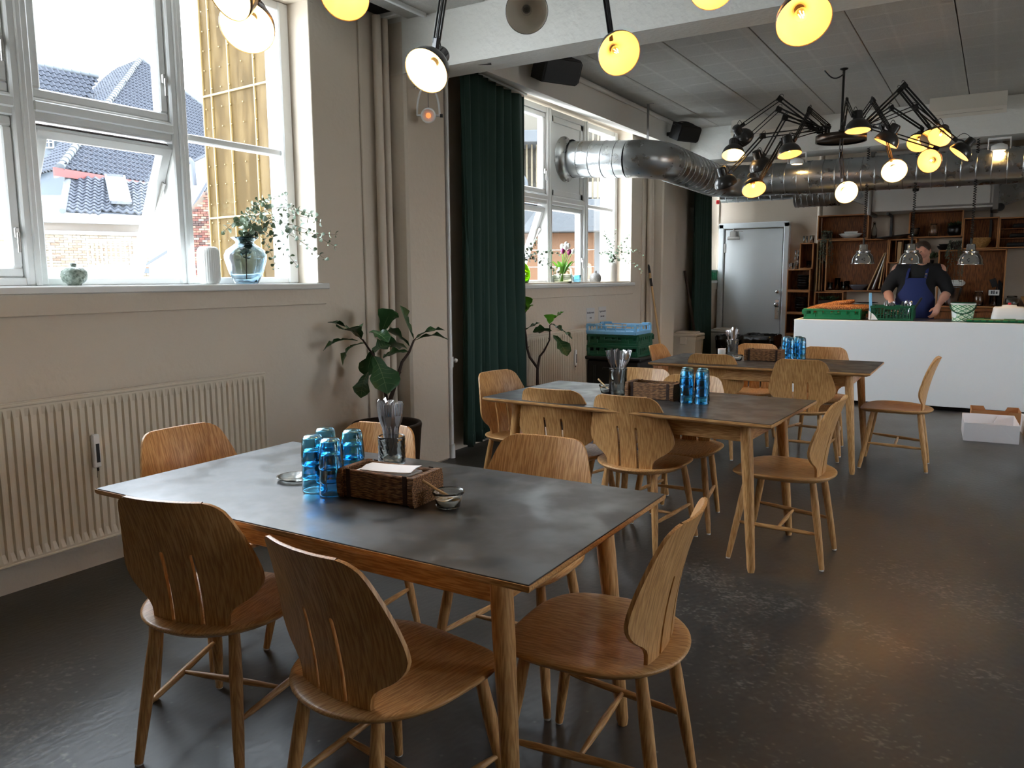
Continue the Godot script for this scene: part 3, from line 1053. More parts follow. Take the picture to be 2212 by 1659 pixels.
func brick_box(at: Vector3, turn: float, label: String) -> Node3D:
	var o := thing("napkin_box", label, "box", at, turn)
	var L := 0.255
	var W := 0.135
	var H := 0.085
	var g: G
	for s in [-1.0, 1.0]:
		g = G.new()
		g.box(Vector3(0, H / 2 + 0.002, s * (W / 2 - 0.007)), Vector3(L, H, 0.014), 0.003)
		part("side_board", g, "old_wood", o)
		g = G.new()
		g.prism(PackedVector2Array([Vector2(-W / 2 - 0.012, 0.012), Vector2(-W / 2 - 0.004, 0.0), Vector2(W / 2 + 0.004, 0.0), Vector2(W / 2 + 0.012, 0.012), Vector2(W / 2 + 0.014, H * 0.7), Vector2(W / 2 + 0.006, H + 0.004), Vector2(-W / 2 - 0.006, H + 0.004), Vector2(-W / 2 - 0.014, H * 0.7)]), 0.018, Transform3D(Basis(Vector3.FORWARD, Vector3.UP, Vector3.RIGHT), Vector3(s * (L / 2 - 0.004) - (0.009 - s * 0.009), 0, 0)))
		part("end_board", g, "old_wood", o)
		for q in [-1.0, 1.0]:
			g = G.new()
			g.box(Vector3(s * (L / 2 - 0.022), H / 2 + 0.003, q * (W / 2 + 0.0008)), Vector3(0.016, H + 0.004, 0.002), 0.0005)
			for y in [0.02, 0.06]: g.ball(Vector3(s * (L / 2 - 0.022), y, q * (W / 2 + 0.002)), Vector3(0.003, 0.003, 0.002), 8, 4)
			part("iron_strap", g, "rusty_iron", o, "rusty iron strap")
	g = G.new()
	g.box(Vector3(0, 0.008, 0), Vector3(L - 0.02, 0.012, W - 0.02))
	part("bottom_board", g, "old_wood", o)
	g = G.new()
	for k in 7: g.box(Vector3(-0.005 + sin(k * 3.0) * 0.003, 0.02 + k * 0.011, 0.004 * cos(k * 2.0)), Vector3(0.19, 0.010, 0.098), 0.003, Basis(Vector3.UP, 0.03 * sin(k * 1.7)))
	return o


func napkins(at: Vector3, turn: float, label: String, high: bool) -> void:
	var o := thing("napkin_stack", label, "napkins", at, turn)
	var n := 8 if high else 6
	for k in n:
		var g := G.new()
		var y0 := 0.0155 + k * 0.0105
		if high and k == n - 1:
			var rows := []
			for i in 9:
				var x := -0.09 + 0.19 * i / 8.0
				var y := y0 - 0.002 + 0.010 * pow(i / 8.0, 2.0)
				rows.append(PackedVector3Array([Vector3(x - 0.01, y, -0.045), Vector3(x, y + 0.004, 0), Vector3(x + 0.012, y, 0.045)]))
			g.grid(rows, false, true)
			var r2 := []
			for rr in rows: r2.append(PackedVector3Array([rr[0] - Vector3(0, 0.004, 0), rr[1] - Vector3(0, 0.004, 0), rr[2] - Vector3(0, 0.004, 0)]))
			g.grid(r2)
			for e in [0, 2]:
				var ed := []
				for i in 9: ed.append(PackedVector3Array([rows[i][e], r2[i][e]]))
				g.grid(ed, false, e == 2)
		else: g.box(Vector3(sin(k * 3.0) * 0.003, y0, 0.002 * cos(k * 2.0)), Vector3(0.19, 0.009, 0.094), 0.003, Basis(Vector3.UP, 0.025 * sin(k * 1.7)))
		part("napkin", g, "napkin", o)


func salt_bowl(at: Vector3, r: float, where: String, spoon: float) -> void:
	var g := G.new()
	var h := r * 1.05
	g.lathe([Vector2(0, 0), Vector2(r * 0.68, 0), Vector2(r * 0.76, 0.003), Vector2(r * 0.93, h * 0.78), Vector2(r * 1.02, h * 0.88), Vector2(r * 1.02, h), Vector2(r * 0.97, h * 1.01), Vector2(r * 0.88, h * 0.8), Vector2(r * 0.70, 0.006), Vector2(0, 0.005)], 40)
	solo("salt_bowl", g, "glass_clear", "small round glass bowl holding salt on the %s table" % where, "bowl", at)
	g = G.new()
	var rows := []
	for k in 7:
		var ring := PackedVector3Array()
		for i in 24:
			var a := TAU * i / 24
			var t := k / 6.0
			ring.append(Vector3(cos(a) * r * 0.76 * t, 0.006 + h * 0.42 + 0.006 * sin(a * 2.0 + 1.0) * (1.0 - t * 0.3) * t + 0.004 * cos(a) * t + 0.0015 * sin(k * 9.0 + i * 5.0), sin(a) * r * 0.76 * t))
		rows.append(ring)
	g.grid(rows, true, true)
	g.lathe([Vector2(0, 0.0065), Vector2(r * 0.66, 0.007), Vector2(r * 0.76, 0.006 + h * 0.40)], 24)
	var s := solo("salt", g, "salt", "coarse white salt heaped in the glass bowl on the %s table" % where, "salt", at)
	s.set_meta("kind", "stuff")
	if spoon > -9.0:
		g = G.new()
		var d := Vector3(cos(spoon), 0, sin(spoon))
		g.tube([at + d * r * -0.45 + Vector3(0, h * 0.50, 0), at + d * r * 0.9 + Vector3(0, h * 1.06, 0), at + d * r * 1.75 + Vector3(0, h * 1.5, 0)], [0.0045, 0.004, 0.005], 8)
		g.ball(at + d * r * -0.45 + Vector3(0, h * 0.52, 0), Vector3(0.012, 0.005, 0.012), 10, 6)
		solo("wooden_spoon", g, "pale_wood", "little wooden spoon leaning in the salt on the %s table" % where, "spoon")


func build_tableware() -> void:
	for k in 3: cut_meshes.append(fork(k))
	var tum := make_tumbler()
	var stacks := [
		["nearest", -1.80, -1.735, "front left"], ["nearest", -1.715, -1.725, "front right"], ["nearest", -1.855, -1.845, "back left"], ["nearest", -1.755, -1.865, "back right"],
		["middle", -1.37, -4.00, "front left"], ["middle", -1.285, -3.995, "front right"], ["middle", -1.40, -4.10, "back left"], ["middle", -1.315, -4.10, "back right"],
		["farthest", -1.395, -6.56, "front left"], ["farthest", -1.31, -6.58, "front right"], ["farthest", -1.44, -6.66, "back left"], ["farthest", -1.355, -6.68, "back right"]]
	var first := true
	for s in stacks:
		for k in 3:
			var o: Node3D = tum if first else dup(tum, "", Vector3.ZERO)
			first = false
			o.position = Vector3(s[1] + 0.001 * sin(k * 3.1), 0.7425 + 0.041 * k, s[2])
			o.rotation.y = k * 0.7 + s[1] * 9.0
			o.set_meta("label", "%s blue ribbed tumbler of the %s stack on the %s table" % [["lowest", "middle", "topmost"][k], s[3], s[0]])
			o.set_meta("group", "blue ribbed tumblers stacked on the %s table" % s[0])
	# nearest table
	brick_box(Vector3(-1.545, 0.741, -1.80), deg_to_rad(3.0), "dark weathered brick-mould box full of napkins on the nearest table")
	napkins(Vector3(-1.545, 0.741, -1.80), deg_to_rad(3.0), "white paper napkins standing proud of the box on the nearest table", true)
	jar("cutlery_jar", "cut crystal jar full of cutlery on the nearest table", Vector3(-1.815, 0.741, -2.13), 0.047, 0.105, true)
	put_cutlery(Vector3(-1.815, 0.749, -2.13), 0.034, [1, 0, 1, 0, 1, 0, 0, 1, 0, 1, 0, 0, 1, 0, 0, 1], "nearest", 0.012, 0.016)
	salt_bowl(Vector3(-1.325, 0.741, -1.80), 0.046, "nearest", 2.9)
	var g := G.new()
	g.lathe([Vector2(0, 0), Vector2(0.045, 0), Vector2(0.062, 0.008), Vector2(0.064, 0.012), Vector2(0.060, 0.0115), Vector2(0.044, 0.005), Vector2(0, 0.004)], 40)
	solo("glass_saucer", g, "glass_clear", "flat clear glass saucer behind the blue tumblers on the nearest table", "saucer", Vector3(-1.95, 0.7425, -1.80))
	# middle table
	brick_box(Vector3(-1.58, 0.741, -4.08), deg_to_rad(-2.0), "pale weathered brick-mould box with napkins on the middle table")
	napkins(Vector3(-1.58, 0.741, -4.08), deg_to_rad(-2.0), "white paper napkins level with the box on the middle table", false)
	jar("cutlery_jar", "plain clear glass jar full of cutlery on the middle table", Vector3(-1.79, 0.741, -4.06), 0.050, 0.155, false)
	put_cutlery(Vector3(-1.79, 0.749, -4.06), 0.036, [0, 1, 0, 0, 1, 0, 0, 1, 0, 0, 1, 0, 0, 2, 0, 1, 0], "middle", 0.045, 0.02)
	salt_bowl(Vector3(-1.885, 0.741, -4.12), 0.046, "middle", 3.6)
	# farthest table
	brick_box(Vector3(-1.545, 0.741, -6.36), deg_to_rad(2.0), "brown weathered brick-mould box on the farthest table")
	jar("cutlery_jar", "tall cut crystal jar of cutlery on the farthest table", Vector3(-1.83, 0.741, -6.45), 0.048, 0.15, true)
	put_cutlery(Vector3(-1.83, 0.749, -6.45), 0.036, [1, 2, 0, 1, 2, 0, 1, 2], "farthest", 0.03, 0.02)
	salt_bowl(Vector3(-1.735, 0.741, -6.28), 0.042, "farthest", -99.0)
	g = G.new()
	g.lathe([Vector2(0, 0), Vector2(0.032, 0), Vector2(0.033, 0.004), Vector2(0.035, 0.058), Vector2(0.033, 0.060), Vector2(0.030, 0.052), Vector2(0.0, 0.05)], 20)
	g.ball(Vector3(0.031, 0.061, 0), Vector3(0.006, 0.006, 0.012), 8, 5)
	solo("candle", g, "wax", "stubby white candle on the farthest table", "candle", Vector3(-1.95, 0.7415, -6.58))


# ---------------------------------------------------------------- lamps
func shade_meshes() -> Dictionary:
	var d := {}
	var g := G.new()
	g.lathe([Vector2(0.094, 0.0), Vector2(0.095, 0.002), Vector2(0.0945, 0.012), Vector2(0.089, 0.035), Vector2(0.078, 0.058), Vector2(0.060, 0.078), Vector2(0.046, 0.086), Vector2(0.040, 0.088), Vector2(0.038, 0.092), Vector2(0.0365, 0.15), Vector2(0.032, 0.157), Vector2(0.0, 0.158)], 40)
	g.lathe([Vector2(0.0925, 0.003), Vector2(0.094, 0.0)], 40)
	for k in 8:
		var a := TAU * k / 8
		g.box(Vector3(cos(a) * 0.0372, 0.122, sin(a) * 0.0372), Vector3(0.0015, 0.04, 0.006), 0.0, Basis(Vector3.UP, -a))
	d.outer = g.mesh()
	g = G.new()
	g.lathe([Vector2(0.0, 0.084), Vector2(0.036, 0.083), Vector2(0.058, 0.075), Vector2(0.076, 0.055), Vector2(0.087, 0.034), Vector2(0.0922, 0.012), Vector2(0.0925, 0.003)], 40)
	d.inner = g.mesh()
	g = G.new()
	g.lathe([Vector2(0.0, 0.064), Vector2(0.017, 0.064), Vector2(0.018, 0.068), Vector2(0.018, 0.083)], 20)
	d.socket = g.mesh()
	g = G.new()
	g.ball(Vector3(0, 0.042, 0), Vector3(0.024, 0.026, 0.024), 16, 10)
	d.bulb = g.mesh()
	g = G.new()
	for k in 4:
		var a := TAU * k / 4
		g.tube([Vector3(cos(a) * 0.006, 0.03, sin(a) * 0.006), Vector3(cos(a) * 0.009, 0.056, sin(a) * 0.009)], 0.0022, 6)
	d.filament = g.mesh()
	g = G.new()
	g.ball(Vector3(0, 0.034, 0), Vector3(0.03, 0.03, 0.03), 16, 10)
	d.globe = g.mesh()
	return d


func pair(a: Vector3, b: Vector3, wide: Vector3, gap: float, r: float, g: G) -> void:
	for s in [-1.0, 1.0]: g.tube([a + wide * gap * s, b + wide * gap * s], r, 6)


func spider(label: String, hub: Vector3, ring_r: float, top: float, arms: Array, sh: Dictionary, has_stem: bool) -> void:
	var o := thing("spider_chandelier", label, "chandelier", Vector3.ZERO)
	var g := G.new()
	g.lathe([Vector2(ring_r - 0.015, 0.0), Vector2(ring_r, 0.0), Vector2(ring_r, 0.055), Vector2(ring_r - 0.012, 0.058), Vector2(ring_r - 0.012, 0.012), Vector2(0.02, 0.02), Vector2(0.0, 0.02)], 48, Transform3D(Basis.IDENTITY, hub))
	part("hub_ring", g, "gunmetal", o, "bronze coloured metal ring")
	g = G.new()
	g.tube([hub, Vector3(hub.x, top, hub.z)], 0.010, 10)
	g.tube([hub + Vector3(0, 0.02, 0), hub + Vector3(0, 0.10, 0)], 0.022, 12)
	part("rod", g, "black_rod", o)
	g = G.new()
	var cp := []
	for i in 9:
		var t := i / 8.0
		cp.append(Vector3(hub.x + 0.005 - 0.16 * t, top - 0.05 + 0.05 * t - 0.05 * sin(PI * t), hub.z + 0.02))
	g.tube(cp, 0.006, 8)
	g.lathe([Vector2(0.0, 0.0), Vector2(0.03, 0.01), Vector2(0.035, 0.02)], 16, Transform3D(Basis.IDENTITY, Vector3(hub.x, top - 0.02, hub.z)))
	part("ceiling_cable", g, "black_rod", o)
	for i in arms.size():
		var q: Array = arms[i]
		var e := Vector3(q[0], q[1], q[2])
		var h := Vector3(q[3], q[4], q[5])
		var c := Vector3(q[6], q[7], q[8])
		var ax := Vector3(q[9], q[10], q[11]).normalized()
		var flatd := Vector3(e.x - hub.x, 0, e.z - hub.z).normalized()
		var foot := hub + flatd * (ring_r - 0.03) + Vector3(0, 0.06, 0)
		var wide := flatd.cross(Vector3.UP).normalized()
		var arm := Node3D.new()
		arm.name = "lamp_arm"
		o.add_child(arm, true)
		g = G.new()
		g.tube([foot - Vector3(0, 0.01, 0), foot + Vector3(0, 0.05, 0)], 0.011, 10)
		var kn := foot + Vector3(0, 0.05, 0)
		var d1 := (e - kn).normalized()
		var n1 := d1.cross(wide).normalized()
		var d2 := (h - e).normalized()
		var w2 := d2.cross(Vector3.UP).normalized()
		var n2 := d2.cross(w2).normalized()
		for s in [-1.0, 1.0]: pair(kn + n1 * 0.014 * s, e + n1 * 0.014 * s, wide, 0.010, 0.0042, g)
		g.box(kn, Vector3(0.05, 0.03, 0.014), 0.002, Basis(d1, n1, d1.cross(n1)).orthonormalized())
		g.box(e, Vector3(0.05, 0.045, 0.022), 0.003, Basis(d1, n1, d1.cross(n1)).orthonormalized())
		for s in [-1.0, 1.0]: pair(e + n2 * 0.013 * s, h + n2 * 0.013 * s, w2, 0.006, 0.0042, g)
		g.box(h, Vector3(0.045, 0.032, 0.018), 0.003, Basis(d2, n2, d2.cross(n2)).orthonormalized())
		# cable loop over the elbow and at the head, springs beside the lower arm
		g.tube(arc(e + Vector3(0, 0.01, 0), d2, Vector3.UP, 0.0, PI, 8).map(func(p): return e + (p - e) * 0.035), 0.0025, 5)
		g.tube([kn + n1 * 0.03 + d1 * 0.02, kn + n1 * 0.03 + d1 * 0.11], 0.0055, 6)
		var neck := c - ax * 0.105
		g.tube([h, h.lerp(neck, 0.5) + Vector3(0, 0.012, 0), neck], [0.008, 0.007, 0.008], 8)
		var lp := []
		for k in 9:
			var t := k / 8.0
			lp.append(h.lerp(c - ax * 0.15, t) + Vector3(0, 0.05 * sin(PI * t), 0))
		g.tube(lp, 0.0025, 5)
		part("rods", g, "black_rod", arm)
		var t := aim(c, -ax)
		var lit: int = q[12]
		var a := raw("shade", sh.outer, M["black_enamel"], arm)
		a.transform = t
		a = raw("shade_lining", sh.inner, M["lamp_inside"], arm)
		a.transform = t
		a = raw("socket", sh.socket, M["black_matt"], arm)
		a.transform = t
		if lit == 2:
			a = raw("bulb", sh.globe, M["globe_glow"], arm)
			a.transform = t
		else:
			a = raw("bulb", sh.bulb, M["bulb_glass"], arm)
			a.transform = t
			if lit == 1:
				a = raw("filament_glow", sh.filament, M["filament_glow"], arm)
				a.transform = t
		if lit > 0:
			var l := OmniLight3D.new()
			l.name = "lamp_light"
			l.light_color = Color(1.0, 0.66, 0.30) if lit == 1 else Color(1.0, 0.80, 0.50)
			l.light_energy = LAMP * (1.0 if lit == 1 else 5.0)
			l.light_size = 0.012 if lit == 1 else 0.028
			l.omni_range = 14.0
			l.omni_attenuation = 2.0
			l.shadow_enabled = true
			l.position = t * Vector3(0, 0.042 if lit == 1 else 0.034, 0)
			arm.add_child(l, true)


const LAMP := 0.0008


func coil_lamp(at: Vector3, top: float, label: String) -> void:
	var o := thing("pendant_lamp", label, "lamp", Vector3.ZERO, 0.0, "chrome heat lamps hanging over the counter")
	var g := G.new()
	g.lathe([Vector2(0.122, 0.0), Vector2(0.124, 0.003), Vector2(0.116, 0.01), Vector2(0.112, 0.05), Vector2(0.098, 0.09), Vector2(0.072, 0.118), Vector2(0.066, 0.122), Vector2(0.074, 0.126), Vector2(0.074, 0.142), Vector2(0.05, 0.148), Vector2(0.044, 0.155), Vector2(0.043, 0.205), Vector2(0.034, 0.212), Vector2(0.0, 0.214)], 40, Transform3D(Basis.IDENTITY, at))
	g.lathe([Vector2(0.0, 0.13), Vector2(0.06, 0.118), Vector2(0.092, 0.09), Vector2(0.108, 0.05), Vector2(0.112, 0.01), Vector2(0.122, 0.0)], 40, Transform3D(Basis.IDENTITY, at))
	part("shade", g, "chrome", o)
	g = G.new()
	g.lathe([Vector2(0.0, 0.03), Vector2(0.04, 0.034), Vector2(0.06, 0.06), Vector2(0.05, 0.09), Vector2(0.02, 0.13)], 20, Transform3D(Basis.IDENTITY, at + Vector3(0, -0.035, 0)))
	part("bulb", g, "glass_clear", o)
	g = G.new()
	g.tube([at + Vector3(0, 0.21, 0), at + Vector3(0, 0.27, 0)], 0.011, 10)
	part("cord_grip", g, "black_matt", o)
	g = G.new()
	var pts := []
	var y0 := at.y + 0.27
	var turns := int((top - y0) / 0.024)
	for k in turns * 8 + 1:
		var a := TAU * k / 8.0
		pts.append(Vector3(at.x + 0.012 * cos(a), y0 + (top - y0) * k / (turns * 8.0), at.z + 0.012 * sin(a)))
	g.tube(pts, 0.0042, 5)
	part("coiled_cord", g, "black_matt", o)


func downlight(at: Vector3, label: String) -> void:
	var o := thing("spot_light", label, "spotlight", Vector3.ZERO)
	var g := G.new()
	g.box(at + Vector3(0, 0.10, 0), Vector3(0.20, 0.02, 0.03), 0.004)
	for s in [-1.0, 1.0]: g.box(at + Vector3(s * 0.095, 0.05, 0), Vector3(0.012, 0.11, 0.02), 0.003)
	g.lathe([Vector2(0.055, -0.02), Vector2(0.075, -0.01), Vector2(0.07, 0.03), Vector2(0.03, 0.05), Vector2(0, 0.052)], 24, Transform3D(Basis.IDENTITY, at))
	part("housing", g, "white_plastic", o)
	g = G.new()
	g.lathe([Vector2(0.0, -0.018), Vector2(0.056, -0.018), Vector2(0.056, -0.010), Vector2(0.0, -0.010)], 24, Transform3D(Basis.IDENTITY, at))
	part("lens_glow", g, "spot_glow", o)
	var l := SpotLight3D.new()
	l.name = "spot_beam"
	l.light_color = Color(1.0, 0.78, 0.45)
	l.light_energy = 0.15
	l.light_size = 0.04
	l.spot_angle = 48.0
	l.spot_range = 14.0
	l.spot_attenuation = 2.0
	l.shadow_enabled = true
	l.position = at + Vector3(0, -0.035, 0)
	l.rotation.x = -PI / 2
	o.add_child(l)


func build_lamps() -> void:
	var sh := shade_meshes()
	var far := [
		[-1.70, 2.92, -7.22, -1.98, 2.71, -7.09, -1.97, 2.59, -7.11, 0.25, -0.58, -0.77, 1],
		[-1.69, 2.82, -7.15, -1.95, 2.56, -7.03, -2.01, 2.44, -6.94, 0.13, -0.90, 0.42, 2],
		[-1.77, 2.58, -6.96, -1.97, 2.27, -6.73, -2.00, 2.17, -6.73, 0.18, -0.88, -0.44, 1],
		[-1.64, 2.75, -7.17, -1.78, 2.43, -7.05, -1.80, 2.33, -7.06, 0.18, -0.88, -0.44, 1],
		[-1.59, 2.52, -6.90, -1.70, 2.19, -6.66, -1.73, 2.10, -6.59, 0.31, -0.79, 0.52, 1],
		[-1.41, 2.76, -7.02, -1.47, 2.50, -6.79, -1.49, 2.37, -6.72, 0.20, -0.97, 0.17, 1],
		[-1.14, 2.81, -7.10, -1.05, 2.65, -6.82, -1.01, 2.53, -6.86, 0.06, -0.99, 0.12, 1],
		[-0.96, 2.81, -7.20, -0.80, 2.55, -6.96, -0.82, 2.43, -6.96, -0.46, -0.88, 0.07, 1],
		[-0.88, 2.60, -7.19, -0.77, 2.31, -6.95, -0.74, 2.21, -6.92, 0.24, -0.50, 0.83, 2],
		[-0.89, 2.86, -7.84, -0.67, 2.72, -8.20, -0.69, 2.58, -8.13, -0.07, -0.67, 0.74, 1],
		[-0.83, 3.00, -7.83, -0.61, 2.72, -8.12, -0.58, 2.60, -8.08, -0.10, -0.64, 0.76, 1],
		[-0.79, 3.02, -7.76, -0.54, 2.73, -7.99, -0.51, 2.59, -7.95, -0.19, -0.63, 0.75, 1],
		[-1.01, 2.64, -7.34, -0.50, 2.44, -7.49, -0.54, 2.33, -7.42, -0.31, -0.20, 0.93, 1],
		[-0.69, 2.82, -7.70, -0.38, 2.54, -7.80, -0.35, 2.42, -7.84, -0.62, -0.77, 0.15, 1],
		[-1.20, 2.42, -7.30, -1.17, 2.20, -7.28, -1.13, 2.10, -7.24, 0.42, -0.36, 0.83, 2],
	]
	spider("black spider chandelier of jointed desk lamps above the farthest table", Vector3(-1.225, 2.545, -7.42), 0.205, 3.15, far, sh, true)
	var near := [
		[-2.19, 2.66, -2.13, -2.24, 2.47, -2.06, -2.28, 2.27, -1.97, 0.39, -0.67, 0.64, 2],
		[-1.88, 2.84, -2.68, -2.03, 2.36, -2.73, -2.04, 2.24, -2.67, 0.04, -0.62, 0.78, 2],
		[-1.74, 2.88, -2.97, -1.88, 2.72, -3.20, -1.85, 2.57, -3.16, 0.47, -0.41, 0.78, 0],
		[-1.46, 2.88, -3.00, -1.52, 2.46, -3.33, -1.47, 2.37, -3.31, 0.62, -0.48, 0.62, 1],
		[-0.78, 2.75, -3.00, -0.65, 2.44, -3.03, -0.63, 2.28, -2.98, 0.35, -0.69, 0.63, 1],
		[-2.18, 2.80, -1.99, -2.21, 2.55, -1.86, -2.19, 2.33, -1.82, -0.07, -0.54, 0.84, 2],
		[-2.00, 2.80, -2.36, -2.13, 2.60, -2.35, -2.12, 2.44, -2.29, 0.29, -0.60, 0.74, 1],
		[-1.08, 2.82, -3.10, -1.06, 2.68, -3.31, -1.05, 2.56, -3.27, 0.43, -0.56, 0.71, 1],
		[-0.80, 2.80, -2.20, -0.55, 2.55, -2.10, -0.52, 2.42, -2.08, 0.3, -0.90, 0.2, 1],
		[-1.30, 2.80, -1.80, -1.20, 2.55, -1.60, -1.18, 2.42, -1.58, 0.1, -0.95, 0.3, 1],
	]
	spider("black spider chandelier of jointed desk lamps above the nearest table", Vector3(-1.40, 2.62, -2.52), 0.205, 3.16, near, sh, true)
	coil_lamp(Vector3(-1.28, 1.535, -9.5), 2.78, "chrome heat lamp on a coiled cord above the bread crate")
	coil_lamp(Vector3(-0.805, 1.528, -9.5), 2.78, "chrome heat lamp on a coiled cord in front of the cook's face")
	coil_lamp(Vector3(-0.255, 1.51, -9.5), 2.78, "chrome heat lamp on a coiled cord above the patterned bucket")
	downlight(Vector3(-0.07, 2.655, -9.45), "small bright spotlight under the far beam near the right edge")
	downlight(Vector3(-1.98, 2.655, -9.30), "small spotlight under the far beam lighting the duct behind the chandelier")
	# track spot on the column
	var o := thing("wall_spot", "white spotlight in a wishbone bracket on the near column", "spotlight", Vector3.ZERO)
	var c := Vector3(-3.44, 2.525, -4.52)
	var look := (Vector3(0, 1.5, 0) - c).normalized()
	var sd := look.cross(Vector3.UP).normalized()
	var up := sd.cross(look).normalized()
	var g := G.new()
	g.lathe([Vector2(0.0, -0.06), Vector2(0.04, -0.06), Vector2(0.050, -0.03), Vector2(0.052, 0.03), Vector2(0.046, 0.034), Vector2(0.040, 0.028), Vector2(0.030, -0.005), Vector2(0.0, -0.006)], 28, aim(c, look))
	part("housing", g, "white_plastic", o)
	g = G.new()
	g.lathe([Vector2(0.018, 0.0), Vector2(0.0, 0.006)], 16, aim(c, look))
	part("led_glow", g, "dim_led", o, "amber lamp face, switched low")
	g = G.new()
	for s in [-1.0, 1.0]:
		var pts := []
		for k in 9:
			var t := k / 8.0
			pts.append(c + sd * s * 0.078 * cos(t * PI * 0.46) + up * 0.19 * sin(t * PI * 0.5))
		g.tube(pts, 0.007, 8)
		g.tube([c + sd * s * 0.05, c + sd * s * 0.08], 0.007, 8)
	g.tube([c + up * 0.19, Vector3(-3.57, c.y + 0.21, c.z - 0.02)], 0.012, 8)
	part("bracket", g, "white_plastic", o)
	g = G.new()
	g.tube([c + sd * -0.08, c + sd * -0.10], 0.012, 8)
	part("thumb_screw", g, "black_matt", o)
	g = G.new()
	g.tube([c + up * 0.05 + look * -0.03, c + up * 0.17], 0.002, 5)
	part("wire", g, "grey_dark", o)
	# fluorescent troughs under the ceiling
	var tr := [[-0.36, -9.22, 0.66, "long shallow light trough on the far beam beside the chandelier"], [-2.30, -9.22, 0.74, "long shallow light trough on the far beam behind the left lamps"]]
	for t in tr:
		o = thing("light_trough", t[3], "light fitting", Vector3(t[0], 3.03, t[1]))
		g = G.new()
		g.prism(PackedVector2Array([Vector2(-0.10, 0.12), Vector2(0.10, 0.12), Vector2(0.13, -0.02), Vector2(0.10, -0.05), Vector2(0.06, -0.02), Vector2(-0.06, -0.02), Vector2(-0.10, -0.05), Vector2(-0.13, -0.02)]), t[2], Transform3D(Basis(Vector3.BACK, Vector3.UP, Vector3.LEFT), Vector3(t[2] / 2, 0, 0)))
		part("trough", g, "bin_beige", o)
		g = G.new()
		g.box(Vector3(0, -0.022, 0), Vector3(t[2] - 0.06, 0.006, 0.11))
		part("grille", g, "bark", o, "dark rusty grille")


# ---------------------------------------------------------------- ducts and the wall of fittings
func seamed_duct(pts: Array, r: float, step: float, called: String, parent: Node) -> void:
	var g := G.new()
	g.tube(pts, r, 40, true)
	part(called, g, "zinc", parent)
	g = G.new()
	var dist := 0.0
	var next := step * 0.5
	for i in pts.size() - 1:
		var a: Vector3 = pts[i]
		var b: Vector3 = pts[i + 1]
		var L := a.distance_to(b)
		while next < dist + L:
			var p := a.lerp(b, (next - dist) / L)
			var d := (b - a).normalized()
			g.tube([p - d * 0.006, p - d * 0.002, p + d * 0.002, p + d * 0.006], [r + 0.0005, r + 0.005, r + 0.005, r + 0.0005], 40, false)
			next += step
		dist += L
	part("seam", g, "zinc", parent)


func collar(p: Vector3, d: Vector3, r: float, w: float, parent: Node) -> void:
	var g := G.new()
	g.tube([p - d * w, p - d * w, p + d * w, p + d * w], [r, r + 0.008, r + 0.008, r], 40, false)
	part("joint_collar", g, "zinc", parent)


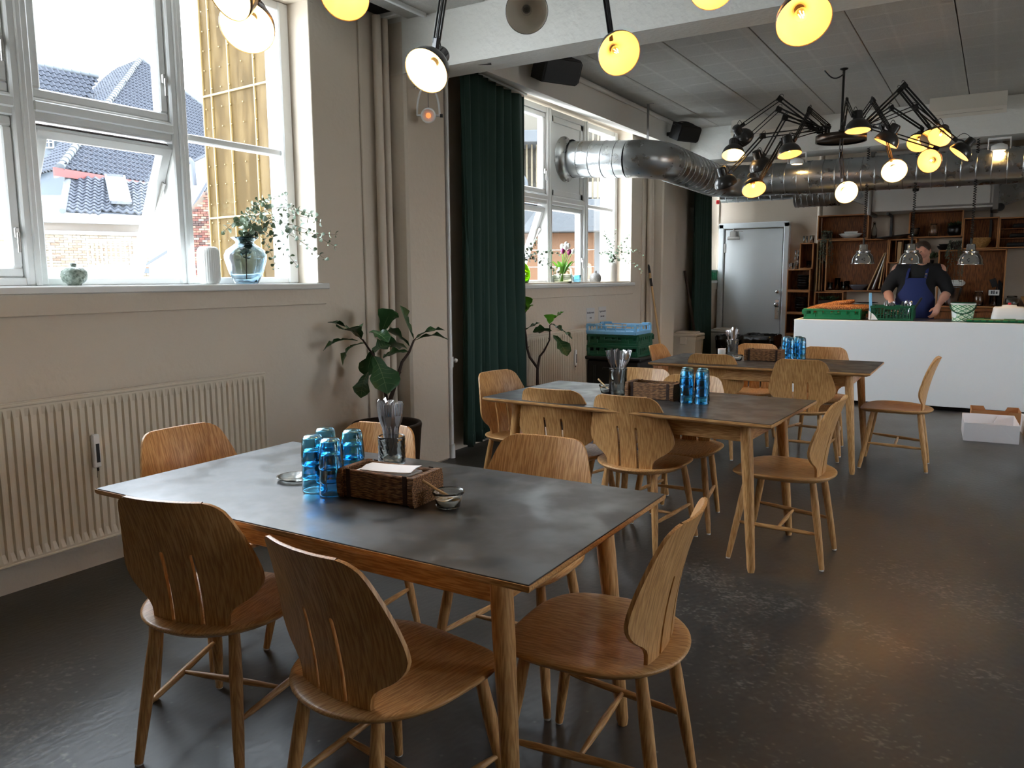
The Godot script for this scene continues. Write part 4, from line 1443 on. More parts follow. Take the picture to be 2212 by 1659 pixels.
func build_ducts() -> void:
	var o := thing("ventilation_duct", "large spiral zinc duct from the window panel round to the right under the far beam", "duct", Vector3.ZERO)
	var R := 0.182
	var a := Vector3(-3.93, 2.63, -7.50)
	var b := Vector3(-3.22, 2.575, -7.50)
	var e1 := []
	for k in 9:
		var t := PI / 2 * k / 8.0
		e1.append(Vector3(-3.22 + 0.30 * sin(t), 2.575 - 0.02 * k / 8.0, -7.80 + 0.30 * cos(t)))
	var c := Vector3(-2.92, 2.555, -7.80)
	var d := Vector3(-2.92, 2.53, -9.32)
	var e2 := []
	for k in 9:
		var t := PI / 2 * k / 8.0
		e2.append(Vector3(-2.62 - 0.30 * cos(t), 2.53, -9.32 - 0.30 * sin(t)))
	var e := Vector3(-2.62, 2.53, -9.62)
	var f := Vector3(3.8, 2.47, -9.62)
	seamed_duct([a, a.lerp(b, 0.5), b], R, 0.135, "spiral_section", o)
	var g := G.new()
	g.tube(e1, R + 0.003, 40, false)
	part("elbow", g, "zinc", o)
	seamed_duct([c, c.lerp(d, 0.5), d], R, 0.135, "spiral_section", o)
	g = G.new()
	g.tube(e2, R + 0.003, 40, false)
	part("elbow", g, "zinc", o)
	seamed_duct([e, e.lerp(f, 0.5), f], R, 0.135, "spiral_section", o)
	for q in [[b, Vector3.RIGHT], [e1[3], (e1[4] - e1[2]).normalized()], [e1[6], (e1[7] - e1[5]).normalized()], [c, Vector3.FORWARD], [d, Vector3.FORWARD], [e2[3], (e2[4] - e2[2]).normalized()], [e2[6], (e2[7] - e2[5]).normalized()], [e, Vector3.RIGHT], [Vector3(-0.45, 2.51, -9.62), Vector3.RIGHT], [Vector3(-0.38, 2.51, -9.62), Vector3.RIGHT]]:
		collar(q[0], q[1], R, 0.012, o)
	g = G.new()
	g.lathe([Vector2(R + 0.012, 0.10), Vector2(R + 0.012, 0.012), Vector2(R + 0.05, 0.010), Vector2(R + 0.05, 0.0)], 40, aim(Vector3(-3.935, 2.63, -7.50), Vector3.RIGHT))
	for k in 8:
		var t := TAU * k / 8
		g.ball(Vector3(-3.92, 2.63 + cos(t) * (R + 0.034), -7.50 + sin(t) * (R + 0.034)), Vector3(0.006, 0.008, 0.008), 8, 4)
	part("wall_flange", g, "zinc", o)
	g = G.new()
	g.box(Vector3(-3.14, 2.95, -7.80), Vector3(0.025, 0.40, 0.004))
	g.box(Vector3(-3.12, 3.148, -7.80), Vector3(0.07, 0.004, 0.025))
	g.box(Vector3(-3.13, 2.755, -7.80), Vector3(0.06, 0.03, 0.03), 0.004)
	part("hanger", g, "brushed_steel", o)
	g = G.new()
	g.tube([Vector3(-0.415, 2.34, -9.62), Vector3(-0.415, 2.31, -9.62)], 0.012, 8)
	g.tube([Vector3(-0.415, 2.69, -9.62), Vector3(-0.415, 3.0, -9.62)], 0.006, 8)
	part("hanger", g, "brushed_steel", o)
	# smaller duct with a silencer along the end wall
	o = thing("silencer_duct", "narrow zinc duct with a fat ribbed silencer above the white door", "duct", Vector3.ZERO)
	seamed_duct([Vector3(-3.55, 2.585, -11.75), Vector3(-2.5, 2.585, -11.75)], 0.10, 0.16, "narrow_duct", o)
	seamed_duct([Vector3(-2.5, 2.565, -11.75), Vector3(-1.90, 2.565, -11.75)], 0.20, 0.075, "silencer", o)
	seamed_duct([Vector3(-1.90, 2.585, -11.75), Vector3(-1.50, 2.62, -11.75)], 0.10, 0.16, "narrow_duct", o)
	g = G.new()
	var cab := []
	for k in 13: cab.append(Vector3(-3.5 + 0.12 * sin(k * 0.9), 2.75 - 0.10 * cos(k * 0.52), -11.70 + 0.02 * k))
	g.tube(cab, 0.008, 6)
	part("cable", g, "grey_dark", o)
	g = G.new()
	g.box(Vector3(-3.60, 2.50, -11.72), Vector3(0.05, 0.06, 0.04), 0.01)
	part("valve", g, "red_plastic", o, "small red valve handle")
	# air handling unit
	o = thing("air_unit", "white ceiling-hung air handling unit with an access door", "air unit", Vector3(-0.78, 2.62, -11.85))
	g = G.new()
	g.box(Vector3(0, 0, 0), Vector3(1.40, 0.76, 0.62), 0.008)
	part("casing", g, "white_plastic", o)
	g = G.new()
	g.box(Vector3(0.24, -0.06, 0.317), Vector3(0.80, 0.56, 0.02), 0.004)
	part("access_door", g, "white_plastic", o)
	g = G.new()
	for s in [[-0.72, 0.02], [0.70, 0.03]]: g.box(Vector3(s[0], 0, 0.05), Vector3(s[1] * 2, 0.84, 0.66), 0.006)
	for y in [-0.345, 0.225]: g.box(Vector3(0.24, y, 0.322), Vector3(0.86, 0.022, 0.022), 0.003)
	part("frame_rail", g, "brushed_steel", o)
	g = G.new()
	g.box(Vector3(-0.19, -0.10, 0.335), Vector3(0.07, 0.09, 0.03), 0.006)
	g.box(Vector3(0.58, 0.02, 0.33), Vector3(0.04, 0.22, 0.02), 0.004)
	g.ball(Vector3(-0.62, 0.30, 0.32), Vector3(0.02, 0.02, 0.02), 8, 6)
	part("latch", g, "black_matt", o)
	g = G.new()
	g.prism(PackedVector2Array([Vector2(-0.74, -0.30), Vector2(-0.74, 0.30), Vector2(-1.15, 0.12), Vector2(-1.15, -0.12)]), 0.4, Transform3D(Basis.IDENTITY, Vector3(0, 0, -0.2)))
	g.prism(PackedVector2Array([Vector2(0.73, -0.36), Vector2(0.73, 0.33), Vector2(1.7, 0.33), Vector2(1.7, -0.02)]), 0.4, Transform3D(Basis.IDENTITY, Vector3(0, 0, -0.2)))
	part("transition", g, "zinc", o)
	g = G.new()
	for s in [-0.52, 0.66]:
		g.box(Vector3(s, -0.40, -0.10), Vector3(0.03, 0.03, 0.56), 0.003)
		g.box(Vector3(s, -0.56, -0.32), Vector3(0.03, 0.34, 0.03), 0.003)
	g.ball(Vector3(0.75, -0.38, 0.2), Vector3(0.05, 0.05, 0.05), 10, 6)
	part("bracket", g, "grey_dark", o)
	# upright pipe by the shelves
	g = G.new()
	g.tube([Vector3(-2.235, 0.0, -12.13), Vector3(-2.235, 3.3, -12.13)], 0.035, 12)
	solo("waste_pipe", g, "plaster", "white vertical pipe on the end wall left of the wooden boxes", "pipe")
	# loudspeakers
	var sp := [[Vector3(-3.02, 3.01, -5.62), 0.9, 0.34, "larger black loudspeaker tilted under the ceiling beside the near beam"], [Vector3(-3.03, 2.98, -8.62), 0.7, 0.30, "smaller black loudspeaker tilted under the ceiling above the duct"]]
	for q in sp:
		o = thing("loudspeaker", q[3], "loudspeaker", q[0])
		var s: float = q[2]
		var bs := Basis(Vector3.UP, deg_to_rad(62.0)) * Basis(Vector3.RIGHT, deg_to_rad(24.0))
		g = G.new()
		g.prism(PackedVector2Array([Vector2(-s * 0.5, -s * 0.28), Vector2(s * 0.42, -s * 0.28), Vector2(s * 0.5, -s * 0.2), Vector2(s * 0.5, s * 0.2), Vector2(s * 0.42, s * 0.28), Vector2(-s * 0.5, s * 0.28)]), s * 0.5, Transform3D(bs, bs * Vector3(0, 0, -s * 0.25)))
		part("cabinet", g, "black_matt", o)
		g = G.new()
		g.box(bs * Vector3(0, 0, s * 0.26), Vector3(s * 0.92, s * 0.5, 0.012), 0.004, bs)
		part("grille", g, "black_rod", o)
		g = G.new()
		for k in 2: g.tube(arc(Vector3.ZERO, bs * Vector3(0, s * 0.34, 0), bs * Vector3(-s * 0.62, 0, 0), -PI / 2 + 0.6, PI / 2 - 0.6, 8).map(func(p): return p + bs * Vector3(0, 0, -0.05 + 0.04 * k)), 0.006, 6)
		g.box(Vector3(-0.16, 0, 0), Vector3(0.12, 0.04, 0.04), 0.004)
		part("yoke", g, "black_rod", o)
	# radiators
	radiator("long cream ribbed radiator under the first window", Vector3(WX, 0, -3.14), 2.3, 0.86, 0.165, 0.036, -2.09)
	radiator("cream ribbed radiator under the second window behind the young fig", Vector3(WX, 0, -7.62), 1.58, 0.87, 0.16, 0.036, -7.12)


func radiator(label: String, at: Vector3, L: float, top: float, bot: float, pitch: float, meter_z: float) -> void:
	var o := thing("radiator", label, "radiator", Vector3(WX, 0, 0))
	var zr := at.z
	var g := G.new()
	var rows := []
	var x0 := 0.105
	var n := int(L / pitch)
	var ys := [bot, bot + 0.012, bot + 0.05, top - 0.05, top - 0.012, top]
	for k in ys.size():
		var ring := PackedVector3Array()
		var dep: float = [0.0, 0.0, 1.0, 1.0, 0.0, 0.0][k]
		for i in n:
			var z := zr + L * i / n
			for q in [[0.0, 0.0], [0.30, 0.0], [0.45, 1.0], [0.85, 1.0]]: ring.append(Vector3(x0 - 0.012 * q[1] * dep, ys[k], z + pitch * q[0]))
		ring.append(Vector3(x0, ys[k], zr + L))
		rows.append(ring)
	for r in rows.size() - 1:
		g.flat()
		var ra: PackedVector3Array = rows[r]
		var rb: PackedVector3Array = rows[r + 1]
		for i in ra.size() - 1: g.quad(ra[i], rb[i], rb[i + 1], ra[i + 1])
	part("front_panel", g, "radiator", o)
	g = G.new()
	g.box(Vector3(0.045, (top + bot) / 2, zr + L / 2), Vector3(0.02, top - bot, L))
	part("back_panel", g, "radiator", o)
	g = G.new()
	g.box(Vector3(x0 - 0.004, top + 0.004, zr + L / 2), Vector3(0.016, 0.014, L), 0.004)
	g.box(Vector3(0.045, top + 0.004, zr + L / 2), Vector3(0.026, 0.014, L - 0.08), 0.004)
	g.box(Vector3(x0 - 0.004, bot - 0.003, zr + L / 2), Vector3(0.016, 0.012, L), 0.003)
	var z := zr + 0.25
	while z < zr + L:
		g.box(Vector3(0.075, top + 0.002, z), Vector3(0.06, 0.008, 0.02))
		z += 0.35
	part("top_rail", g, "radiator", o)
	g = G.new()
	for e in [zr + 0.004, zr + L - 0.004]: g.box(Vector3(0.068, (top + bot) / 2, e), Vector3(0.07, top - bot, 0.008), 0.002)
	part("end_plate", g, "radiator", o)
	g = G.new()
	for e in [zr + 0.3, zr + L - 0.3]: g.box(Vector3(0.018, (top + bot) / 2, e), Vector3(0.036, 0.3, 0.03))
	part("wall_bracket", g, "radiator", o)
	g = G.new()
	g.box(Vector3(x0 + 0.012, 0.60, meter_z), Vector3(0.022, 0.16, 0.036), 0.005)
	var m := part("heat_meter", g, "white_plastic", o, "small white heat meter clipped to the ribs")
	g = G.new()
	g.box(Vector3(x0 + 0.0235, 0.59, meter_z - 0.003), Vector3(0.002, 0.09, 0.016))
	g.ball(Vector3(x0 + 0.012, 0.510, meter_z - 0.004), Vector3(0.006, 0.009, 0.006), 8, 5)
	g.tube([Vector3(x0 + 0.012, 0.515, meter_z), Vector3(x0 + 0.02, 0.49, meter_z + 0.006), Vector3(x0 + 0.012, 0.47, meter_z + 0.003)], 0.0012, 4)
	part("display", g, "black_matt", m)
	if meter_z < -5.0:
		g = G.new()
		g.tube([Vector3(0.06, top - 0.05, zr + L), Vector3(0.06, top - 0.05, zr + L + 0.10)], 0.024, 14)
		g.tube([Vector3(0.06, top - 0.05, zr + L + 0.08), Vector3(0.06, 0.0, zr + L + 0.08)], 0.009, 8)
		part("thermostat", g, "white_plastic", o)


# ---------------------------------------------------------------- curtains, plants, vases
func curtain(label: String, pts: Array, y0: float, y1: float, folds: int, amp: float) -> void:
	var o := thing("curtain", label, "curtain", Vector3.ZERO)
	var g := G.new()
	var n := folds * 12
	var rows := []
	for k in 13:
		var t := k / 12.0
		var ring := PackedVector3Array()
		for i in n + 1:
			var u := float(i) / n
			var seg := u * (pts.size() - 1)
			var q := mini(int(seg), pts.size() - 2)
			var p: Vector3 = pts[q].lerp(pts[q + 1], seg - q)
			var d: Vector3 = (pts[q + 1] - pts[q]).normalized()
			var nn := d.cross(Vector3.UP)
			var ph := u * folds * TAU + 0.5 * sin(u * 17.0) + 0.25 * sin(t * 3.0 + u * 9.0)
			var a := amp * (0.55 + 0.45 * t) * (1.0 + 0.3 * sin(u * 31.0 + 1.0))
			ring.append(Vector3(p.x, lerpf(y1, y0, t), p.z) + nn * a * (sin(ph) + 0.25 * sin(2.0 * ph + 1.0)) + d * 0.012 * sin(ph * 2.0) + nn * 0.02 * sin(t * 2.2 + u * 6.0))
		rows.append(ring)
	g.grid(rows)
	part("cloth", g, "curtain_velvet", o)
	g = G.new()
	var hem := []
	for k in 2: hem.append(rows[12])
	var r2 := PackedVector3Array()
	var r3 := PackedVector3Array()
	for v in rows[12]:
		r2.append(v + Vector3(0.004, 0.10, 0.0))
		r3.append(v + Vector3(0.004, -0.002, 0.0))
	g.grid([r2, r3, rows[12]])
	part("hem", g, "curtain_velvet", o)
	g = G.new()
	var rail := []
	for p in pts: rail.append(Vector3(p.x, y1 + 0.02, p.z))
	g.tube(rail, 0.011, 8)
	part("rail", g, "white_plastic", o)


func leaf(base: Vector3, tip: Vector3, w: float, droop: float, roll: float, mat_name: String, parent: Node) -> void:
	var g := G.new()
	var d := tip - base
	var L := d.length()
	var f := d.normalized()
	var side := f.cross(Vector3.UP)
	if side.length() < 0.15: side = Vector3(0.84, 0, -0.54)
	side = side.normalized().rotated(f, roll)
	var up := side.cross(f).normalized()
	var front := []
	for k in 9:
		var t := k / 8.0
		var prof: float = [0.03, 0.30, 0.42, 0.48, 0.66, 0.92, 1.0, 0.78, 0.06][k]
		var c := base + f * L * t + up * L * droop * (sin(PI * t)) * 0.9
		var hw := w * 0.5 * prof
		var wave := 0.018 * sin(t * 14.0) * prof
		front.append(PackedVector3Array([c - side * hw + up * (hw * 0.28 + wave), c - side * hw * 0.5 + up * hw * 0.06, c, c + side * hw * 0.5 + up * hw * 0.06, c + side * hw + up * (hw * 0.28 - wave)]))
	g.grid(front)
	var under := []
	for r in front:
		var q := PackedVector3Array()
		for v in r: q.append(v - up * 0.0012)
		under.append(q)
	g.grid(under, false, true)
	var lf := part("leaf", g, mat_name, parent)
	g = G.new()
	var mid := []
	var rad := []
	for k in 9:
		mid.append(front[k][2] - up * 0.0002)
		rad.append(lerpf(0.0024, 0.0007, k / 8.0))
	g.tube(mid, rad, 5, false)
	for k in range(2, 7):
		for s in [0, 4]: g.tube([front[k][2], front[mini(k + 1, 8)][1 if s == 0 else 3].lerp(front[k][1 if s == 0 else 3], 0.5), front[mini(k + 1, 8)][s].lerp(front[mini(k + 1, 8)][2], 0.15)], [0.0011, 0.0008, 0.0004], 4, false)
	part("veins", g, "fig_vein", lf)


func fig(called_label: String, pot_at: Vector3, pot_r: float, pot_h: float, stems: Array, leaves: Array) -> void:
	var o := thing("potted_fig", called_label, "potted plant", Vector3.ZERO)
	var g := G.new()
	g.lathe([Vector2(0, 0), Vector2(pot_r * 0.78, 0), Vector2(pot_r * 0.84, 0.02), Vector2(pot_r * 0.98, pot_h * 0.9), Vector2(pot_r, pot_h - 0.012), Vector2(pot_r * 0.985, pot_h), Vector2(pot_r * 0.90, pot_h), Vector2(pot_r * 0.88, pot_h - 0.02), Vector2(pot_r * 0.86, pot_h - 0.09)], 40, Transform3D(Basis.IDENTITY, pot_at))
	part("pot", g, "terracotta_dark", o)
	g = G.new()
	var rows := []
	for k in 7:
		var ring := PackedVector3Array()
		for i in 24:
			var a := TAU * i / 24
			var r := pot_r * 0.875 * k / 6.0
			ring.append(pot_at + Vector3(r * cos(a), pot_h - 0.075 + 0.010 * sin(i * 7.3 + k * 3.1), r * sin(a)))
		rows.append(ring)
	g.grid(rows, true, true)
	var so := part("soil", g, "soil", o)
	so.set_meta("kind", "stuff")
	for s in stems:
		g = G.new()
		var pts: Array = s[1]
		var rad := []
		for i in pts.size(): rad.append(lerpf(s[0], s[0] * 0.38, float(i) / (pts.size() - 1)))
		g.tube(pts, rad, 9)
		for i in range(1, pts.size()):
			var p: Vector3 = pts[i]
			g.tube([p, p + Vector3(0.012 * sin(i * 2.0), 0.008, 0.012 * cos(i * 2.0)), p + Vector3(0.024 * sin(i * 2.0), 0.02, 0.024 * cos(i * 2.0))], [0.005, 0.004, 0.001], 5)
		part("stem", g, "bark", o)
	for l in leaves:
		leaf(Vector3(l[0], l[1], l[2]), Vector3(l[3], l[4], l[5]), l[6], l[7], l[8], "fig_leaf_young" if l.size() > 9 else "fig_leaf", o)


func sprig(pts: Array, n: int, r0: float, o: Node, seed_: int) -> void:      # one branch of round leaves in pairs
	var rg := RandomNumberGenerator.new()
	rg.seed = seed_
	var cv := Curve3D.new()
	for p in pts: cv.add_point(p)
	var L := cv.get_baked_length()
	var sm := []
	for k in 13: sm.append(cv.sample_baked(L * k / 12.0, true))
	var g := G.new()
	var rad := []
	for k in 13: rad.append(lerpf(0.0026, 0.001, k / 12.0))
	g.tube(sm, rad, 5)
	var br := part("branch", g, "twig", o)
	g = G.new()
	g.smooth()
	for k in n:
		var t := 0.22 + 0.78 * (k + 0.5) / n
		var p := cv.sample_baked(L * t, true)
		var q := cv.sample_baked(minf(L, L * t + 0.01), true)
		var d := (q - p).normalized()
		if d.length() < 0.5: d = (sm[12] - sm[11]).normalized()
		var s := d.cross(Vector3.UP).rotated(d, rg.randf() * TAU).normalized()
		for e in [-1.0, 1.0]:
			var r := r0 * lerpf(1.1, 0.62, t) * rg.randf_range(0.8, 1.15)
			var out: Vector3 = (s * e + d * rg.randf_range(0.1, 0.7)).normalized()
			var side := out.cross(d).normalized().rotated(out, rg.randf_range(-0.8, 0.8))
			var up := side.cross(out)
			var c: Vector3 = p + out * r * 1.25
			var tone := rg.randf_range(0.55, 1.15)
			g.st.set_color(Color(tone, tone, tone * rg.randf_range(0.85, 1.0)))
			var ring := []
			for i in 9:
				var a := TAU * i / 9
				ring.append(c + out * cos(a) * r * 1.05 + side * sin(a) * r + up * r * 0.22 * (cos(a * 2.0) - 0.6 * absf(sin(a))))
			g.smooth()
			for i in 9: g.tri(c - up * r * 0.12, ring[i], ring[(i + 1) % 9])
	var lv := part("leaf_pairs", g, "eucalyptus_leaf", br)
	lv.set_meta("kind", "stuff")


func eucalyptus(label: String, sprigs: Array, n: int, r: float, sd: int) -> void:
	var o := thing("eucalyptus_bunch", label, "branches", Vector3.ZERO)
	for i in sprigs.size(): sprig(sprigs[i], n, r, o, sd + i)


func lobed_vase(prof: Array, inner: Array, lobes: int, dep: float) -> G:
	var g := G.new()
	g.lathe(prof, 96 if lobes > 16 else 64, Transform3D.IDENTITY, lobes, dep)
	if inner.size() > 0: g.lathe(inner, 64, Transform3D.IDENTITY, lobes if lobes < 16 else 0, dep * 0.8 if lobes < 16 else 0.0)
	return g


func V(a: float, b: float, c: float) -> Vector3:
	return Vector3(a, b, c)


func build_plants() -> void:
	curtain("dark green velvet curtain gathered beside the near column", [V(-3.56, 0, -5.06), V(-3.60, 0, -5.5), V(-3.64, 0, -6.2)], 0.07, 2.985, 9, 0.05)
	curtain("dark green velvet curtain gathered beside the white door", [V(-3.60, 0, -10.62), V(-3.62, 0, -11.55)], 0.07, 2.985, 7, 0.05)
	fig("big potted fiddle-leaf fig beside the near column", V(-3.36, 0, -3.90), 0.23, 0.47,
		[[0.018, [V(-3.36, 0.40, -3.90), V(-3.34, 0.50, -3.90), V(-3.35, 0.62, -3.93), V(-3.33, 0.70, -3.95), V(-3.31, 0.78, -3.97), V(-3.31, 0.86, -4.01), V(-3.29, 0.92, -4.06), V(-3.27, 1.0, -4.09)]],
		[0.015, [V(-3.37, 0.40, -3.88), V(-3.35, 0.51, -3.90), V(-3.37, 0.65, -3.91), V(-3.36, 0.69, -3.89), V(-3.39, 0.77, -3.86), V(-3.42, 0.91, -3.86), V(-3.52, 1.01, -3.87)]]],
		[[-3.27, 1.01, -4.09, -3.34, 1.23, -4.04, 0.19, -0.02, 0.0], [-3.42, 1.05, -3.94, -3.31, 1.21, -3.92, 0.14, 0.05, -0.5], [-3.50, 1.06, -3.78, -3.64, 1.13, -3.68, 0.08, 0.10, 0.2],
		[-3.53, 1.02, -3.87, -3.48, 1.09, -3.66, 0.19, 0.12, 0.1], [-3.50, 1.01, -3.80, -3.65, 0.95, -3.64, 0.10, 0.16, 0.1], [-3.50, 0.99, -3.88, -3.58, 0.85, -3.74, 0.10, 0.25, 0.2],
		[-3.49, 1.06, -3.90, -3.31, 1.00, -3.88, 0.11, 0.14, 0.3], [-3.29, 0.96, -4.07, -3.45, 1.06, -4.04, 0.15, 0.08, 0.6], [-3.26, 1.01, -4.09, -3.14, 1.06, -4.26, 0.08, 0.14, 0.1],
		[-3.26, 1.00, -4.09, -3.02, 1.01, -4.13, 0.085, 0.14, -0.2], [-3.42, 0.91, -3.86, -3.26, 0.68, -3.80, 0.21, 0.10, 0.15], [-3.50, 0.92, -3.93, -3.44, 0.97, -4.05, 0.14, 0.10, 0.4],
		[-3.29, 0.95, -4.04, -3.50, 0.96, -4.06, 0.14, 0.08, 0.7], [-3.27, 0.93, -4.02, -3.34, 0.90, -3.86, 0.12, 0.10, 0.5], [-3.46, 0.94, -3.90, -3.54, 0.76, -3.92, 0.13, 0.1, 0.4], [-3.48, 0.80, -3.87, -3.47, 0.64, -3.78, 0.11, 0.2, -0.3]])
	fig("young fiddle-leaf fig with bright leaves between curtain and radiator", V(-3.47, 0, -6.11), 0.17, 0.42,
		[[0.016, [V(-3.47, 0.36, -6.11), V(-3.48, 0.44, -6.11), V(-3.49, 0.6, -6.13), V(-3.55, 0.7, -6.09), V(-3.57, 0.78, -6.08), V(-3.59, 0.88, -6.1), V(-3.61, 1.0, -6.1), V(-3.62, 1.09, -6.12)]],
		[0.013, [V(-3.49, 0.58, -6.13), V(-3.49, 0.7, -6.17), V(-3.46, 0.75, -6.2), V(-3.42, 0.85, -6.23), V(-3.43, 0.98, -6.25)]]],
		[[-3.62, 1.09, -6.12, -3.64, 1.24, -6.17, 0.15, 0.02, 0.0, 1], [-3.62, 1.09, -6.13, -3.53, 1.17, -6.12, 0.08, 0.06, 0.2, 1], [-3.63, 1.09, -6.12, -3.70, 1.21, -6.12, 0.03, 0.02, 0.0],
		[-3.43, 0.99, -6.25, -3.40, 1.08, -6.24, 0.13, 0.03, -0.2, 1], [-3.40, 1.04, -6.28, -3.33, 1.10, -6.33, 0.07, 0.05, 0.1, 1], [-3.42, 0.99, -6.26, -3.30, 0.93, -6.24, 0.08, 0.08, 0.0],
		[-3.34, 0.94, -6.28, -3.22, 0.86, -6.28, 0.06, 0.1, 0.0], [-3.41, 0.93, -6.25, -3.55, 0.92, -6.15, 0.14, 0.08, 0.6], [-3.40, 0.89, -6.26, -3.24, 0.71, -6.23, 0.15, 0.08, 0.3], [-3.61, 0.94, -6.11, -3.52, 1.00, -6.23, 0.05, 0.05, 0.0]])
	# near sill
	var y := 1.3805
	var g := lobed_vase([Vector2(0, 0), Vector2(0.030, 0), Vector2(0.034, 0.006), Vector2(0.050, 0.018), Vector2(0.060, 0.045), Vector2(0.058, 0.068), Vector2(0.044, 0.084), Vector2(0.018, 0.090), Vector2(0.014, 0.094), Vector2(0.015, 0.106), Vector2(0.012, 0.107), Vector2(0.010, 0.095), Vector2(0, 0.09)], [], 0, 0.0)
	solo("bud_vase", g, "celadon", "squat grey-green bud vase alone on the near window sill", "vase", Vector3(-3.80, y, -2.16))
	g = lobed_vase([Vector2(0, 0), Vector2(0.040, 0), Vector2(0.050, 0.006), Vector2(0.058, 0.022), Vector2(0.060, 0.045), Vector2(0.060, 0.16), Vector2(0.058, 0.185), Vector2(0.050, 0.202), Vector2(0.042, 0.208), Vector2(0.038, 0.207), Vector2(0.044, 0.19), Vector2(0.05, 0.05), Vector2(0, 0.01)], [], 32, 0.022)
	solo("ribbed_vase", g, "ceramic_white", "white ribbed ceramic vase beside the smoky glass vase", "vase", Vector3(-3.80, y, -2.93))
	g = lobed_vase([Vector2(0, 0), Vector2(0.060, 0), Vector2(0.068, 0.004), Vector2(0.098, 0.07), Vector2(0.118, 0.14), Vector2(0.120, 0.165), Vector2(0.108, 0.195), Vector2(0.070, 0.222), Vector2(0.052, 0.235), Vector2(0.050, 0.245), Vector2(0.076, 0.268), Vector2(0.079, 0.271)],
		[Vector2(0.079, 0.271), Vector2(0.072, 0.268), Vector2(0.046, 0.245), Vector2(0.048, 0.234), Vector2(0.066, 0.219), Vector2(0.104, 0.193), Vector2(0.116, 0.165), Vector2(0.114, 0.14), Vector2(0.094, 0.07), Vector2(0.064, 0.012), Vector2(0, 0.01)], 9, 0.02)
	solo("glass_vase", g, "glass_smoke", "large smoky blue glass vase of eucalyptus on the near window sill", "vase", Vector3(-3.80, y, -3.19))
	var b := V(-3.80, y + 0.02, -3.19)
	var nk := V(-3.79, y + 0.25, -3.19)
	eucalyptus("thick bunch of eucalyptus spilling from the smoky glass vase", [
		[b, nk, V(-3.77, 1.80, -3.22), V(-3.76, 1.88, -3.36), V(-3.74, 1.93, -3.46)], [b, nk, V(-3.74, 1.77, -3.20), V(-3.66, 1.83, -3.34), V(-3.60, 1.80, -3.55)],
		[b, nk, V(-3.72, 1.76, -3.24), V(-3.62, 1.72, -3.46), V(-3.52, 1.60, -3.66)], [b, nk, V(-3.70, 1.72, -3.20), V(-3.58, 1.66, -3.36), V(-3.50, 1.52, -3.55)],
		[b, nk, V(-3.70, 1.72, -3.10), V(-3.62, 1.72, -2.98), V(-3.60, 1.66, -2.88)], [b, nk, V(-3.70, 1.70, -3.16), V(-3.62, 1.60, -3.20), V(-3.58, 1.46, -3.22)],
		[b, nk, V(-3.76, 1.78, -3.26), V(-3.72, 1.84, -3.44), V(-3.66, 1.80, -3.64)], [b, nk, V(-3.68, 1.73, -3.24), V(-3.56, 1.78, -3.34), V(-3.48, 1.74, -3.50)],
		[b, nk, V(-3.76, 1.76, -3.16), V(-3.72, 1.82, -3.20), V(-3.66, 1.86, -3.24)], [b, nk, V(-3.70, 1.74, -3.30), V(-3.60, 1.68, -3.50), V(-3.53, 1.68, -3.68)],
		[b, nk, V(-3.74, 1.80, -3.18), V(-3.68, 1.88, -3.28), V(-3.66, 1.90, -3.40)], [b, nk, V(-3.68, 1.68, -3.24), V(-3.60, 1.58, -3.30), V(-3.55, 1.48, -3.36)]], 15, 0.019, 500)
	# far sill
	y = 1.3455
	g = lobed_vase([Vector2(0, 0), Vector2(0.05, 0), Vector2(0.075, 0.02), Vector2(0.092, 0.07), Vector2(0.090, 0.12), Vector2(0.070, 0.17), Vector2(0.040, 0.20), Vector2(0.036, 0.21), Vector2(0.040, 0.222)], [Vector2(0.040, 0.222), Vector2(0.032, 0.21), Vector2(0.036, 0.20), Vector2(0.066, 0.168), Vector2(0.086, 0.12), Vector2(0.088, 0.07), Vector2(0.070, 0.024), Vector2(0, 0.012)], 0, 0.0)
	solo("glass_vase", g, "glass_green", "round green glass vase against the curtain on the far sill", "vase", Vector3(-3.80, y, -6.36))
	b = V(-3.80, y + 0.02, -6.36)
	nk = V(-3.80, y + 0.21, -6.36)
	eucalyptus("eucalyptus branches in the round green glass vase", [[b, nk, V(-3.78, 1.66, -6.45), V(-3.76, 1.76, -6.58)], [b, nk, V(-3.74, 1.62, -6.48), V(-3.68, 1.66, -6.70), V(-3.64, 1.63, -6.86)], [b, nk, V(-3.72, 1.58, -6.44), V(-3.64, 1.52, -6.62), V(-3.60, 1.42, -6.78)],
		[b, nk, V(-3.76, 1.62, -6.36), V(-3.74, 1.68, -6.44), V(-3.70, 1.74, -6.52)], [b, nk, V(-3.70, 1.58, -6.34), V(-3.64, 1.58, -6.38), V(-3.60, 1.52, -6.42)], [b, nk, V(-3.74, 1.60, -6.42), V(-3.66, 1.60, -6.56), V(-3.62, 1.50, -6.64)]], 11, 0.016, 600)
	g = lobed_vase([Vector2(0, 0), Vector2(0.088, 0), Vector2(0.094, 0.006), Vector2(0.097, 0.03), Vector2(0.096, 0.12), Vector2(0.090, 0.150), Vector2(0.076, 0.162), Vector2(0.078, 0.17)], [Vector2(0.078, 0.17), Vector2(0.073, 0.16), Vector2(0.086, 0.149), Vector2(0.092, 0.12), Vector2(0.093, 0.03), Vector2(0.088, 0.012), Vector2(0, 0.012)], 0, 0.0)
	solo("glass_vase", g, "glass_olive", "wide clear glass vase holding the tulips", "vase", Vector3(-3.80, y, -7.20))
	var tul := [[0.09, 0.33, 0.12, 0], [0.07, 0.345, 0.03, 0], [0.03, 0.34, 0.07, 0], [-0.02, 0.37, -0.10, 0], [0.0, 0.31, -0.20, 0], [0.10, 0.30, 0.19, 1], [0.11, 0.29, 0.09, 1]]
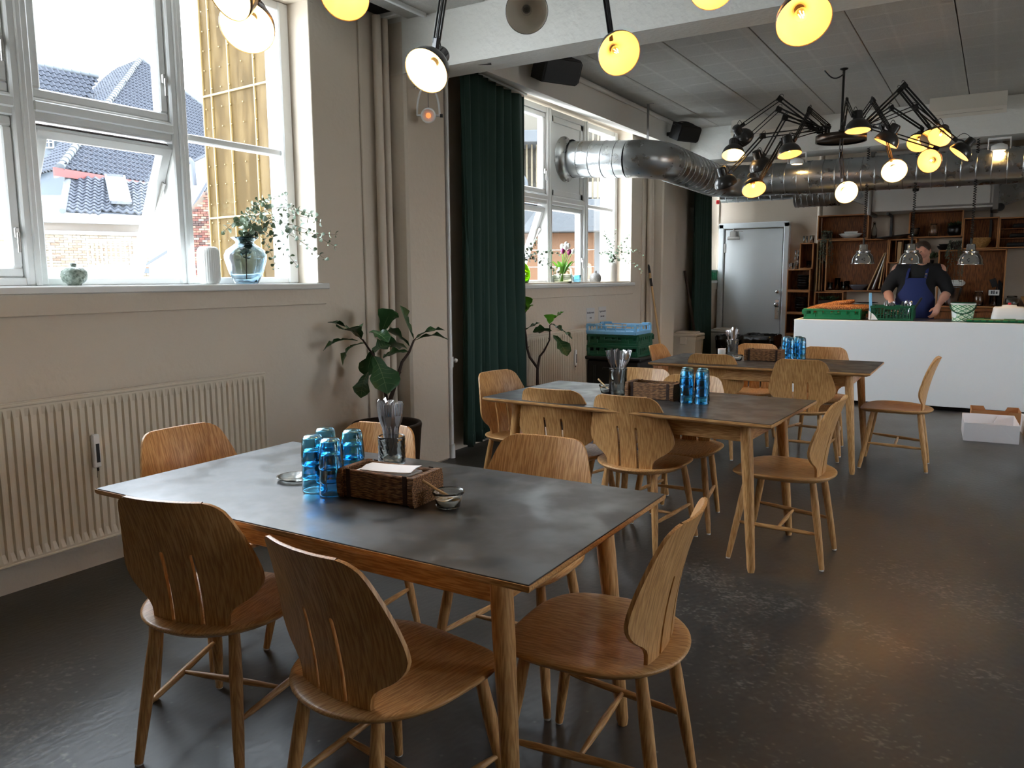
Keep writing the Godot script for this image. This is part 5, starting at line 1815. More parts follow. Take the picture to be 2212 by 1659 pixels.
	for i in tul.size():
		var q: Array = tul[i]
		var o := thing("tulip", "white tulip in the wide clear vase" if q[3] == 0 else "purple tulip in the wide clear vase", "tulip", Vector3.ZERO, 0.0, "white tulips in the clear vase" if q[3] == 0 else "purple tulips in the clear vase")
		var foot := V(-3.80 - q[0] * 0.35, y + 0.016, -7.20 - q[2] * 0.3)
		var head := V(-3.80 + q[0], y + q[1], -7.20 + q[2])
		g = G.new()
		g.tube([foot, V(-3.80 + q[0] * 0.3, y + 0.17, -7.20 + q[2] * 0.25), head], [0.004, 0.004, 0.0035], 7)
		part("stem", g, "tulip_green", o)
		var ax := (head - V(-3.80, y + 0.12, -7.20)).normalized()
		g = G.new()
		g.lathe([Vector2(0, 0), Vector2(0.014, 0.006), Vector2(0.022, 0.022), Vector2(0.021, 0.042), Vector2(0.012, 0.060), Vector2(0.003, 0.064), Vector2(0, 0.05)], 18, aim(head, ax), 3, 0.10)
		part("flower", g, "tulip_white" if q[3] == 0 else "tulip_purple", o)
		for s in 2:
			var a := i * 1.9 + s * 2.6
			g = G.new()
			var rows := []
			for k in 7:
				var t := k / 6.0
				var p := V(-3.80 + 0.02 * cos(a) + 0.09 * cos(a) * t, y + 0.10 + 0.17 * t - 0.05 * t * t, -7.20 + 0.02 * sin(a) + 0.13 * sin(a) * t)
				var sd := V(-sin(a), 0, cos(a)) * 0.018 * sin(PI * (0.12 + 0.86 * t))
				rows.append(PackedVector3Array([p - sd + V(0, 0.006, 0), p, p + sd + V(0, 0.006, 0)]))
			g.grid(rows)
			part("leaf", g, "tulip_green", o)
	g = lobed_vase([Vector2(0, 0), Vector2(0.038, 0), Vector2(0.040, 0.004), Vector2(0.047, 0.085), Vector2(0.046, 0.087)], [Vector2(0.046, 0.087), Vector2(0.044, 0.085), Vector2(0.036, 0.014), Vector2(0, 0.012)], 0, 0.0)
	solo("candle_glass", g, "glass_blue", "small pale blue glass cup beside the tulips", "glass", Vector3(-3.79, y, -7.50))
	g = lobed_vase([Vector2(0, 0), Vector2(0.042, 0), Vector2(0.058, 0.018), Vector2(0.066, 0.05), Vector2(0.060, 0.082), Vector2(0.040, 0.104), Vector2(0.016, 0.112), Vector2(0.015, 0.120), Vector2(0.019, 0.134), Vector2(0.013, 0.134), Vector2(0, 0.11)], [], 0, 0.0)
	solo("bud_vase", g, "ceramic_grey", "small speckled grey bud vase on the far sill", "vase", Vector3(-3.79, y, -7.95))
	g = lobed_vase([Vector2(0, 0), Vector2(0.055, 0), Vector2(0.066, 0.012), Vector2(0.070, 0.05), Vector2(0.070, 0.18), Vector2(0.062, 0.215), Vector2(0.046, 0.228), Vector2(0.040, 0.226), Vector2(0.05, 0.2), Vector2(0, 0.02)], [], 0, 0.0)
	solo("tall_vase", g, "ceramic_bone", "tall cream vase of eucalyptus at the right of the far sill", "vase", Vector3(-3.80, y, -8.38))
	b = V(-3.80, y + 0.05, -8.38)
	nk = V(-3.80, y + 0.23, -8.38)
	eucalyptus("spreading eucalyptus branches in the tall cream vase", [[b, nk, V(-3.82, 1.74, -8.34), V(-3.82, 1.94, -8.26)], [b, nk, V(-3.80, 1.76, -8.42), V(-3.78, 1.96, -8.44)], [b, nk, V(-3.76, 1.74, -8.50), V(-3.70, 1.90, -8.66)], [b, nk, V(-3.74, 1.68, -8.50), V(-3.64, 1.72, -8.74), V(-3.58, 1.66, -8.84)],
		[b, nk, V(-3.76, 1.66, -8.28), V(-3.74, 1.68, -8.10), V(-3.72, 1.66, -7.92)], [b, nk, V(-3.72, 1.62, -8.46), V(-3.62, 1.56, -8.62), V(-3.56, 1.46, -8.74)], [b, nk, V(-3.80, 1.72, -8.36), V(-3.78, 1.84, -8.24), V(-3.77, 1.86, -8.14)], [b, nk, V(-3.76, 1.68, -8.44), V(-3.70, 1.76, -8.56), V(-3.66, 1.74, -8.62)]], 10, 0.016, 700)


# ---------------------------------------------------------------- what stands outside the windows
func tile_mesh(tw: float, th: float) -> ArrayMesh:
	var g := G.new()
	var rows := []
	for k in 2:
		var ring := PackedVector3Array()
		for i in 9:
			var u := i / 8.0
			ring.append(Vector3((u - 0.5) * tw * 1.04, (k - 0.12) * th * 1.12, tw * (0.16 * sin(u * TAU * 1.0 + 0.6)) + (0.035 if k == 0 else 0.0)))
		rows.append(ring)
	g.grid(rows)
	var lip := PackedVector3Array()
	for v in rows[0]: lip.append(v + Vector3(0, 0.004, -0.05))
	g.grid([lip, rows[0]])
	return g.mesh()


func roof_plane(parent: Node3D, pts: Array, tw: float, th: float, singles: int, seed_: int) -> void:      # pts[0] -> pts[1] runs along the eave
	var u: Vector3 = (pts[1] - pts[0]).normalized()
	var n: Vector3 = u.cross(pts[2] - pts[0]).normalized()
	if n.y < 0: n = -n
	var up := n.cross(u).normalized()
	if up.y < 0: up = -up
	if u.cross(up).dot(n) < 0: u = -u
	var poly := PackedVector2Array()
	var lo := Vector2(1e9, 1e9)
	var hi := -lo
	for p in pts:
		var q := Vector2((p - pts[0]).dot(u), (p - pts[0]).dot(up))
		poly.append(q)
		lo = lo.min(q)
		hi = hi.max(q)
	var g := G.new()
	for tri in [Geometry2D.triangulate_polygon(poly)]:
		for k in range(0, tri.size(), 3): g.tri(pts[tri[k]] - n * 0.06, pts[tri[k + 1]] - n * 0.06, pts[tri[k + 2]] - n * 0.06)
	var deck := part("roof_slope", g, "tarp_grey", parent)
	var mesh := tile_mesh(tw, th)
	var rg := RandomNumberGenerator.new()
	rg.seed = seed_
	var spots := []
	var v := lo.y + th * 0.1
	while v < hi.y:
		var x := lo.x
		while x < hi.x:
			if Geometry2D.is_point_in_polygon(Vector2(x, v + th * 0.4), poly): spots.append(Transform3D(Basis(u, up, n), pts[0] + u * x + up * v + n * rg.randf_range(-0.006, 0.006)))
			x += tw
		v += th
	var nb := mini(singles, spots.size())
	for i in nb: raw("roof_tile", mesh, M["slate_tile"], deck).transform = spots[i]
	if spots.size() > nb:
		var mm := MultiMesh.new()
		mm.transform_format = MultiMesh.TRANSFORM_3D
		mm.mesh = mesh
		mm.instance_count = spots.size() - nb
		for i in range(nb, spots.size()): mm.set_instance_transform(i - nb, spots[i])
		var mi := MultiMeshInstance3D.new()
		mi.name = "roof_tiles"
		mi.multimesh = mm
		mi.material_override = M["slate_tile"]
		mi.set_meta("kind", "stuff")
		deck.add_child(mi, true)


func ridge(a: Vector3, b: Vector3, r: float, parent: Node) -> void:
	var n := int(a.distance_to(b) / 0.36)
	for k in n:
		var g := G.new()
		var p := a.lerp(b, float(k) / n)
		var q := a.lerp(b, (k + 1.12) / n)
		g.tube([p, q], [r * 1.08, r * 0.86], 10)
		part("ridge_tile", g, "ridge_tile", parent)


func brick_face(parent: Node, o: Vector3, u: Vector3, poly: PackedVector2Array, bw: float, bh: float, cols: Array, sd: int) -> void:
	var n := u.cross(Vector3.UP).normalized()
	var rg := RandomNumberGenerator.new()
	rg.seed = sd
	var box := BoxMesh.new()
	box.size = Vector3(bw * 0.93, bh * 0.84, 0.05)
	var at := []
	var tint := []
	var lo := Vector2(1e9, 1e9)
	var hi := -lo
	for p in poly:
		lo = lo.min(p)
		hi = hi.max(p)
	var y := lo.y
	var r := 0
	while y < hi.y:
		var x := lo.x + (bw * 0.5 if r % 2 else 0.0)
		while x < hi.x:
			if Geometry2D.is_point_in_polygon(Vector2(x, y), poly):
				at.append(Transform3D(Basis(u, Vector3.UP, n), o + u * x + Vector3.UP * y + n * rg.randf_range(0.0, 0.008)))
				var c: Color = cols[rg.randi() % cols.size()]
				tint.append(c.srgb_to_linear() * rg.randf_range(0.8, 1.2))
			x += bw
		y += bh
		r += 1
	var mm := MultiMesh.new()
	mm.transform_format = MultiMesh.TRANSFORM_3D
	mm.use_colors = true
	mm.mesh = box
	mm.instance_count = at.size()
	for i in at.size():
		mm.set_instance_transform(i, at[i])
		mm.set_instance_color(i, tint[i])
	var mi := MultiMeshInstance3D.new()
	mi.name = "bricks"
	mi.multimesh = mm
	mi.material_override = M["brick_red"]
	mi.set_meta("kind", "stuff")
	parent.add_child(mi, true)


func slab(parent: Node, called: String, pts: Array, depth: Vector3, mat_name: String) -> void:     # a flat outline given real thickness along depth
	var g := G.new()
	g.flat()
	var n := pts.size()
	for k in range(1, n - 1):
		g.tri(pts[0], pts[k], pts[k + 1])
		g.tri(pts[0] + depth, pts[k + 1] + depth, pts[k] + depth)
	for k in n: g.quad(pts[k], pts[k] + depth, pts[(k + 1) % n] + depth, pts[(k + 1) % n])
	part(called, g, mat_name, parent)


func build_outside() -> void:
	var g := G.new()
	g.box(Vector3(-32, -4.1, -18), Vector3(50, 0.2, 60))
	struct("ground", g, "yard_ground", "grey yard far below the windows", "ground")
	var away := V(-0.84, 0, -0.54)
	# the hipped house
	var o := thing("tiled_house", "house with a grey pantiled hip roof and red fascia outside the first window", "building", Vector3.ZERO)
	var H := V(-25.68, 5.00, -14.43)
	var A := V(-36.19, 12.08, -24.66)
	roof_plane(o, [H, V(-27.87, 5.00, -21.63), V(-29.97, 6.53, -23.30), V(-34.85, 10.04, -27.27), V(-35.73, 11.20, -26.17), A], 0.225, 0.26, 150, 1)
	roof_plane(o, [H, V(-27.83, 4.97, -14.69), V(-30.37, 6.97, -17.53), V(-34.68, 9.04, -20.68), V(-38.0, 10.8, -23.1), V(-38.64, 12.24, -25.19), A], 0.24, 0.27, 0, 2)
	roof_plane(o, [V(-26.27, 4.90, -15.04), V(-24.87, 4.75, -17.28), V(-22.76, 3.49, -15.83), V(-23.92, 3.50, -13.41)], 0.225, 0.26, 100, 3)
	roof_plane(o, [V(-33.30, 8.05, -16.2), V(-33.10, 8.05, -19.43), V(-33.67, 8.83, -20.12), V(-34.81, 10.40, -21.54), V(-35.37, 10.40, -17.2)], 0.24, 0.27, 40, 4)
	ridge(H, A, 0.13, o)
	ridge(V(-26.27, 4.90, -15.04), V(-23.92, 3.50, -13.41), 0.11, o)
	ridge(V(-35.37, 10.45, -17.2), V(-34.81, 10.45, -21.54), 0.11, o)
	ridge(A, V(-34.85, 10.04, -27.27), 0.11, o)
	var e := (V(-27.87, 5.00, -21.63) - H).normalized()
	g = G.new()
	bar(H - e * 0.3 + V(0.05, -0.16, 0), H + e * 7.4 + V(0.05, -0.16, 0), 0.06, 0.26, g)
	bar(H + V(0.02, -0.16, 0.02), H + V(-0.45, -0.16, -0.05), 0.06, 0.26, g)
	part("fascia", g, "fascia_red", o)
	slab(o, "house_wall", [H + V(-0.9, -0.1, -0.6), H + V(-0.9, -9.0, -0.6), H + V(-0.9, -9.0, -0.6) + e * 7, H + V(-0.9, -0.1, -0.6) + e * 7], away * 3.0, "outer_white")
	slab(o, "gable_cladding", [V(-35.13, 7.74, -18.30), V(-33.66, 8.07, -19.46), V(-33.52, 5.0, -19.21), V(-35.01, 5.0, -18.0)], away * 0.4, "zinc_wall")
	g = G.new()
	var wu := (V(-33.66, 0, -19.46) - V(-35.13, 0, -18.30)).normalized()
	var bs := Basis(wu, Vector3.UP, wu.cross(Vector3.UP))
	var wc := V(-34.15, 7.26, -18.83)
	for q in [[-0.17, 0.0, 0.05, 0.66], [0.17, 0.0, 0.05, 0.66], [0.0, 0.0, 0.035, 0.62], [0, 0.31, 0.36, 0.05], [0, -0.31, 0.36, 0.05], [0, 0.10, 0.34, 0.03], [0, -0.10, 0.34, 0.03]]: g.box(wc + bs * V(q[0], q[1], 0.05), V(q[2], q[3], 0.08), 0.0, bs)
	part("gable_window", g, "outer_white", o)
	slab(o, "moss_strip", [V(-34.6, 5.95, -18.2), V(-33.55, 6.75, -19.1), V(-33.5, 6.5, -19.05), V(-34.55, 5.7, -18.15)], away * 0.1, "roof_moss")
	# rooflight on the lower slope
	g = G.new()
	var c := [V(-25.79, 4.90, -15.99), V(-25.52, 4.88, -16.48), V(-23.49, 3.80, -15.34), V(-23.75, 3.80, -14.85)]
	var nn: Vector3 = (c[1] - c[0]).cross(c[3] - c[0]).normalized()
	if nn.y < 0: nn = -nn
	for k in 4: bar(c[k] + nn * 0.05, c[(k + 1) % 4] + nn * 0.05, 0.07, 0.09, g)
	part("rooflight_frame", g, "tarp_grey", o)
	g = G.new()
	g.quad(c[0] + nn * 0.06, c[1] + nn * 0.06, c[2] + nn * 0.06, c[3] + nn * 0.06)
	part("rooflight_pane", g, "chrome", o)
	# wall under it
	var bo := V(-25.4, -4.0, -12.4)
	var bu := (V(-23.06, 0, -16.02) - V(-24.51, 0, -13.03)).normalized()
	slab(o, "yard_wall", [bo + V(0, 7.4, 0), bo, bo + bu * 8, bo + bu * 8 + V(0, 7.4, 0)], away * 0.4, "mortar")
	brick_face(o, bo + V(0.01, 4.6, 0.0), bu, PackedVector2Array([Vector2(0, 0), Vector2(8, 0), Vector2(8, 2.3), Vector2(0, 2.3)]), 0.24, 0.078, [S(112, 98, 76), S(100, 84, 64), S(120, 110, 92), S(88, 66, 50)], 12)
	g = G.new()
	bar(bo + V(0.1, 7.3, 0), bo + bu * 8 + V(0.1, 7.3, 0), 0.24, 0.20, g)
	bar(bo + V(0.1, 6.9, 0), bo + bu * 8 + V(0.1, 6.9, 0), 0.12, 0.10, g)
	part("gutter", g, "outer_white", o)
	g = G.new()
	for k in 3: bar(bo + bu * (0.7 + 0.22 * k) + V(0.1, 5.75, 0), bo + bu * (0.7 + 0.22 * k) + V(0.1, 6.5, 0), 0.06, 0.05, g)
	for k in 4: bar(bo + bu * 0.6 + V(0.1, 5.8 + 0.2 * k, 0), bo + bu * 1.4 + V(0.1, 5.8 + 0.2 * k, 0), 0.05, 0.04, g)
	part("yard_window", g, "outer_white", o)
	# railing
	o = thing("balcony_railing", "white balcony railing low in the first window", "railing", Vector3.ZERO)
	var ra := V(-19.75, 1.72, -11.62)
	var ru := (V(-18.35, 0, -12.58) - V(-19.08, 0, -12.13)).normalized()
	g = G.new()
	bar(ra + V(0, 0.72, 0), ra + ru * 2.6 + V(0, 0.72, 0), 0.05, 0.04, g)
	bar(ra + V(0, 0.06, 0), ra + ru * 2.6 + V(0, 0.06, 0), 0.05, 0.04, g)
	part("rail", g, "outer_white", o)
	for k in 22:
		g = G.new()
		bar(ra + ru * 0.12 * k, ra + ru * 0.12 * k + V(0, 0.72, 0), 0.026, 0.026, g)
		part("baluster", g, "outer_white", o)
	g = G.new()
	bar(ra + V(-0.1, -0.06, 0), ra + ru * 2.6 + V(-0.1, -0.06, 0), 0.5, 0.12, g)
	part("deck", g, "concrete_grey", o)
	g = G.new()
	g.ball(ra + ru * 2.1 + V(-0.6, 0.86, -0.4), V(0.45, 0.22, 0.3), 14, 8)
	solo("covered_grill", g, "tarp_grey", "object under a grey cover behind the balcony railing", "cover")
	g = G.new()
	g.box(ra + ru * 1.75 + V(-0.4, 0.3, -0.25), V(0.22, 0.5, 0.22), 0.03)
	solo("red_tub", g, "fascia_red", "dark red tub behind the balcony railing", "tub")
	# white gable and brick gable to the right
	o = thing("white_gable", "white rendered gable with a sloping dark edge outside the first window", "building", Vector3.ZERO)
	slab(o, "gable_wall", [V(-16.73, 3.6, -11.39), V(-15.49, 4.32, -12.26), V(-15.52, 3.72, -12.15), V(-15.96, 2.84, -11.74), V(-15.86, -4.0, -11.57), V(-16.68, -4.0, -11.07)], away * 2.0, "outer_white")
	g = G.new()
	bar(V(-15.48, 3.78, -12.15), V(-15.93, 2.80, -11.74), 0.06, 0.05, g)
	bar(V(-16.73, 3.62, -11.39), V(-15.45, 4.36, -12.28), 0.05, 0.05, g)
	bar(V(-16.5, 1.75, -11.0), V(-15.9, 2.2, -11.45), 0.05, 0.05, g)
	part("dark_edge", g, "tarp_grey", o)
	g = G.new()
	var pp := V(-15.7, 0, -11.85)
	g.tube([pp + V(-0.25, 4.12, 0.18), pp + V(-0.05, 4.12, 0.05), pp + V(0.0, 4.05, 0.02), pp + V(0.0, 3.55, 0.0)], 0.05, 10)
	part("vent_pipe", g, "tarp_grey", o)
	o = thing("brick_gable", "red brick gable between the white gable and the golden facade", "building", Vector3.ZERO)
	var ku := (V(-14.2, 0, -11.6) - V(-15.02, 0, -10.9)).normalized()
	slab(o, "core", [V(-14.2, 4.0, -11.75), V(-15.15, 2.66, -10.98), V(-15.05, -4, -10.85), V(-14.0, -4, -11.75)], away * 1.0, "mortar")
	brick_face(o, V(-15.10, 0.6, -10.95), ku, PackedVector2Array([Vector2(0, 0), Vector2(1.35, 0), Vector2(1.35, 3.4), Vector2(0.0, 2.02)]), 0.115, 0.05, [S(84, 44, 34), S(70, 36, 28), S(52, 34, 30), S(96, 64, 50), S(104, 84, 70)], 13)
	# golden metal facade
	o = thing("gold_facade", "golden riveted metal facade filling the right part of the first window", "building", Vector3.ZERO)
	var ga := V(-10.42, 0, -8.12)
	var gu := (V(-8.96, 0, -8.08) - V(-10.50, 0, -8.20)).normalized()
	var gn := gu.cross(Vector3.UP).normalized() * -1.0
	if gn.dot(V(0, 0, 0) - ga) < 0: gn = -gn
	var ys := [-4.0, 2.35, 4.15, 6.2, 8.0]
	var xs := [0.0, 0.22, 0.66, 1.25, 1.9, 2.6]
	for i in 5:
		for k in 4:
			if k == 3 and i < 6: continue
			g = G.new()
			g.box(ga + gu * (xs[i] + xs[i + 1]) / 2 + V(0, (ys[k] + ys[k + 1]) / 2, 0) - gn * 0.1, V(xs[i + 1] - xs[i] - 0.012, ys[k + 1] - ys[k] - 0.012, 0.2), 0.006, Basis(gu, Vector3.UP, gu.cross(Vector3.UP)))
			part("metal_panel", g, "gold_metal", o)
	for i in range(0, 5):
		g = G.new()
		g.box(ga + gu * xs[i] + V(0, 1.1, 0) + gn * 0.012, V(0.024, 10.2, 0.03), 0.004, Basis(gu, Vector3.UP, gu.cross(Vector3.UP)))
		part("seam", g, "gold_seam", o)
	g = G.new()
	for y in [2.35, 4.15]: g.box(ga + gu * 1.3 + V(0, y, 0) + gn * 0.012, V(2.6, 0.03, 0.03), 0.004, Basis(gu, Vector3.UP, gu.cross(Vector3.UP)))
	part("seam", g, "gold_seam", o)
	g = G.new()
	for x in [0.05, 0.22, 0.44, 0.66, 0.95, 1.25, 1.6]:
		var y := 0.6
		while y < 6.1:
			g.ball(ga + gu * (x + 0.02) + V(0, y, 0) + gn * 0.015, V(0.012, 0.012, 0.012), 6, 4)
			y += 0.28
	part("rivets", g, "gold_seam", o).set_meta("kind", "stuff")
	slab(o, "side_wall", [ga + gu * 2.6 + V(0, 8, 0), ga + gu * 2.6 + V(0, -4, 0), ga + gu * 2.6 + V(0, -4, 0) - gn * 2.4, ga + gu * 2.6 + V(0, 8, 0) - gn * 2.4], gu * 0.1, "gold_metal")
	# the building outside the second window
	o = thing("balcony_block", "building with upright battens and a balcony outside the second window", "building", Vector3.ZERO)
	var wa := V(-9.6, 0, -12.6)
	var wd := (V(-6.42, 0, -14.23) - V(-8.32, 0, -13.19)).normalized()
	var wn := wd.cross(Vector3.UP).normalized()
	if wn.dot(-wa) < 0: wn = -wn
	var wb := Basis(wd, Vector3.UP, wd.cross(Vector3.UP))
	g = G.new()
	g.box(wa + wd * 1.3 + V(0, 4.85, 0) - wn * 0.5, V(2.9, 1.25, 1.0), 0.01, wb)
	part("upper_slab", g, "stucco_cream", o)
	g = G.new()
	g.box(wa + wd * 1.3 + V(0, 4.12, 0) - wn * 0.45, V(2.9, 0.22, 1.0), 0.01, wb)
	g.box(wa + wd * 3.2 + V(0, 2.62, 0) - wn * 0.2, V(6.4, 0.62, 0.3), 0.01, wb)
	part("balcony_band", g, "concrete_grey", o)
	g = G.new()
	g.box(wa + wd * 3.2 + V(0, 3.2, 0) - wn * 0.9, V(6.4, 2.0, 0.2), 0.01, wb)
	g.box(wa + wd * 4.6 + V(0, 4.8, 0) - wn * 0.9, V(3.6, 1.4, 0.2), 0.01, wb)
	part("rear_wall", g, "stucco_cream", o)
	for k in 60:
		g = G.new()
		var right := k >= 26
		g.box(wa + wd * (0.1 + 0.10 * k) + V(0, 3.9 if right else 3.5, 0) - wn * 0.3, V(0.035, 1.9 if right else 1.1, 0.05), 0.0, wb)
		part("batten", g, "batten", o)
	g = G.new()
	g.box(wa + wd * 4.6 + V(0, 3.14, 0) - wn * 0.4, V(3.6, 0.30, 0.1), 0.0, wb)
	part("pale_rail", g, "outer_white", o)
	for k in 12:
		g = G.new()
		g.box(wa + wd * 1.6 + V(0, 2.14 - 0.34 * k, 0) - wn * 0.5, V(3.3, 0.33, 0.1), 0.006, wb)
		part("cladding_board", g, "wood_orange", o)
	g = G.new()
	g.box(wa + wd * 4.9 + V(0, 0.4, 0) - wn * 0.5, V(3.3, 4.2, 0.1), 0.006, wb)
	part("grey_wall", g, "concrete_grey", o)
	g = G.new()
	g.tube(arc(wa + wd * 1.7 + V(0, 3.2, 0) + wn * 0.1, Vector3.UP * 0.2, wd * 0.2, 0, TAU, 16), 0.04, 8, false)
	g.lathe([Vector2(0, 0.0), Vector2(0.2, 0.02), Vector2(0.2, 0.05), Vector2(0, 0.06)], 20, aim(wa + wd * 1.7 + V(0, 3.2, 0) + wn * 0.05, wn))
	part("satellite_dish", g, "concrete_grey", o)


# ---------------------------------------------------------------- serving end of the room
func shelf_box(label: String, x0: float, x1: float, y0: float, y1: float, zf: float, shelves: Array, dividers: Array) -> Node3D:
	var o := thing("shelf_box", label, "shelf", Vector3.ZERO)
	var t := 0.016
	var d := zf - BACK - 0.004
	var zc := zf - d / 2
	var g: G
	for y in [y0 + t / 2, y1 - t / 2]:
		g = G.new()
		g.box(Vector3((x0 + x1) / 2, y, zc), Vector3(x1 - x0, t, d), 0.002)
		part("top_board" if y > (y0 + y1) / 2 else "bottom_board", g, "ply_x", o)
	for x in [x0 + t / 2, x1 - t / 2]:
		g = G.new()
		g.box(Vector3(x, (y0 + y1) / 2, zc), Vector3(t, y1 - y0 - 2 * t, d), 0.002)
		part("side_board", g, "ply_y", o)
	g = G.new()
	g.box(Vector3((x0 + x1) / 2, (y0 + y1) / 2, BACK + 0.014), Vector3(x1 - x0 - 2 * t, y1 - y0 - 2 * t, 0.012))
	part("back_board", g, "ply_y", o)
	for y in shelves:
		g = G.new()
		g.box(Vector3((x0 + x1) / 2, y, zc), Vector3(x1 - x0 - 2 * t, 0.012, d - 0.03), 0.002)
		part("shelf_board", g, "ply_x", o)
	for x in dividers:
		g = G.new()
		g.box(Vector3(x, (y0 + y1) / 2, zc), Vector3(0.009, y1 - y0 - 2 * t, d - 0.03), 0.002)
		part("divider", g, "ply_y", o)
	g = G.new()
	for q in [[(x0 + x1) / 2, y0 + t / 2, x1 - x0, t], [(x0 + x1) / 2, y1 - t / 2, x1 - x0, t], [x0 + t / 2, (y0 + y1) / 2, t, y1 - y0], [x1 - t / 2, (y0 + y1) / 2, t, y1 - y0]]: g.box(Vector3(q[0], q[1], zf + 0.0015), Vector3(q[2], q[3], 0.003), 0.001)
	part("edge_band", g, "ply_edge", o)
	return o


func bowl(called: String, label: String, at: Vector3, r: float, h: float, mat_name: String, group := "") -> Node3D:
	var g := G.new()
	g.lathe([Vector2(0, 0), Vector2(r * 0.45, 0), Vector2(r * 0.5, 0.004), Vector2(r * 0.75, h * 0.35), Vector2(r * 0.96, h * 0.85), Vector2(r, h), Vector2(r * 0.96, h), Vector2(r * 0.9, h * 0.8), Vector2(r * 0.65, h * 0.3), Vector2(0, h * 0.12)], 28)
	return solo(called, g, mat_name, label, "bowl", at, 0.0, group)


func drink_glass(label: String, at: Vector3, r: float, h: float, group: String) -> void:
	var g := G.new()
	g.lathe([Vector2(0, 0), Vector2(r * 0.82, 0), Vector2(r, h), Vector2(r * 0.93, h), Vector2(r * 0.76, 0.008), Vector2(0, 0.008)], 20)
	solo("drinking_glass", g, "glass_clear", label, "glass", at, 0.0, group)


func lidded_jar(label: String, at: Vector3, r: float, h: float) -> void:
	var o := thing("storage_jar", label, "jar", at)
	var g := G.new()
	g.lathe([Vector2(0, 0), Vector2(r * 0.9, 0), Vector2(r, 0.01), Vector2(r, h * 0.72), Vector2(r * 0.72, h * 0.84), Vector2(r * 0.72, h * 0.9), Vector2(r * 0.66, h * 0.9), Vector2(r * 0.66, h * 0.83), Vector2(r * 0.94, h * 0.71), Vector2(r * 0.94, 0.012), Vector2(0, 0.01)], 24)
	part("body", g, "glass_clear", o)
	g = G.new()
	g.lathe([Vector2(0, h * 0.9), Vector2(r * 0.76, h * 0.9), Vector2(r * 0.76, h * 0.97), Vector2(r * 0.6, h), Vector2(0, h)], 24)
	part("lid", g, "glass_clear", o)


func crate(called: String, label: String, at: Vector3, turn: float, w: float, d: float, h: float, mat_name: String, group := "", solid := true) -> Node3D:
	var o := thing(called, label, "crate", at, turn, group)
	var t := 0.008
	var g := G.new()
	g.box(Vector3(0, 0.006, 0), Vector3(w - 0.02, 0.012, d - 0.02), 0.003)
	part("base", g, mat_name, o)
	for s in 4:
		var along := w if s < 2 else d
		var ang: float = PI / 2 * [0.0, 2.0, 1.0, 3.0][s]
		var off := (d if s < 2 else w) / 2 - t
		var b := Basis(Vector3.UP, ang)
		g = G.new()
		var add := func(x: float, y: float, sx: float, sy: float, proud: float) -> void: g.box(b * Vector3(x, y, off + proud / 2), Vector3(sx, sy, t + proud), 0.002, b)
		add.call(0.0, h - 0.012, along, 0.024, 0.010)
		add.call(0.0, 0.012, along, 0.024, 0.006)
		var n := 7 if solid else 13
		if solid:
			# solid wall with slots in the upper third and a hand hole
			add.call(0.0, h * 0.34, along * 0.98, h * 0.30, 0.0)
			for k in n + 1: add.call((k / float(n) - 0.5) * (along - 0.012), h * 0.66, along / n * (0.62 if k % 3 != 1 else 0.34), h * 0.46, 0.002)
			add.call(0.0, h * 0.52, along * 0.30, h * 0.04, 0.012)
			for e in [-0.3, 0.3]: add.call(along * e, h * 0.30, 0.012, h * 0.5, 0.006)
		else:
			for k in n + 1: add.call((k / float(n) - 0.5) * (along - 0.012), h * 0.5, 0.009, h - 0.03, 0.0 if k % 4 else 0.008)
			for k in 4: add.call(0.0, h * (0.24 + 0.17 * k), along * 0.98, 0.008, 0.0)
			add.call(0.0, h * 0.80, along * 0.34, 0.014, 0.012)
			for e in [-0.36, -0.12, 0.12, 0.36]: add.call(along * e, h * 0.22, 0.02, h * 0.3, 0.006)
		part("side_wall", g, mat_name, o)
	g = G.new()
	for sx in [-1.0, 1.0]:
		for sz in [-1.0, 1.0]: g.box(Vector3(sx * (w / 2 - 0.012), h / 2, sz * (d / 2 - 0.012)), Vector3(0.026, h, 0.026), 0.006)
	part("corner_posts", g, mat_name, o)
	return o


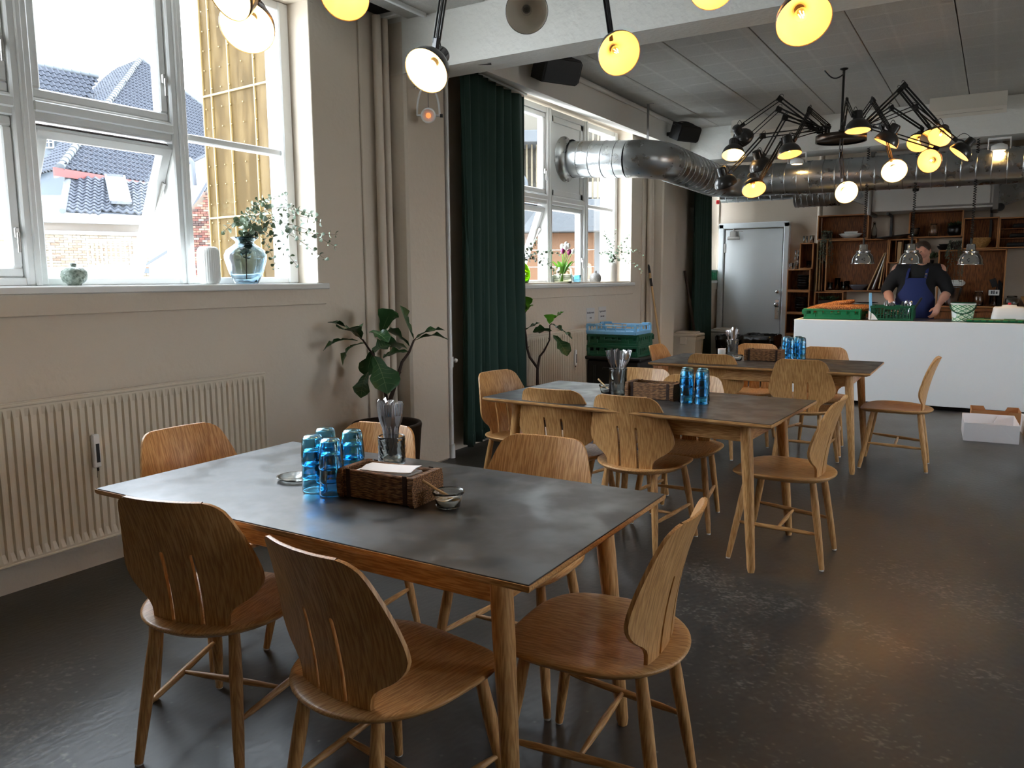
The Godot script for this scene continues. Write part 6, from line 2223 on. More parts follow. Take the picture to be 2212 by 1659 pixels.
func trailing_plant(label: String, at: Vector3, pot_r: float, drop: float, wide: float, sd: int) -> void:
	var o := thing("trailing_plant", label, "potted plant", at)
	var g := G.new()
	g.lathe([Vector2(0, 0), Vector2(pot_r * 0.7, 0), Vector2(pot_r, pot_r * 1.4), Vector2(pot_r * 0.9, pot_r * 1.4), Vector2(pot_r * 0.8, pot_r), Vector2(0, pot_r)], 20)
	part("pot", g, "terracotta_dark", o)
	var rg := RandomNumberGenerator.new()
	rg.seed = sd
	for k in 16:
		var a := rg.randf_range(-0.4, PI + 0.4)
		var L := drop * rg.randf_range(0.25, 1.0)
		var pts := [Vector3(0, pot_r * 1.2, 0), Vector3(cos(a) * wide * 0.7, pot_r * 1.6, absf(sin(a)) * wide * 0.7 + 0.03)]
		for j in 5: pts.append(Vector3(cos(a) * wide * (0.8 + 0.06 * j), pot_r * 1.2 - L * (j + 1) / 5.0, absf(sin(a)) * wide * 0.6 + 0.06 + 0.01 * sin(j * 2.0 + k)))
		g = G.new()
		g.tube(pts, 0.0015, 4, false)
		var st := part("strand", g, "twig", o)
		g = G.new()
		for j in range(1, 34):
			var u := j / 34.0 * (pts.size() - 1)
			var q := mini(int(u), pts.size() - 2)
			var p: Vector3 = pts[q].lerp(pts[q + 1], u - q) + Vector3(rg.randfn(0, 0.009), rg.randfn(0, 0.006), rg.randfn(0, 0.009))
			var dx := Vector3(rg.randfn(), rg.randfn(), rg.randfn()).normalized() * 0.010
			var dy := dx.cross(Vector3(rg.randfn(), rg.randfn(), rg.randfn())).normalized() * 0.007
			var tone := rg.randf_range(0.6, 1.25)
			g.st.set_color(Color(tone, tone, tone))
			g.flat()
			g.quad(p - dx, p + dy, p + dx, p - dy)
		part("leaves", g, "trailing_leaf", st).set_meta("kind", "stuff")


func lettering(text: String, h: float, at: Transform3D, parent: Node) -> void:
	var f := SystemFont.new()
	f.font_names = PackedStringArray(["Droid Sans"])
	var tm := TextMesh.new()
	tm.font = f
	tm.font_size = 32
	tm.pixel_size = h / 32.0
	tm.depth = 0.001
	tm.text = text
	var mi := raw("lettering", tm, M["ink"], parent)
	mi.transform = at


func build_kitchen() -> void:
	var g := G.new()
	var o: Node3D
	# door
	g.box(Vector3(-3.17, 1.06, BACK + 0.03), Vector3(0.86, 2.11, 0.045), 0.004)
	var door := struct("door_1", g, "door_paint", "white flush door with a closer and chrome lock at the far left", "door")
	g = G.new()
	g.box(Vector3(-3.655, 1.10, BACK + 0.045), Vector3(0.085, 2.20, 0.09), 0.012)
	g.box(Vector3(-2.685, 1.10, BACK + 0.045), Vector3(0.085, 2.20, 0.09), 0.012)
	g.box(Vector3(-3.17, 2.17, BACK + 0.045), Vector3(1.055, 0.085, 0.09), 0.012)
	part("door_frame", g, "door_paint", door)
	g = G.new()
	g.box(Vector3(-2.733, 1.06, BACK + 0.05), Vector3(0.008, 2.08, 0.02))
	part("door_gap", g, "black_matt", door)
	g = G.new()
	g.tube([Vector3(-3.55, 1.985, BACK + 0.09), Vector3(-3.37, 1.985, BACK + 0.09)], 0.026, 12)
	g.box(Vector3(-3.47, 2.04, BACK + 0.08), Vector3(0.10, 0.10, 0.05), 0.01)
	bar(Vector3(-3.46, 2.10, BACK + 0.09), Vector3(-3.32, 2.085, BACK + 0.10), 0.02, 0.012, g)
	g.tube([Vector3(-3.46, 2.08, BACK + 0.09), Vector3(-3.46, 2.13, BACK + 0.09)], 0.014, 10)
	part("door_closer", g, "satin_silver", door)
	g = G.new()
	for y in [1.84, 0.35]: g.box(Vector3(-3.60, y, BACK + 0.058), Vector3(0.025, 0.14, 0.02), 0.004)
	part("hinge", g, "satin_silver", door)
	g = G.new()
	g.ball(Vector3(-2.79, 1.18, BACK + 0.085), Vector3(0.03, 0.03, 0.03), 16, 10)
	g.box(Vector3(-2.79, 0.92, BACK + 0.058), Vector3(0.06, 0.29, 0.012), 0.004)
	g.tube([Vector3(-2.79, 0.985, BACK + 0.06), Vector3(-2.79, 0.985, BACK + 0.12)], 0.02, 12)
	g.ball(Vector3(-2.79, 0.985, BACK + 0.13), Vector3(0.036, 0.036, 0.026), 16, 8)
	g.tube([Vector3(-2.79, 0.90, BACK + 0.06), Vector3(-2.79, 0.90, BACK + 0.09)], 0.025, 14)
	part("lock", g, "chrome", door)
	# counter
	o = thing("serving_counter", "long white-fronted serving counter across the far end", "counter", Vector3.ZERO)
	g = G.new()
	g.box(Vector3(0.10, 0.485, -9.265), Vector3(4.06, 0.88, 0.03), 0.003)
	part("front_panel", g, "counter_white", o)
	g = G.new()
	g.box(Vector3(-1.915, 0.485, -9.63), Vector3(0.03, 0.88, 0.70), 0.003)
	part("end_panel", g, "counter_white", o)
	g = G.new()
	g.box(Vector3(0.10, 0.9, -9.66), Vector3(4.0, 0.045, 0.76), 0.004)
	part("worktop", g, "brushed_steel", o)
	g = G.new()
	g.box(Vector3(0.10, 0.44, -9.66), Vector3(3.94, 0.87, 0.66))
	part("carcass", g, "black_matt", o)
	var top := 0.9265
	# bread crate and loaves
	crate("bread_crate", "low green bread crate under the loaves on the counter", Vector3(-1.56, top, -9.60), 0.0, 0.60, 0.40, 0.115, "green_crate")
	var loaves := [[-1.60, 0.15, -9.52, 0.52, 0.20], [-1.42, 0.125, -9.45, 0.56, -0.02], [-1.44, 0.12, -9.64, 0.55, 0.05]]
	for i in 3:
		var q: Array = loaves[i]
		g = G.new()
		var rows := []
		for k in 15:
			var t := k / 14.0
			var ring := PackedVector3Array()
			var r := 0.060 * pow(maxf(0.0, sin(PI * (0.04 + 0.92 * t))), 0.45) * (1.0 + 0.05 * sin(t * 23.0 + i))
			for m in 18:
				var a := TAU * m / 18
				var lump := 1.0 + 0.05 * sin(a * 3.0 + t * 15.0 + i)
				ring.append(Vector3((t - 0.5) * q[3], sin(a) * r * 0.62 * lump, cos(a) * r * 1.1 * lump))
			rows.append(ring)
		g.grid(rows, true)
		g.fan(rows[0], Vector3(-q[3] * 0.5, 0, 0))
		g.fan(rows[14], Vector3(q[3] * 0.5, 0, 0), true)
		var lf := solo("bread_loaf", g, "crust", ["long loaf lying tilted on top in the green bread crate", "long dark glossy loaf at the front of the green bread crate", "long loaf at the back of the green bread crate"][i], "bread", Vector3(q[0], top + q[1], q[2]), 0.0, "loaves in the bread crate")
		lf.rotation = Vector3(0, 0.1 * i, q[4])
	# cutlery crate
	crate("cutlery_crate", "dark green slatted crate of cutlery in front of the cook", Vector3(-0.955, top, -9.56), 0.04, 0.42, 0.40, 0.155, "green_dark", "", false)
	for i in 16:
		var k: int = [2, 2, 2, 0, 1, 2, 2, 2, 1, 2, 2, 0, 2, 2, 2, 1][i]
		var mm: Array = cut_meshes[k]
		var c := thing(["fork", "table_knife", "spoon"][k], ["steel fork", "steel knife", "steel spoon"][k] + " sticking up out of the dark green slatted crate", ["fork", "knife", "spoon"][k], Vector3.ZERO, 0.0, "cutlery in the green crate")
		var foot := Vector3(-1.06 + 0.022 * i * 0.8 + rng.randfn(0, 0.02), top + 0.005 + 0.001 * i, -9.52 + rng.randfn(0, 0.05))
		c.transform = aim(foot, Vector3(rng.randfn(0, 0.25), 1.0, rng.randfn(0, 0.2)), rng.randf() * 3.0)
		raw("handle", mm[0], M["steel"], c)
		raw(mm[2], mm[1], M["steel"], c)
	g = G.new()
	g.box(Vector3(0, 0.15, 0), Vector3(0.030, 0.26, 0.010), 0.005)
	var it := solo("scraper", g, "blue_rack", "pale blue plastic scraper standing in the corner of the slatted crate", "scraper", Vector3(-1.155, top + 0.015, -9.385))
	it.rotation.z = 0.06
	g = G.new()
	g.box(Vector3(0, 0.14, 0), Vector3(0.022, 0.24, 0.012), 0.004)
	it = solo("tongs", g, "black_matt", "black handle leaning out of the slatted crate", "tongs", Vector3(-0.80, top + 0.015, -9.46))
	it.rotation.z = -0.5
	g = G.new()
	g.prism(PackedVector2Array([Vector2(-0.01, 0.0), Vector2(0.085, 0.0), Vector2(0.05, 0.05), Vector2(-0.01, 0.10)]), 0.002)
	it = solo("paper_note", g, "paper", "white paper stuck on the front corner of the slatted crate", "paper", Vector3(-1.165, top + 0.004, -9.352))
	# bucket with printed lattice
	var im := Image.create(128, 64, false, Image.FORMAT_RGB8)
	for y in 64:
		for x in 128:
			var u := fposmod(x + y, 16.0)
			var v := fposmod(x - y, 16.0)
			var grn := (u < 3.0 or v < 3.0) or (u > 8 and u < 12 and v > 8 and v < 12)
			im.set_pixel(x, y, S(42, 124, 74) if grn else S(226, 240, 214))
	im.fill_rect(Rect2i(84, 14, 24, 26), S(236, 244, 240))
	var bm := mat("bucket_print", Color.WHITE, 0.4)
	bm.albedo_texture = ImageTexture.create_from_image(im)
	bm.texture_filter = BaseMaterial3D.TEXTURE_FILTER_LINEAR
	o = thing("lidded_bucket", "white and green lattice-patterned plastic bucket on the counter", "bucket", Vector3(-0.29, top, -9.52))
	g = G.new()
	g.lathe([Vector2(0.095, 0.0), Vector2(0.113, 0.175)], 36, Transform3D(Basis(Vector3.UP, 2.0), Vector3.ZERO))
	part("body", g, bm, o)
	g = G.new()
	g.lathe([Vector2(0.113, 0.172), Vector2(0.119, 0.174), Vector2(0.119, 0.186), Vector2(0.113, 0.188), Vector2(0.113, 0.172)], 36)
	g.lathe([Vector2(0, 0.0), Vector2(0.095, 0.0)], 36)
	part("rim", g, "ceramic_white", o)
	g = G.new()
	g.lathe([Vector2(0.114, 0.186), Vector2(0.114, 0.193), Vector2(0.10, 0.195), Vector2(0, 0.195)], 36)
	part("lid", g, "green_dark", o)
	g = G.new()
	g.tube(arc(Vector3(0, 0.165, 0.01), Vector3(-0.119, 0, 0), Vector3(0.0, -0.085, 0.115), 0.0, PI, 14), 0.005, 7)
	part("handle", g, "green_dark", o)
	# flat crate, cake box, cloth
	o = thing("folded_crate", "flat folded green crate under the cake box on the counter", "crate", Vector3(0.03, top, -9.50))
	g = G.new()
	g.box(Vector3(0, 0.016, 0), Vector3(0.56, 0.032, 0.38), 0.006)
	part("panel", g, "green_dark", o)
	for k in 9:
		g = G.new()
		g.box(Vector3(-0.25 + 0.0625 * k, 0.018, 0.192), Vector3(0.04, 0.018, 0.008), 0.002)
		part("rib", g, "green_crate", o)
	g = G.new()
	for e in [-0.17, 0.10]: g.box(Vector3(e, 0.036, 0.17), Vector3(0.10, 0.010, 0.03), 0.003)
	part("latch", g, "green_crate", o)
	o = thing("cake_box", "white lidded food box with a red knob on the flat green crate", "box", Vector3(0.12, top + 0.033, -9.52))
	g = G.new()
	var rows := []
	for q in [[0.155, 0.0], [0.155, 0.01], [0.140, 0.11], [0.128, 0.122], [0.07, 0.124], [0.06, 0.14], [0.0, 0.142]]:
		var ring := PackedVector3Array()
		for k in 32:
			var a := TAU * k / 32
			var n := 5.0
			var r := pow(pow(absf(cos(a)), n) + pow(absf(sin(a)), n), -1.0 / n) * float(q[0])
			ring.append(Vector3(r * cos(a), q[1], r * sin(a) * 0.85))
		rows.append(ring)
	g.grid(rows, true)
	part("lid", g, "white_plastic", o)
	g = G.new()
	g.ball(Vector3(0, 0.152, 0), Vector3(0.016, 0.013, 0.016), 12, 8)
	part("knob", g, "red_plastic", o, "small red knob")
	g = G.new()
	for k in 5: g.ball(Vector3(0.05 * sin(k * 1.9), 0.04 + 0.022 * k, 0.03 * cos(k * 2.3)), Vector3(0.055 - 0.004 * k, 0.026, 0.05), 14, 8)
	solo("tea_towel", g, "tea_towel", "crumpled pale cloth at the right end of the counter", "cloth", Vector3(0.36, top - 0.008, -9.56))
	# back worktop with cupboards
	o = thing("back_worktop", "dark wooden back worktop with cupboards behind the cook", "worktop", Vector3.ZERO)
	g = G.new()
	g.box(Vector3(-0.30, 0.965, -11.92), Vector3(3.9, 0.04, 0.54), 0.004)
	part("worktop", g, "ply_x", o)
	for k in 6:
		g = G.new()
		g.box(Vector3(-1.93 + 0.65 * k, 0.49, -11.655), Vector3(0.64, 0.88, 0.02), 0.003)
		part("cupboard_door", g, "ply_y", o)
	g = G.new()
	g.box(Vector3(-0.30, 0.47, -11.94), Vector3(3.88, 0.94, 0.50))
	part("carcass", g, "ply_y", o)
	var zf := -11.92
	var wt := 0.9855
	# boxes on the wall
	shelf_box("open wooden wall box holding the white bowls and trailing plant", -2.223, -1.556, 1.912, 2.252, zf, [], [])
	shelf_box("largest left wooden wall box with leaning boards and a grey bowl", -2.091, -1.293, 1.189, 1.908, zf, [], [])
	shelf_box("small wooden wall box with upright dividers beside the cook's head", -1.290, -0.951, 1.572, 1.895, zf, [], [-1.205, -1.12, -1.035])
	shelf_box("wooden wall box holding the glass jars and dark plant pot", -1.061, -0.428, 1.902, 2.253, zf, [], [])
	shelf_box("wooden wall box holding the stacked wooden bowls", -0.425, -0.028, 1.740, 2.14, zf, [], [])
	shelf_box("wooden wall box with two inner shelves at the right edge", -0.025, 0.60, 1.742, 2.127, zf, [1.865, 1.985], [])
	shelf_box("tall wooden wall box behind the cook with the mixer in it", -0.687, 0.082, wt + 0.002, 1.735, zf, [], [])
	shelf_box("small low wooden wall box filled with green herbs above the bread", -2.225, -1.835, 0.988, 1.185, zf, [], [])
	shelf_box("narrow top box of the wooden tower beside the door", -2.452, -2.262, 1.510, 1.879, zf, [], [])
	shelf_box("box of the wooden tower beside the door with the upper bowl stack", -2.612, -2.290, 1.196, 1.507, zf, [], [])
	shelf_box("box of the wooden tower beside the door with the middle bowl stack", -2.612, -2.290, 0.878, 1.193, zf, [], [])
	shelf_box("box of the wooden tower beside the door with the lower bowl stack", -2.612, -2.290, 0.566, 0.875, zf, [], [])
	shelf_box("lowest box of the wooden tower beside the door, empty", -2.612, -2.290, 0.252, 0.563, zf, [], [])
	g = G.new()
	g.box(Vector3(-2.45, 0.125, -12.06), Vector3(0.32, 0.25, 0.27), 0.003)
	solo("plinth", g, "ply_y", "low wooden plinth under the tower of boxes", "plinth")
	# what is in them
	for i in 3:
		for k in 5:
			bowl("black_bowl", "black stoneware bowl in the %s stack of the wooden tower, number %s up" % [["upper", "middle", "lower"][i], ["one", "two", "three", "four", "five"][k]], Vector3(-2.41 - 0.02 * i + 0.004 * sin(k * 2.0), [1.213, 0.895, 0.583][i] + 0.036 * k, -12.03), 0.085, 0.07, "black_stoneware", "black bowls in the wooden tower")
	drink_glass("left upturned glass on top of the wooden tower", Vector3(-2.40, 1.88, -12.03), 0.034, 0.10, "glasses on the wooden tower")
	drink_glass("right upturned glass on top of the wooden tower", Vector3(-2.31, 1.88, -12.03), 0.036, 0.105, "glasses on the wooden tower")
	for k in 4: drink_glass(["front left glass on the tower's second box", "front right glass on the tower's second box", "stacked glass on the tower's second box", "topmost glass stacked on the tower's second box"][k], Vector3([-2.575, -2.50, -2.50, -2.497][k], [1.508, 1.508, 1.60, 1.69][k], [-11.98, -11.98, -11.98, -11.98][k]), 0.036, 0.09, "glasses on the wooden tower")
	drink_glass("single glass inside the narrow top box of the tower", Vector3(-2.34, 1.527, -12.03), 0.034, 0.10, "glasses on the wooden tower")
	for k in 3:
		g = G.new()
		g.box(Vector3(0, 0.36, 0), Vector3(0.016, 0.70, 0.22), 0.003)
		it = solo("serving_board", g, "pale_wood" if k < 2 else "ply_y", ["outermost tall pale board standing left of the large wall box", "middle tall pale board standing left of the large wall box", "inner tall brown board standing left of the large wall box"][k], "board", Vector3(-2.215 + 0.038 * k, 1.187, -12.07))
	for k in 4:
		g = G.new()
		g.box(Vector3(0, 0.27, 0), Vector3(0.014, 0.54 - 0.02 * k, 0.22), 0.003)
		it = solo("serving_board", g, ["pale_wood", "paper", "pale_wood", "ply_y"][k], ["first pale board leaning in the large wall box", "second whitish board leaning in the large wall box", "third board leaning in the large wall box", "brown board upright at the end of the large wall box"][k], "board", Vector3([-1.535, -1.475, -1.39, -1.345][k], 1.208, -12.05))
		it.rotation.z = [-0.36, -0.30, -0.12, -0.05][k]
	bowl("grey_bowl", "grey stoneware bowl on the floor of the large wall box", Vector3(-1.66, 1.207, -12.03), 0.125, 0.078, "slate_bowl")
	for k in 4: drink_glass(["short glass at the left of the large wall box", "tall glass behind in the large wall box", "glass at the middle of the large wall box", "second glass at the middle of the large wall box"][k], Vector3([-2.03, -1.95, -1.86, -1.82][k], 1.207, [-12.0, -12.1, -12.0, -12.08][k]), 0.037, [0.11, 0.17, 0.12, 0.13][k], "glasses in the large wall box")
	bowl("white_bowl", "wide white bowl in the upper left wall box", Vector3(-1.80, 1.930, -12.03), 0.155, 0.062, "ceramic_white")
	bowl("white_bowl", "smaller white bowl set inside the wide one", Vector3(-1.795, 1.962, -12.03), 0.092, 0.058, "ceramic_white")
	o = thing("glass_bottle", "clear glass bottle standing between the upper wall boxes", "bottle", Vector3(-1.50, 1.910, -12.06))
	g = G.new()
	g.lathe([Vector2(0, 0), Vector2(0.034, 0), Vector2(0.036, 0.01), Vector2(0.036, 0.13), Vector2(0.016, 0.175), Vector2(0.014, 0.22), Vector2(0.010, 0.22), Vector2(0.011, 0.175), Vector2(0.032, 0.128), Vector2(0.032, 0.012), Vector2(0, 0.01)], 20)
	part("body", g, "glass_clear", o)
	g = G.new()
	g.lathe([Vector2(0, 0.215), Vector2(0.017, 0.215), Vector2(0.017, 0.235), Vector2(0, 0.238)], 16)
	part("stopper", g, "steel", o)
	g = G.new()
	g.lathe([Vector2(0, 0), Vector2(0.10, 0.0), Vector2(0.22, 0.03), Vector2(0.235, 0.045), Vector2(0.225, 0.046), Vector2(0.10, 0.012), Vector2(0, 0.010)], 36)
	it = solo("serving_dish", g, "black_stoneware", "wide shallow black dish tilted between the upper wall boxes", "dish", Vector3(-1.24, 1.902, -11.98))
	it.rotation = Vector3(0.06, 0, 0.10)
	g = G.new()
	g.box(Vector3(-1.185 + 0.022, 1.725, -12.06), Vector3(0.05, 0.27, 0.2), 0.003)
	solo("serving_board", g, "pale_wood", "pale board slotted between the upright dividers", "board")
	g = G.new()
	g.box(Vector3(-1.10 + 0.02, 1.71, -12.06), Vector3(0.035, 0.24, 0.2), 0.003)
	solo("book", g, "black_matt", "dark flat case slotted between the upright dividers", "case")
	lidded_jar("clear lidded glass jar in the box above the cook", Vector3(-0.77, 1.919, -12.02), 0.056, 0.175)
	bowl("glass_bowl", "clear glass bowl half hidden by the middle lamp cord", Vector3(-0.985, 1.919, -12.02), 0.055, 0.12, "glass_clear")
	o = thing("planted_pot", "black pot with a low green plant in the box above the cook", "potted plant", Vector3(-0.525, 1.919, -12.03))
	g = G.new()
	g.lathe([Vector2(0, 0), Vector2(0.06, 0), Vector2(0.085, 0.05), Vector2(0.085, 0.10), Vector2(0.072, 0.135), Vector2(0.064, 0.135), Vector2(0.07, 0.10), Vector2(0, 0.10)], 28)
	part("pot", g, "black_stoneware", o)
	tuft(o, Vector3(0, 0.12, 0), 60, 0.10, 0.09, 31)
	bowl("wooden_bowl", "lower turned wooden bowl of the stacked pair", Vector3(-0.22, 1.757, -12.03), 0.12, 0.10, "turned_wood")
	bowl("wooden_bowl", "upper turned wooden bowl of the stacked pair", Vector3(-0.22, 1.80, -12.03), 0.118, 0.085, "turned_wood")
	for k in 3:
		g = G.new()
		g.box(Vector3(0, 0.03, 0), Vector3(0.42 - 0.05 * k, 0.05, 0.2), 0.012)
		solo("black_tray", g, "black_matt", ["black tray on the bottom shelf of the right edge box", "black tray on the middle shelf of the right edge box", "black tray on the top shelf of the right edge box"][k], "tray", Vector3(0.28, [1.758, 1.872, 1.992][k], -12.05))
	trailing_plant("pale trailing plant hanging down from the upper left wall box", Vector3(-2.09, 1.930, -11.99), 0.065, 0.62, 0.085, 41)
	trailing_plant("dark trailing plant hanging over the tall box beside the cook", Vector3(-0.50, 1.737, -11.99), 0.07, 0.58, 0.10, 42)
	bowl("small_black_bowl", "lower small black bowl on the tall wall box", Vector3(-0.645, 1.736, -12.02), 0.075, 0.055, "black_stoneware")
	bowl("small_black_bowl", "upper small black bowl on the tall wall box", Vector3(-0.635, 1.765, -12.02), 0.065, 0.05, "black_stoneware")
	o = thing("planted_pot", "leafy green pot plant behind the cook's head", "potted plant", Vector3(-0.80, 1.50, -12.05))
	g = G.new()
	g.box(Vector3(0, 0.01, 0), Vector3(0.16, 0.02, 0.2), 0.003)
	part("bracket_shelf", g, "ply_x", o)
	g = G.new()
	g.lathe([Vector2(0, 0.02), Vector2(0.045, 0.02), Vector2(0.06, 0.11), Vector2(0.05, 0.11), Vector2(0, 0.09)], 20)
	part("pot", g, "black_stoneware", o)
	tuft(o, Vector3(0.0, 0.13, 0), 90, 0.15, 0.10, 32)
	o = thing("herb_box", "green herbs growing in the low wall box", "herbs", Vector3(-2.03, 1.005, -12.03))
	g = G.new()
	g.box(Vector3(0, 0.03, 0), Vector3(0.30, 0.06, 0.16), 0.005)
	part("trough", g, "terracotta_dark", o)
	tuft(o, Vector3(0, 0.06, 0), 120, 0.14, 0.07, 33)
	# on the back worktop
	o = thing("stand_mixer", "polished steel mixing bowl machine behind the cook's arm", "mixer", Vector3(-0.50, wt + 0.018, -12.0))
	g = G.new()
	g.lathe([Vector2(0, 0), Vector2(0.07, 0), Vector2(0.075, 0.01), Vector2(0.09, 0.1), Vector2(0.125, 0.24), Vector2(0.13, 0.25), Vector2(0.12, 0.25), Vector2(0.085, 0.11), Vector2(0, 0.02)], 32)
	part("bowl", g, "steel", o)
	g = G.new()
	g.box(Vector3(-0.15, 0.16, -0.02), Vector3(0.07, 0.32, 0.10), 0.02)
	g.box(Vector3(-0.02, 0.30, -0.02), Vector3(0.32, 0.08, 0.10), 0.03)
	part("stand", g, "ceramic_white", o)
	lidded_jar("clear glass jar on the worktop inside the tall wall box", Vector3(-0.20, wt + 0.018, -12.03), 0.06, 0.20)
	o = thing("utensil_holder", "clear ribbed holder with labels and black utensils on the worktop", "holder", Vector3(-0.03, wt + 0.018, -12.02))
	g = G.new()
	g.lathe([Vector2(0, 0), Vector2(0.045, 0), Vector2(0.05, 0.14), Vector2(0.045, 0.14), Vector2(0.04, 0.008), Vector2(0, 0.008)], 32)
	part("beaker", g, "glass_clear", o)
	g = G.new()
	g.box(Vector3(0, 0.175, 0.04), Vector3(0.12, 0.07, 0.004), 0.001)
	part("label_card", g, "paper", o)
	g = G.new()
	for q in [[-0.025, 0.18, 0.02, 0.04], [0.0, 0.18, 0.015, 0.045], [0.03, 0.175, 0.02, 0.03]]: g.box(Vector3(q[0], q[1], 0.043), Vector3(q[2], q[3], 0.002))
	part("label_print", g, "grey_dark", o)
	g = G.new()
	g.tube([Vector3(0.0, 0.02, 0), Vector3(0.03, 0.26, -0.01)], 0.008, 7)
	g.box(Vector3(-0.01, 0.30, 0), Vector3(0.07, 0.11, 0.008), 0.003, Basis(Vector3.BACK, 0.35))
	part("utensils", g, "black_matt", o)
	for k in 3:
		g = G.new()
		g.box(Vector3(0, 0.16, 0), Vector3(0.022, 0.34 - 0.03 * k, 0.18), 0.003)
		solo("dark_board", g, "black_matt", ["left dark board at the right end of the tall wall box", "middle dark board at the right end of the tall wall box", "right dark board at the right end of the tall wall box"][k], "board", Vector3(0.03 - 0.0 + 0.012 * k - 0.01, wt + 0.018, -12.09 + 0.0), 0.0)
	lidded_jar("clear glass jar right of the tall wall box", Vector3(0.17, wt, -11.85), 0.075, 0.16)
	bowl("wooden_bowl", "large turned wooden bowl at the right end of the worktop", Vector3(0.42, wt, -11.85), 0.16, 0.15, "turned_wood")
	for k in 4:
		g = G.new()
		g.lathe([Vector2(0, 0), Vector2(0.10, 0), Vector2(0.15, 0.012), Vector2(0.145, 0.014), Vector2(0.10, 0.004), Vector2(0, 0.004)], 32)
		solo("plate", g, "black_stoneware" if k % 2 else "ceramic_bone", ["lowest plate of the stack behind the bread crate", "second plate of the stack behind the bread crate", "third plate of the stack behind the bread crate", "topmost plate of the stack behind the bread crate"][k], "plate", Vector3(-1.52, wt + 0.016 * k, -11.80), 0.0, "plates on the worktop")
	# bins, crates, boxes, broom, notices
	lid_bin("white lidded bin right of the far curtain in the corner", Vector3(-3.46, 0, -11.75), 0.36, 0.64, 0.1)
	lid_bin("beige lidded bin behind the far column left of the curtain", Vector3(-3.50, 0, -10.22), 0.34, 0.68, 0.0)
	bag_bin("smaller black bin with a bag over its rim, by the curtain", Vector3(-3.14, 0, -11.02), 0.34, 0.36, 0.58)
	bag_bin("larger black bin with a bag over its rim, before the door", Vector3(-2.74, 0, -11.05), 0.44, 0.50, 0.60)
	o = thing("black_container", "black lidded container under the green crates beside the radiator", "container", Vector3(-3.33, 0, -7.62), 0.03)
	g = G.new()
	g.box(Vector3(0, 0.28, 0), Vector3(0.58, 0.56, 0.44), 0.02)
	part("body", g, "black_matt", o)
	g = G.new()
	g.box(Vector3(0, 0.578, 0), Vector3(0.62, 0.035, 0.48), 0.01)
	part("lid", g, "black_matt", o)
	g = G.new()
	g.box(Vector3(0, 0.47, 0.223), Vector3(0.22, 0.03, 0.012), 0.004)
	for e in [-0.2, 0.2]: g.box(Vector3(e, 0.30, 0.223), Vector3(0.03, 0.4, 0.008), 0.003)
	part("grip", g, "black_rod", o)
	crate("bread_crate", "lower green crate of the stack beside the radiator", Vector3(-3.345, 0.597, -7.62), 0.04, 0.56, 0.42, 0.112, "green_dark", "green crates in the stack")
	crate("bread_crate", "upper green crate of the stack beside the radiator", Vector3(-3.340, 0.710, -7.62), 0.03, 0.56, 0.42, 0.112, "green_dark", "green crates in the stack")
	o = thing("dish_rack", "pale blue plastic dish rack on top of the green crates", "rack", Vector3(-3.355, 0.824, -7.62), 0.03)
	for s in 4:
		var b := Basis(Vector3.UP, PI / 2 * s)
		g = G.new()
		var ww: float = 0.54 if s % 2 == 0 else 0.44
		var off: float = 0.22 if s % 2 == 0 else 0.27
		g.box(b * Vector3(0, 0.018, off), Vector3(ww, 0.036, 0.014), 0.003, b)
		g.box(b * Vector3(0, 0.088, off), Vector3(ww, 0.010, 0.012), 0.002, b)
		for k in 6: g.box(b * Vector3((k / 5.0 - 0.5) * (ww - 0.012), 0.055, off), Vector3(0.010 if k not in [0, 5] else 0.03, 0.07, 0.012), 0.002, b)
		g.box(b * Vector3(-ww * 0.40, 0.100, off), Vector3(0.09, 0.016, 0.012), 0.003, b)
		g.box(b * Vector3(ww * 0.40, 0.100, off), Vector3(0.09, 0.016, 0.012), 0.003, b)
		part("side_wall", g, "blue_rack", o)
	g = G.new()
	for k in 11: g.box(Vector3(-0.25 + 0.05 * k, 0.01, 0), Vector3(0.008, 0.014, 0.44), 0.002)
	for k in 9: g.box(Vector3(0, 0.01, -0.2 + 0.05 * k), Vector3(0.54, 0.014, 0.008), 0.002)
	part("base_grid", g, "blue_rack", o)
	o = thing("broom", "wooden broom leaning against the far column", "broom", Vector3.ZERO)
	var ba := Vector3(-3.675, 1.56, -9.22)
	var bb := Vector3(-3.40, 0.09, -9.16)
	g = G.new()
	g.tube([ba.lerp(bb, 0.06), bb], 0.013, 10)
	part("stick", g, "pale_wood", o)
	g = G.new()
	g.tube([ba, ba.lerp(bb, 0.02), ba.lerp(bb, 0.07)], [0.008, 0.014, 0.015], 10)
	g.tube([ba.lerp(bb, 0.115), ba.lerp(bb, 0.18)], 0.0145, 10)
	part("grip", g, "black_matt", o)
	g = G.new()
	g.box(bb + Vector3(0, -0.01, 0), Vector3(0.05, 0.04, 0.30), 0.008)
	g.box(bb + Vector3(0, -0.055, 0), Vector3(0.06, 0.06, 0.30), 0.004)
	part("brush_head", g, "black_matt", o)
	g = G.new()
	bar(Vector3(-3.70, 1.49, -10.62), Vector3(-3.38, 0.02, -10.50), 0.03, 0.02, g)
	solo("mop_stick", g, "bark", "thin dark stick leaning in the far window bay", "stick")
	crate("green_box", "green slatted crate on the far window sill", Vector3(-3.81, 1.352, -11.98), 0.0, 0.20, 0.34, 0.16, "green_crate", "", false)
	var words := [["Residual waste", "(rest)"], ["Organic waste", "(food only)"]]
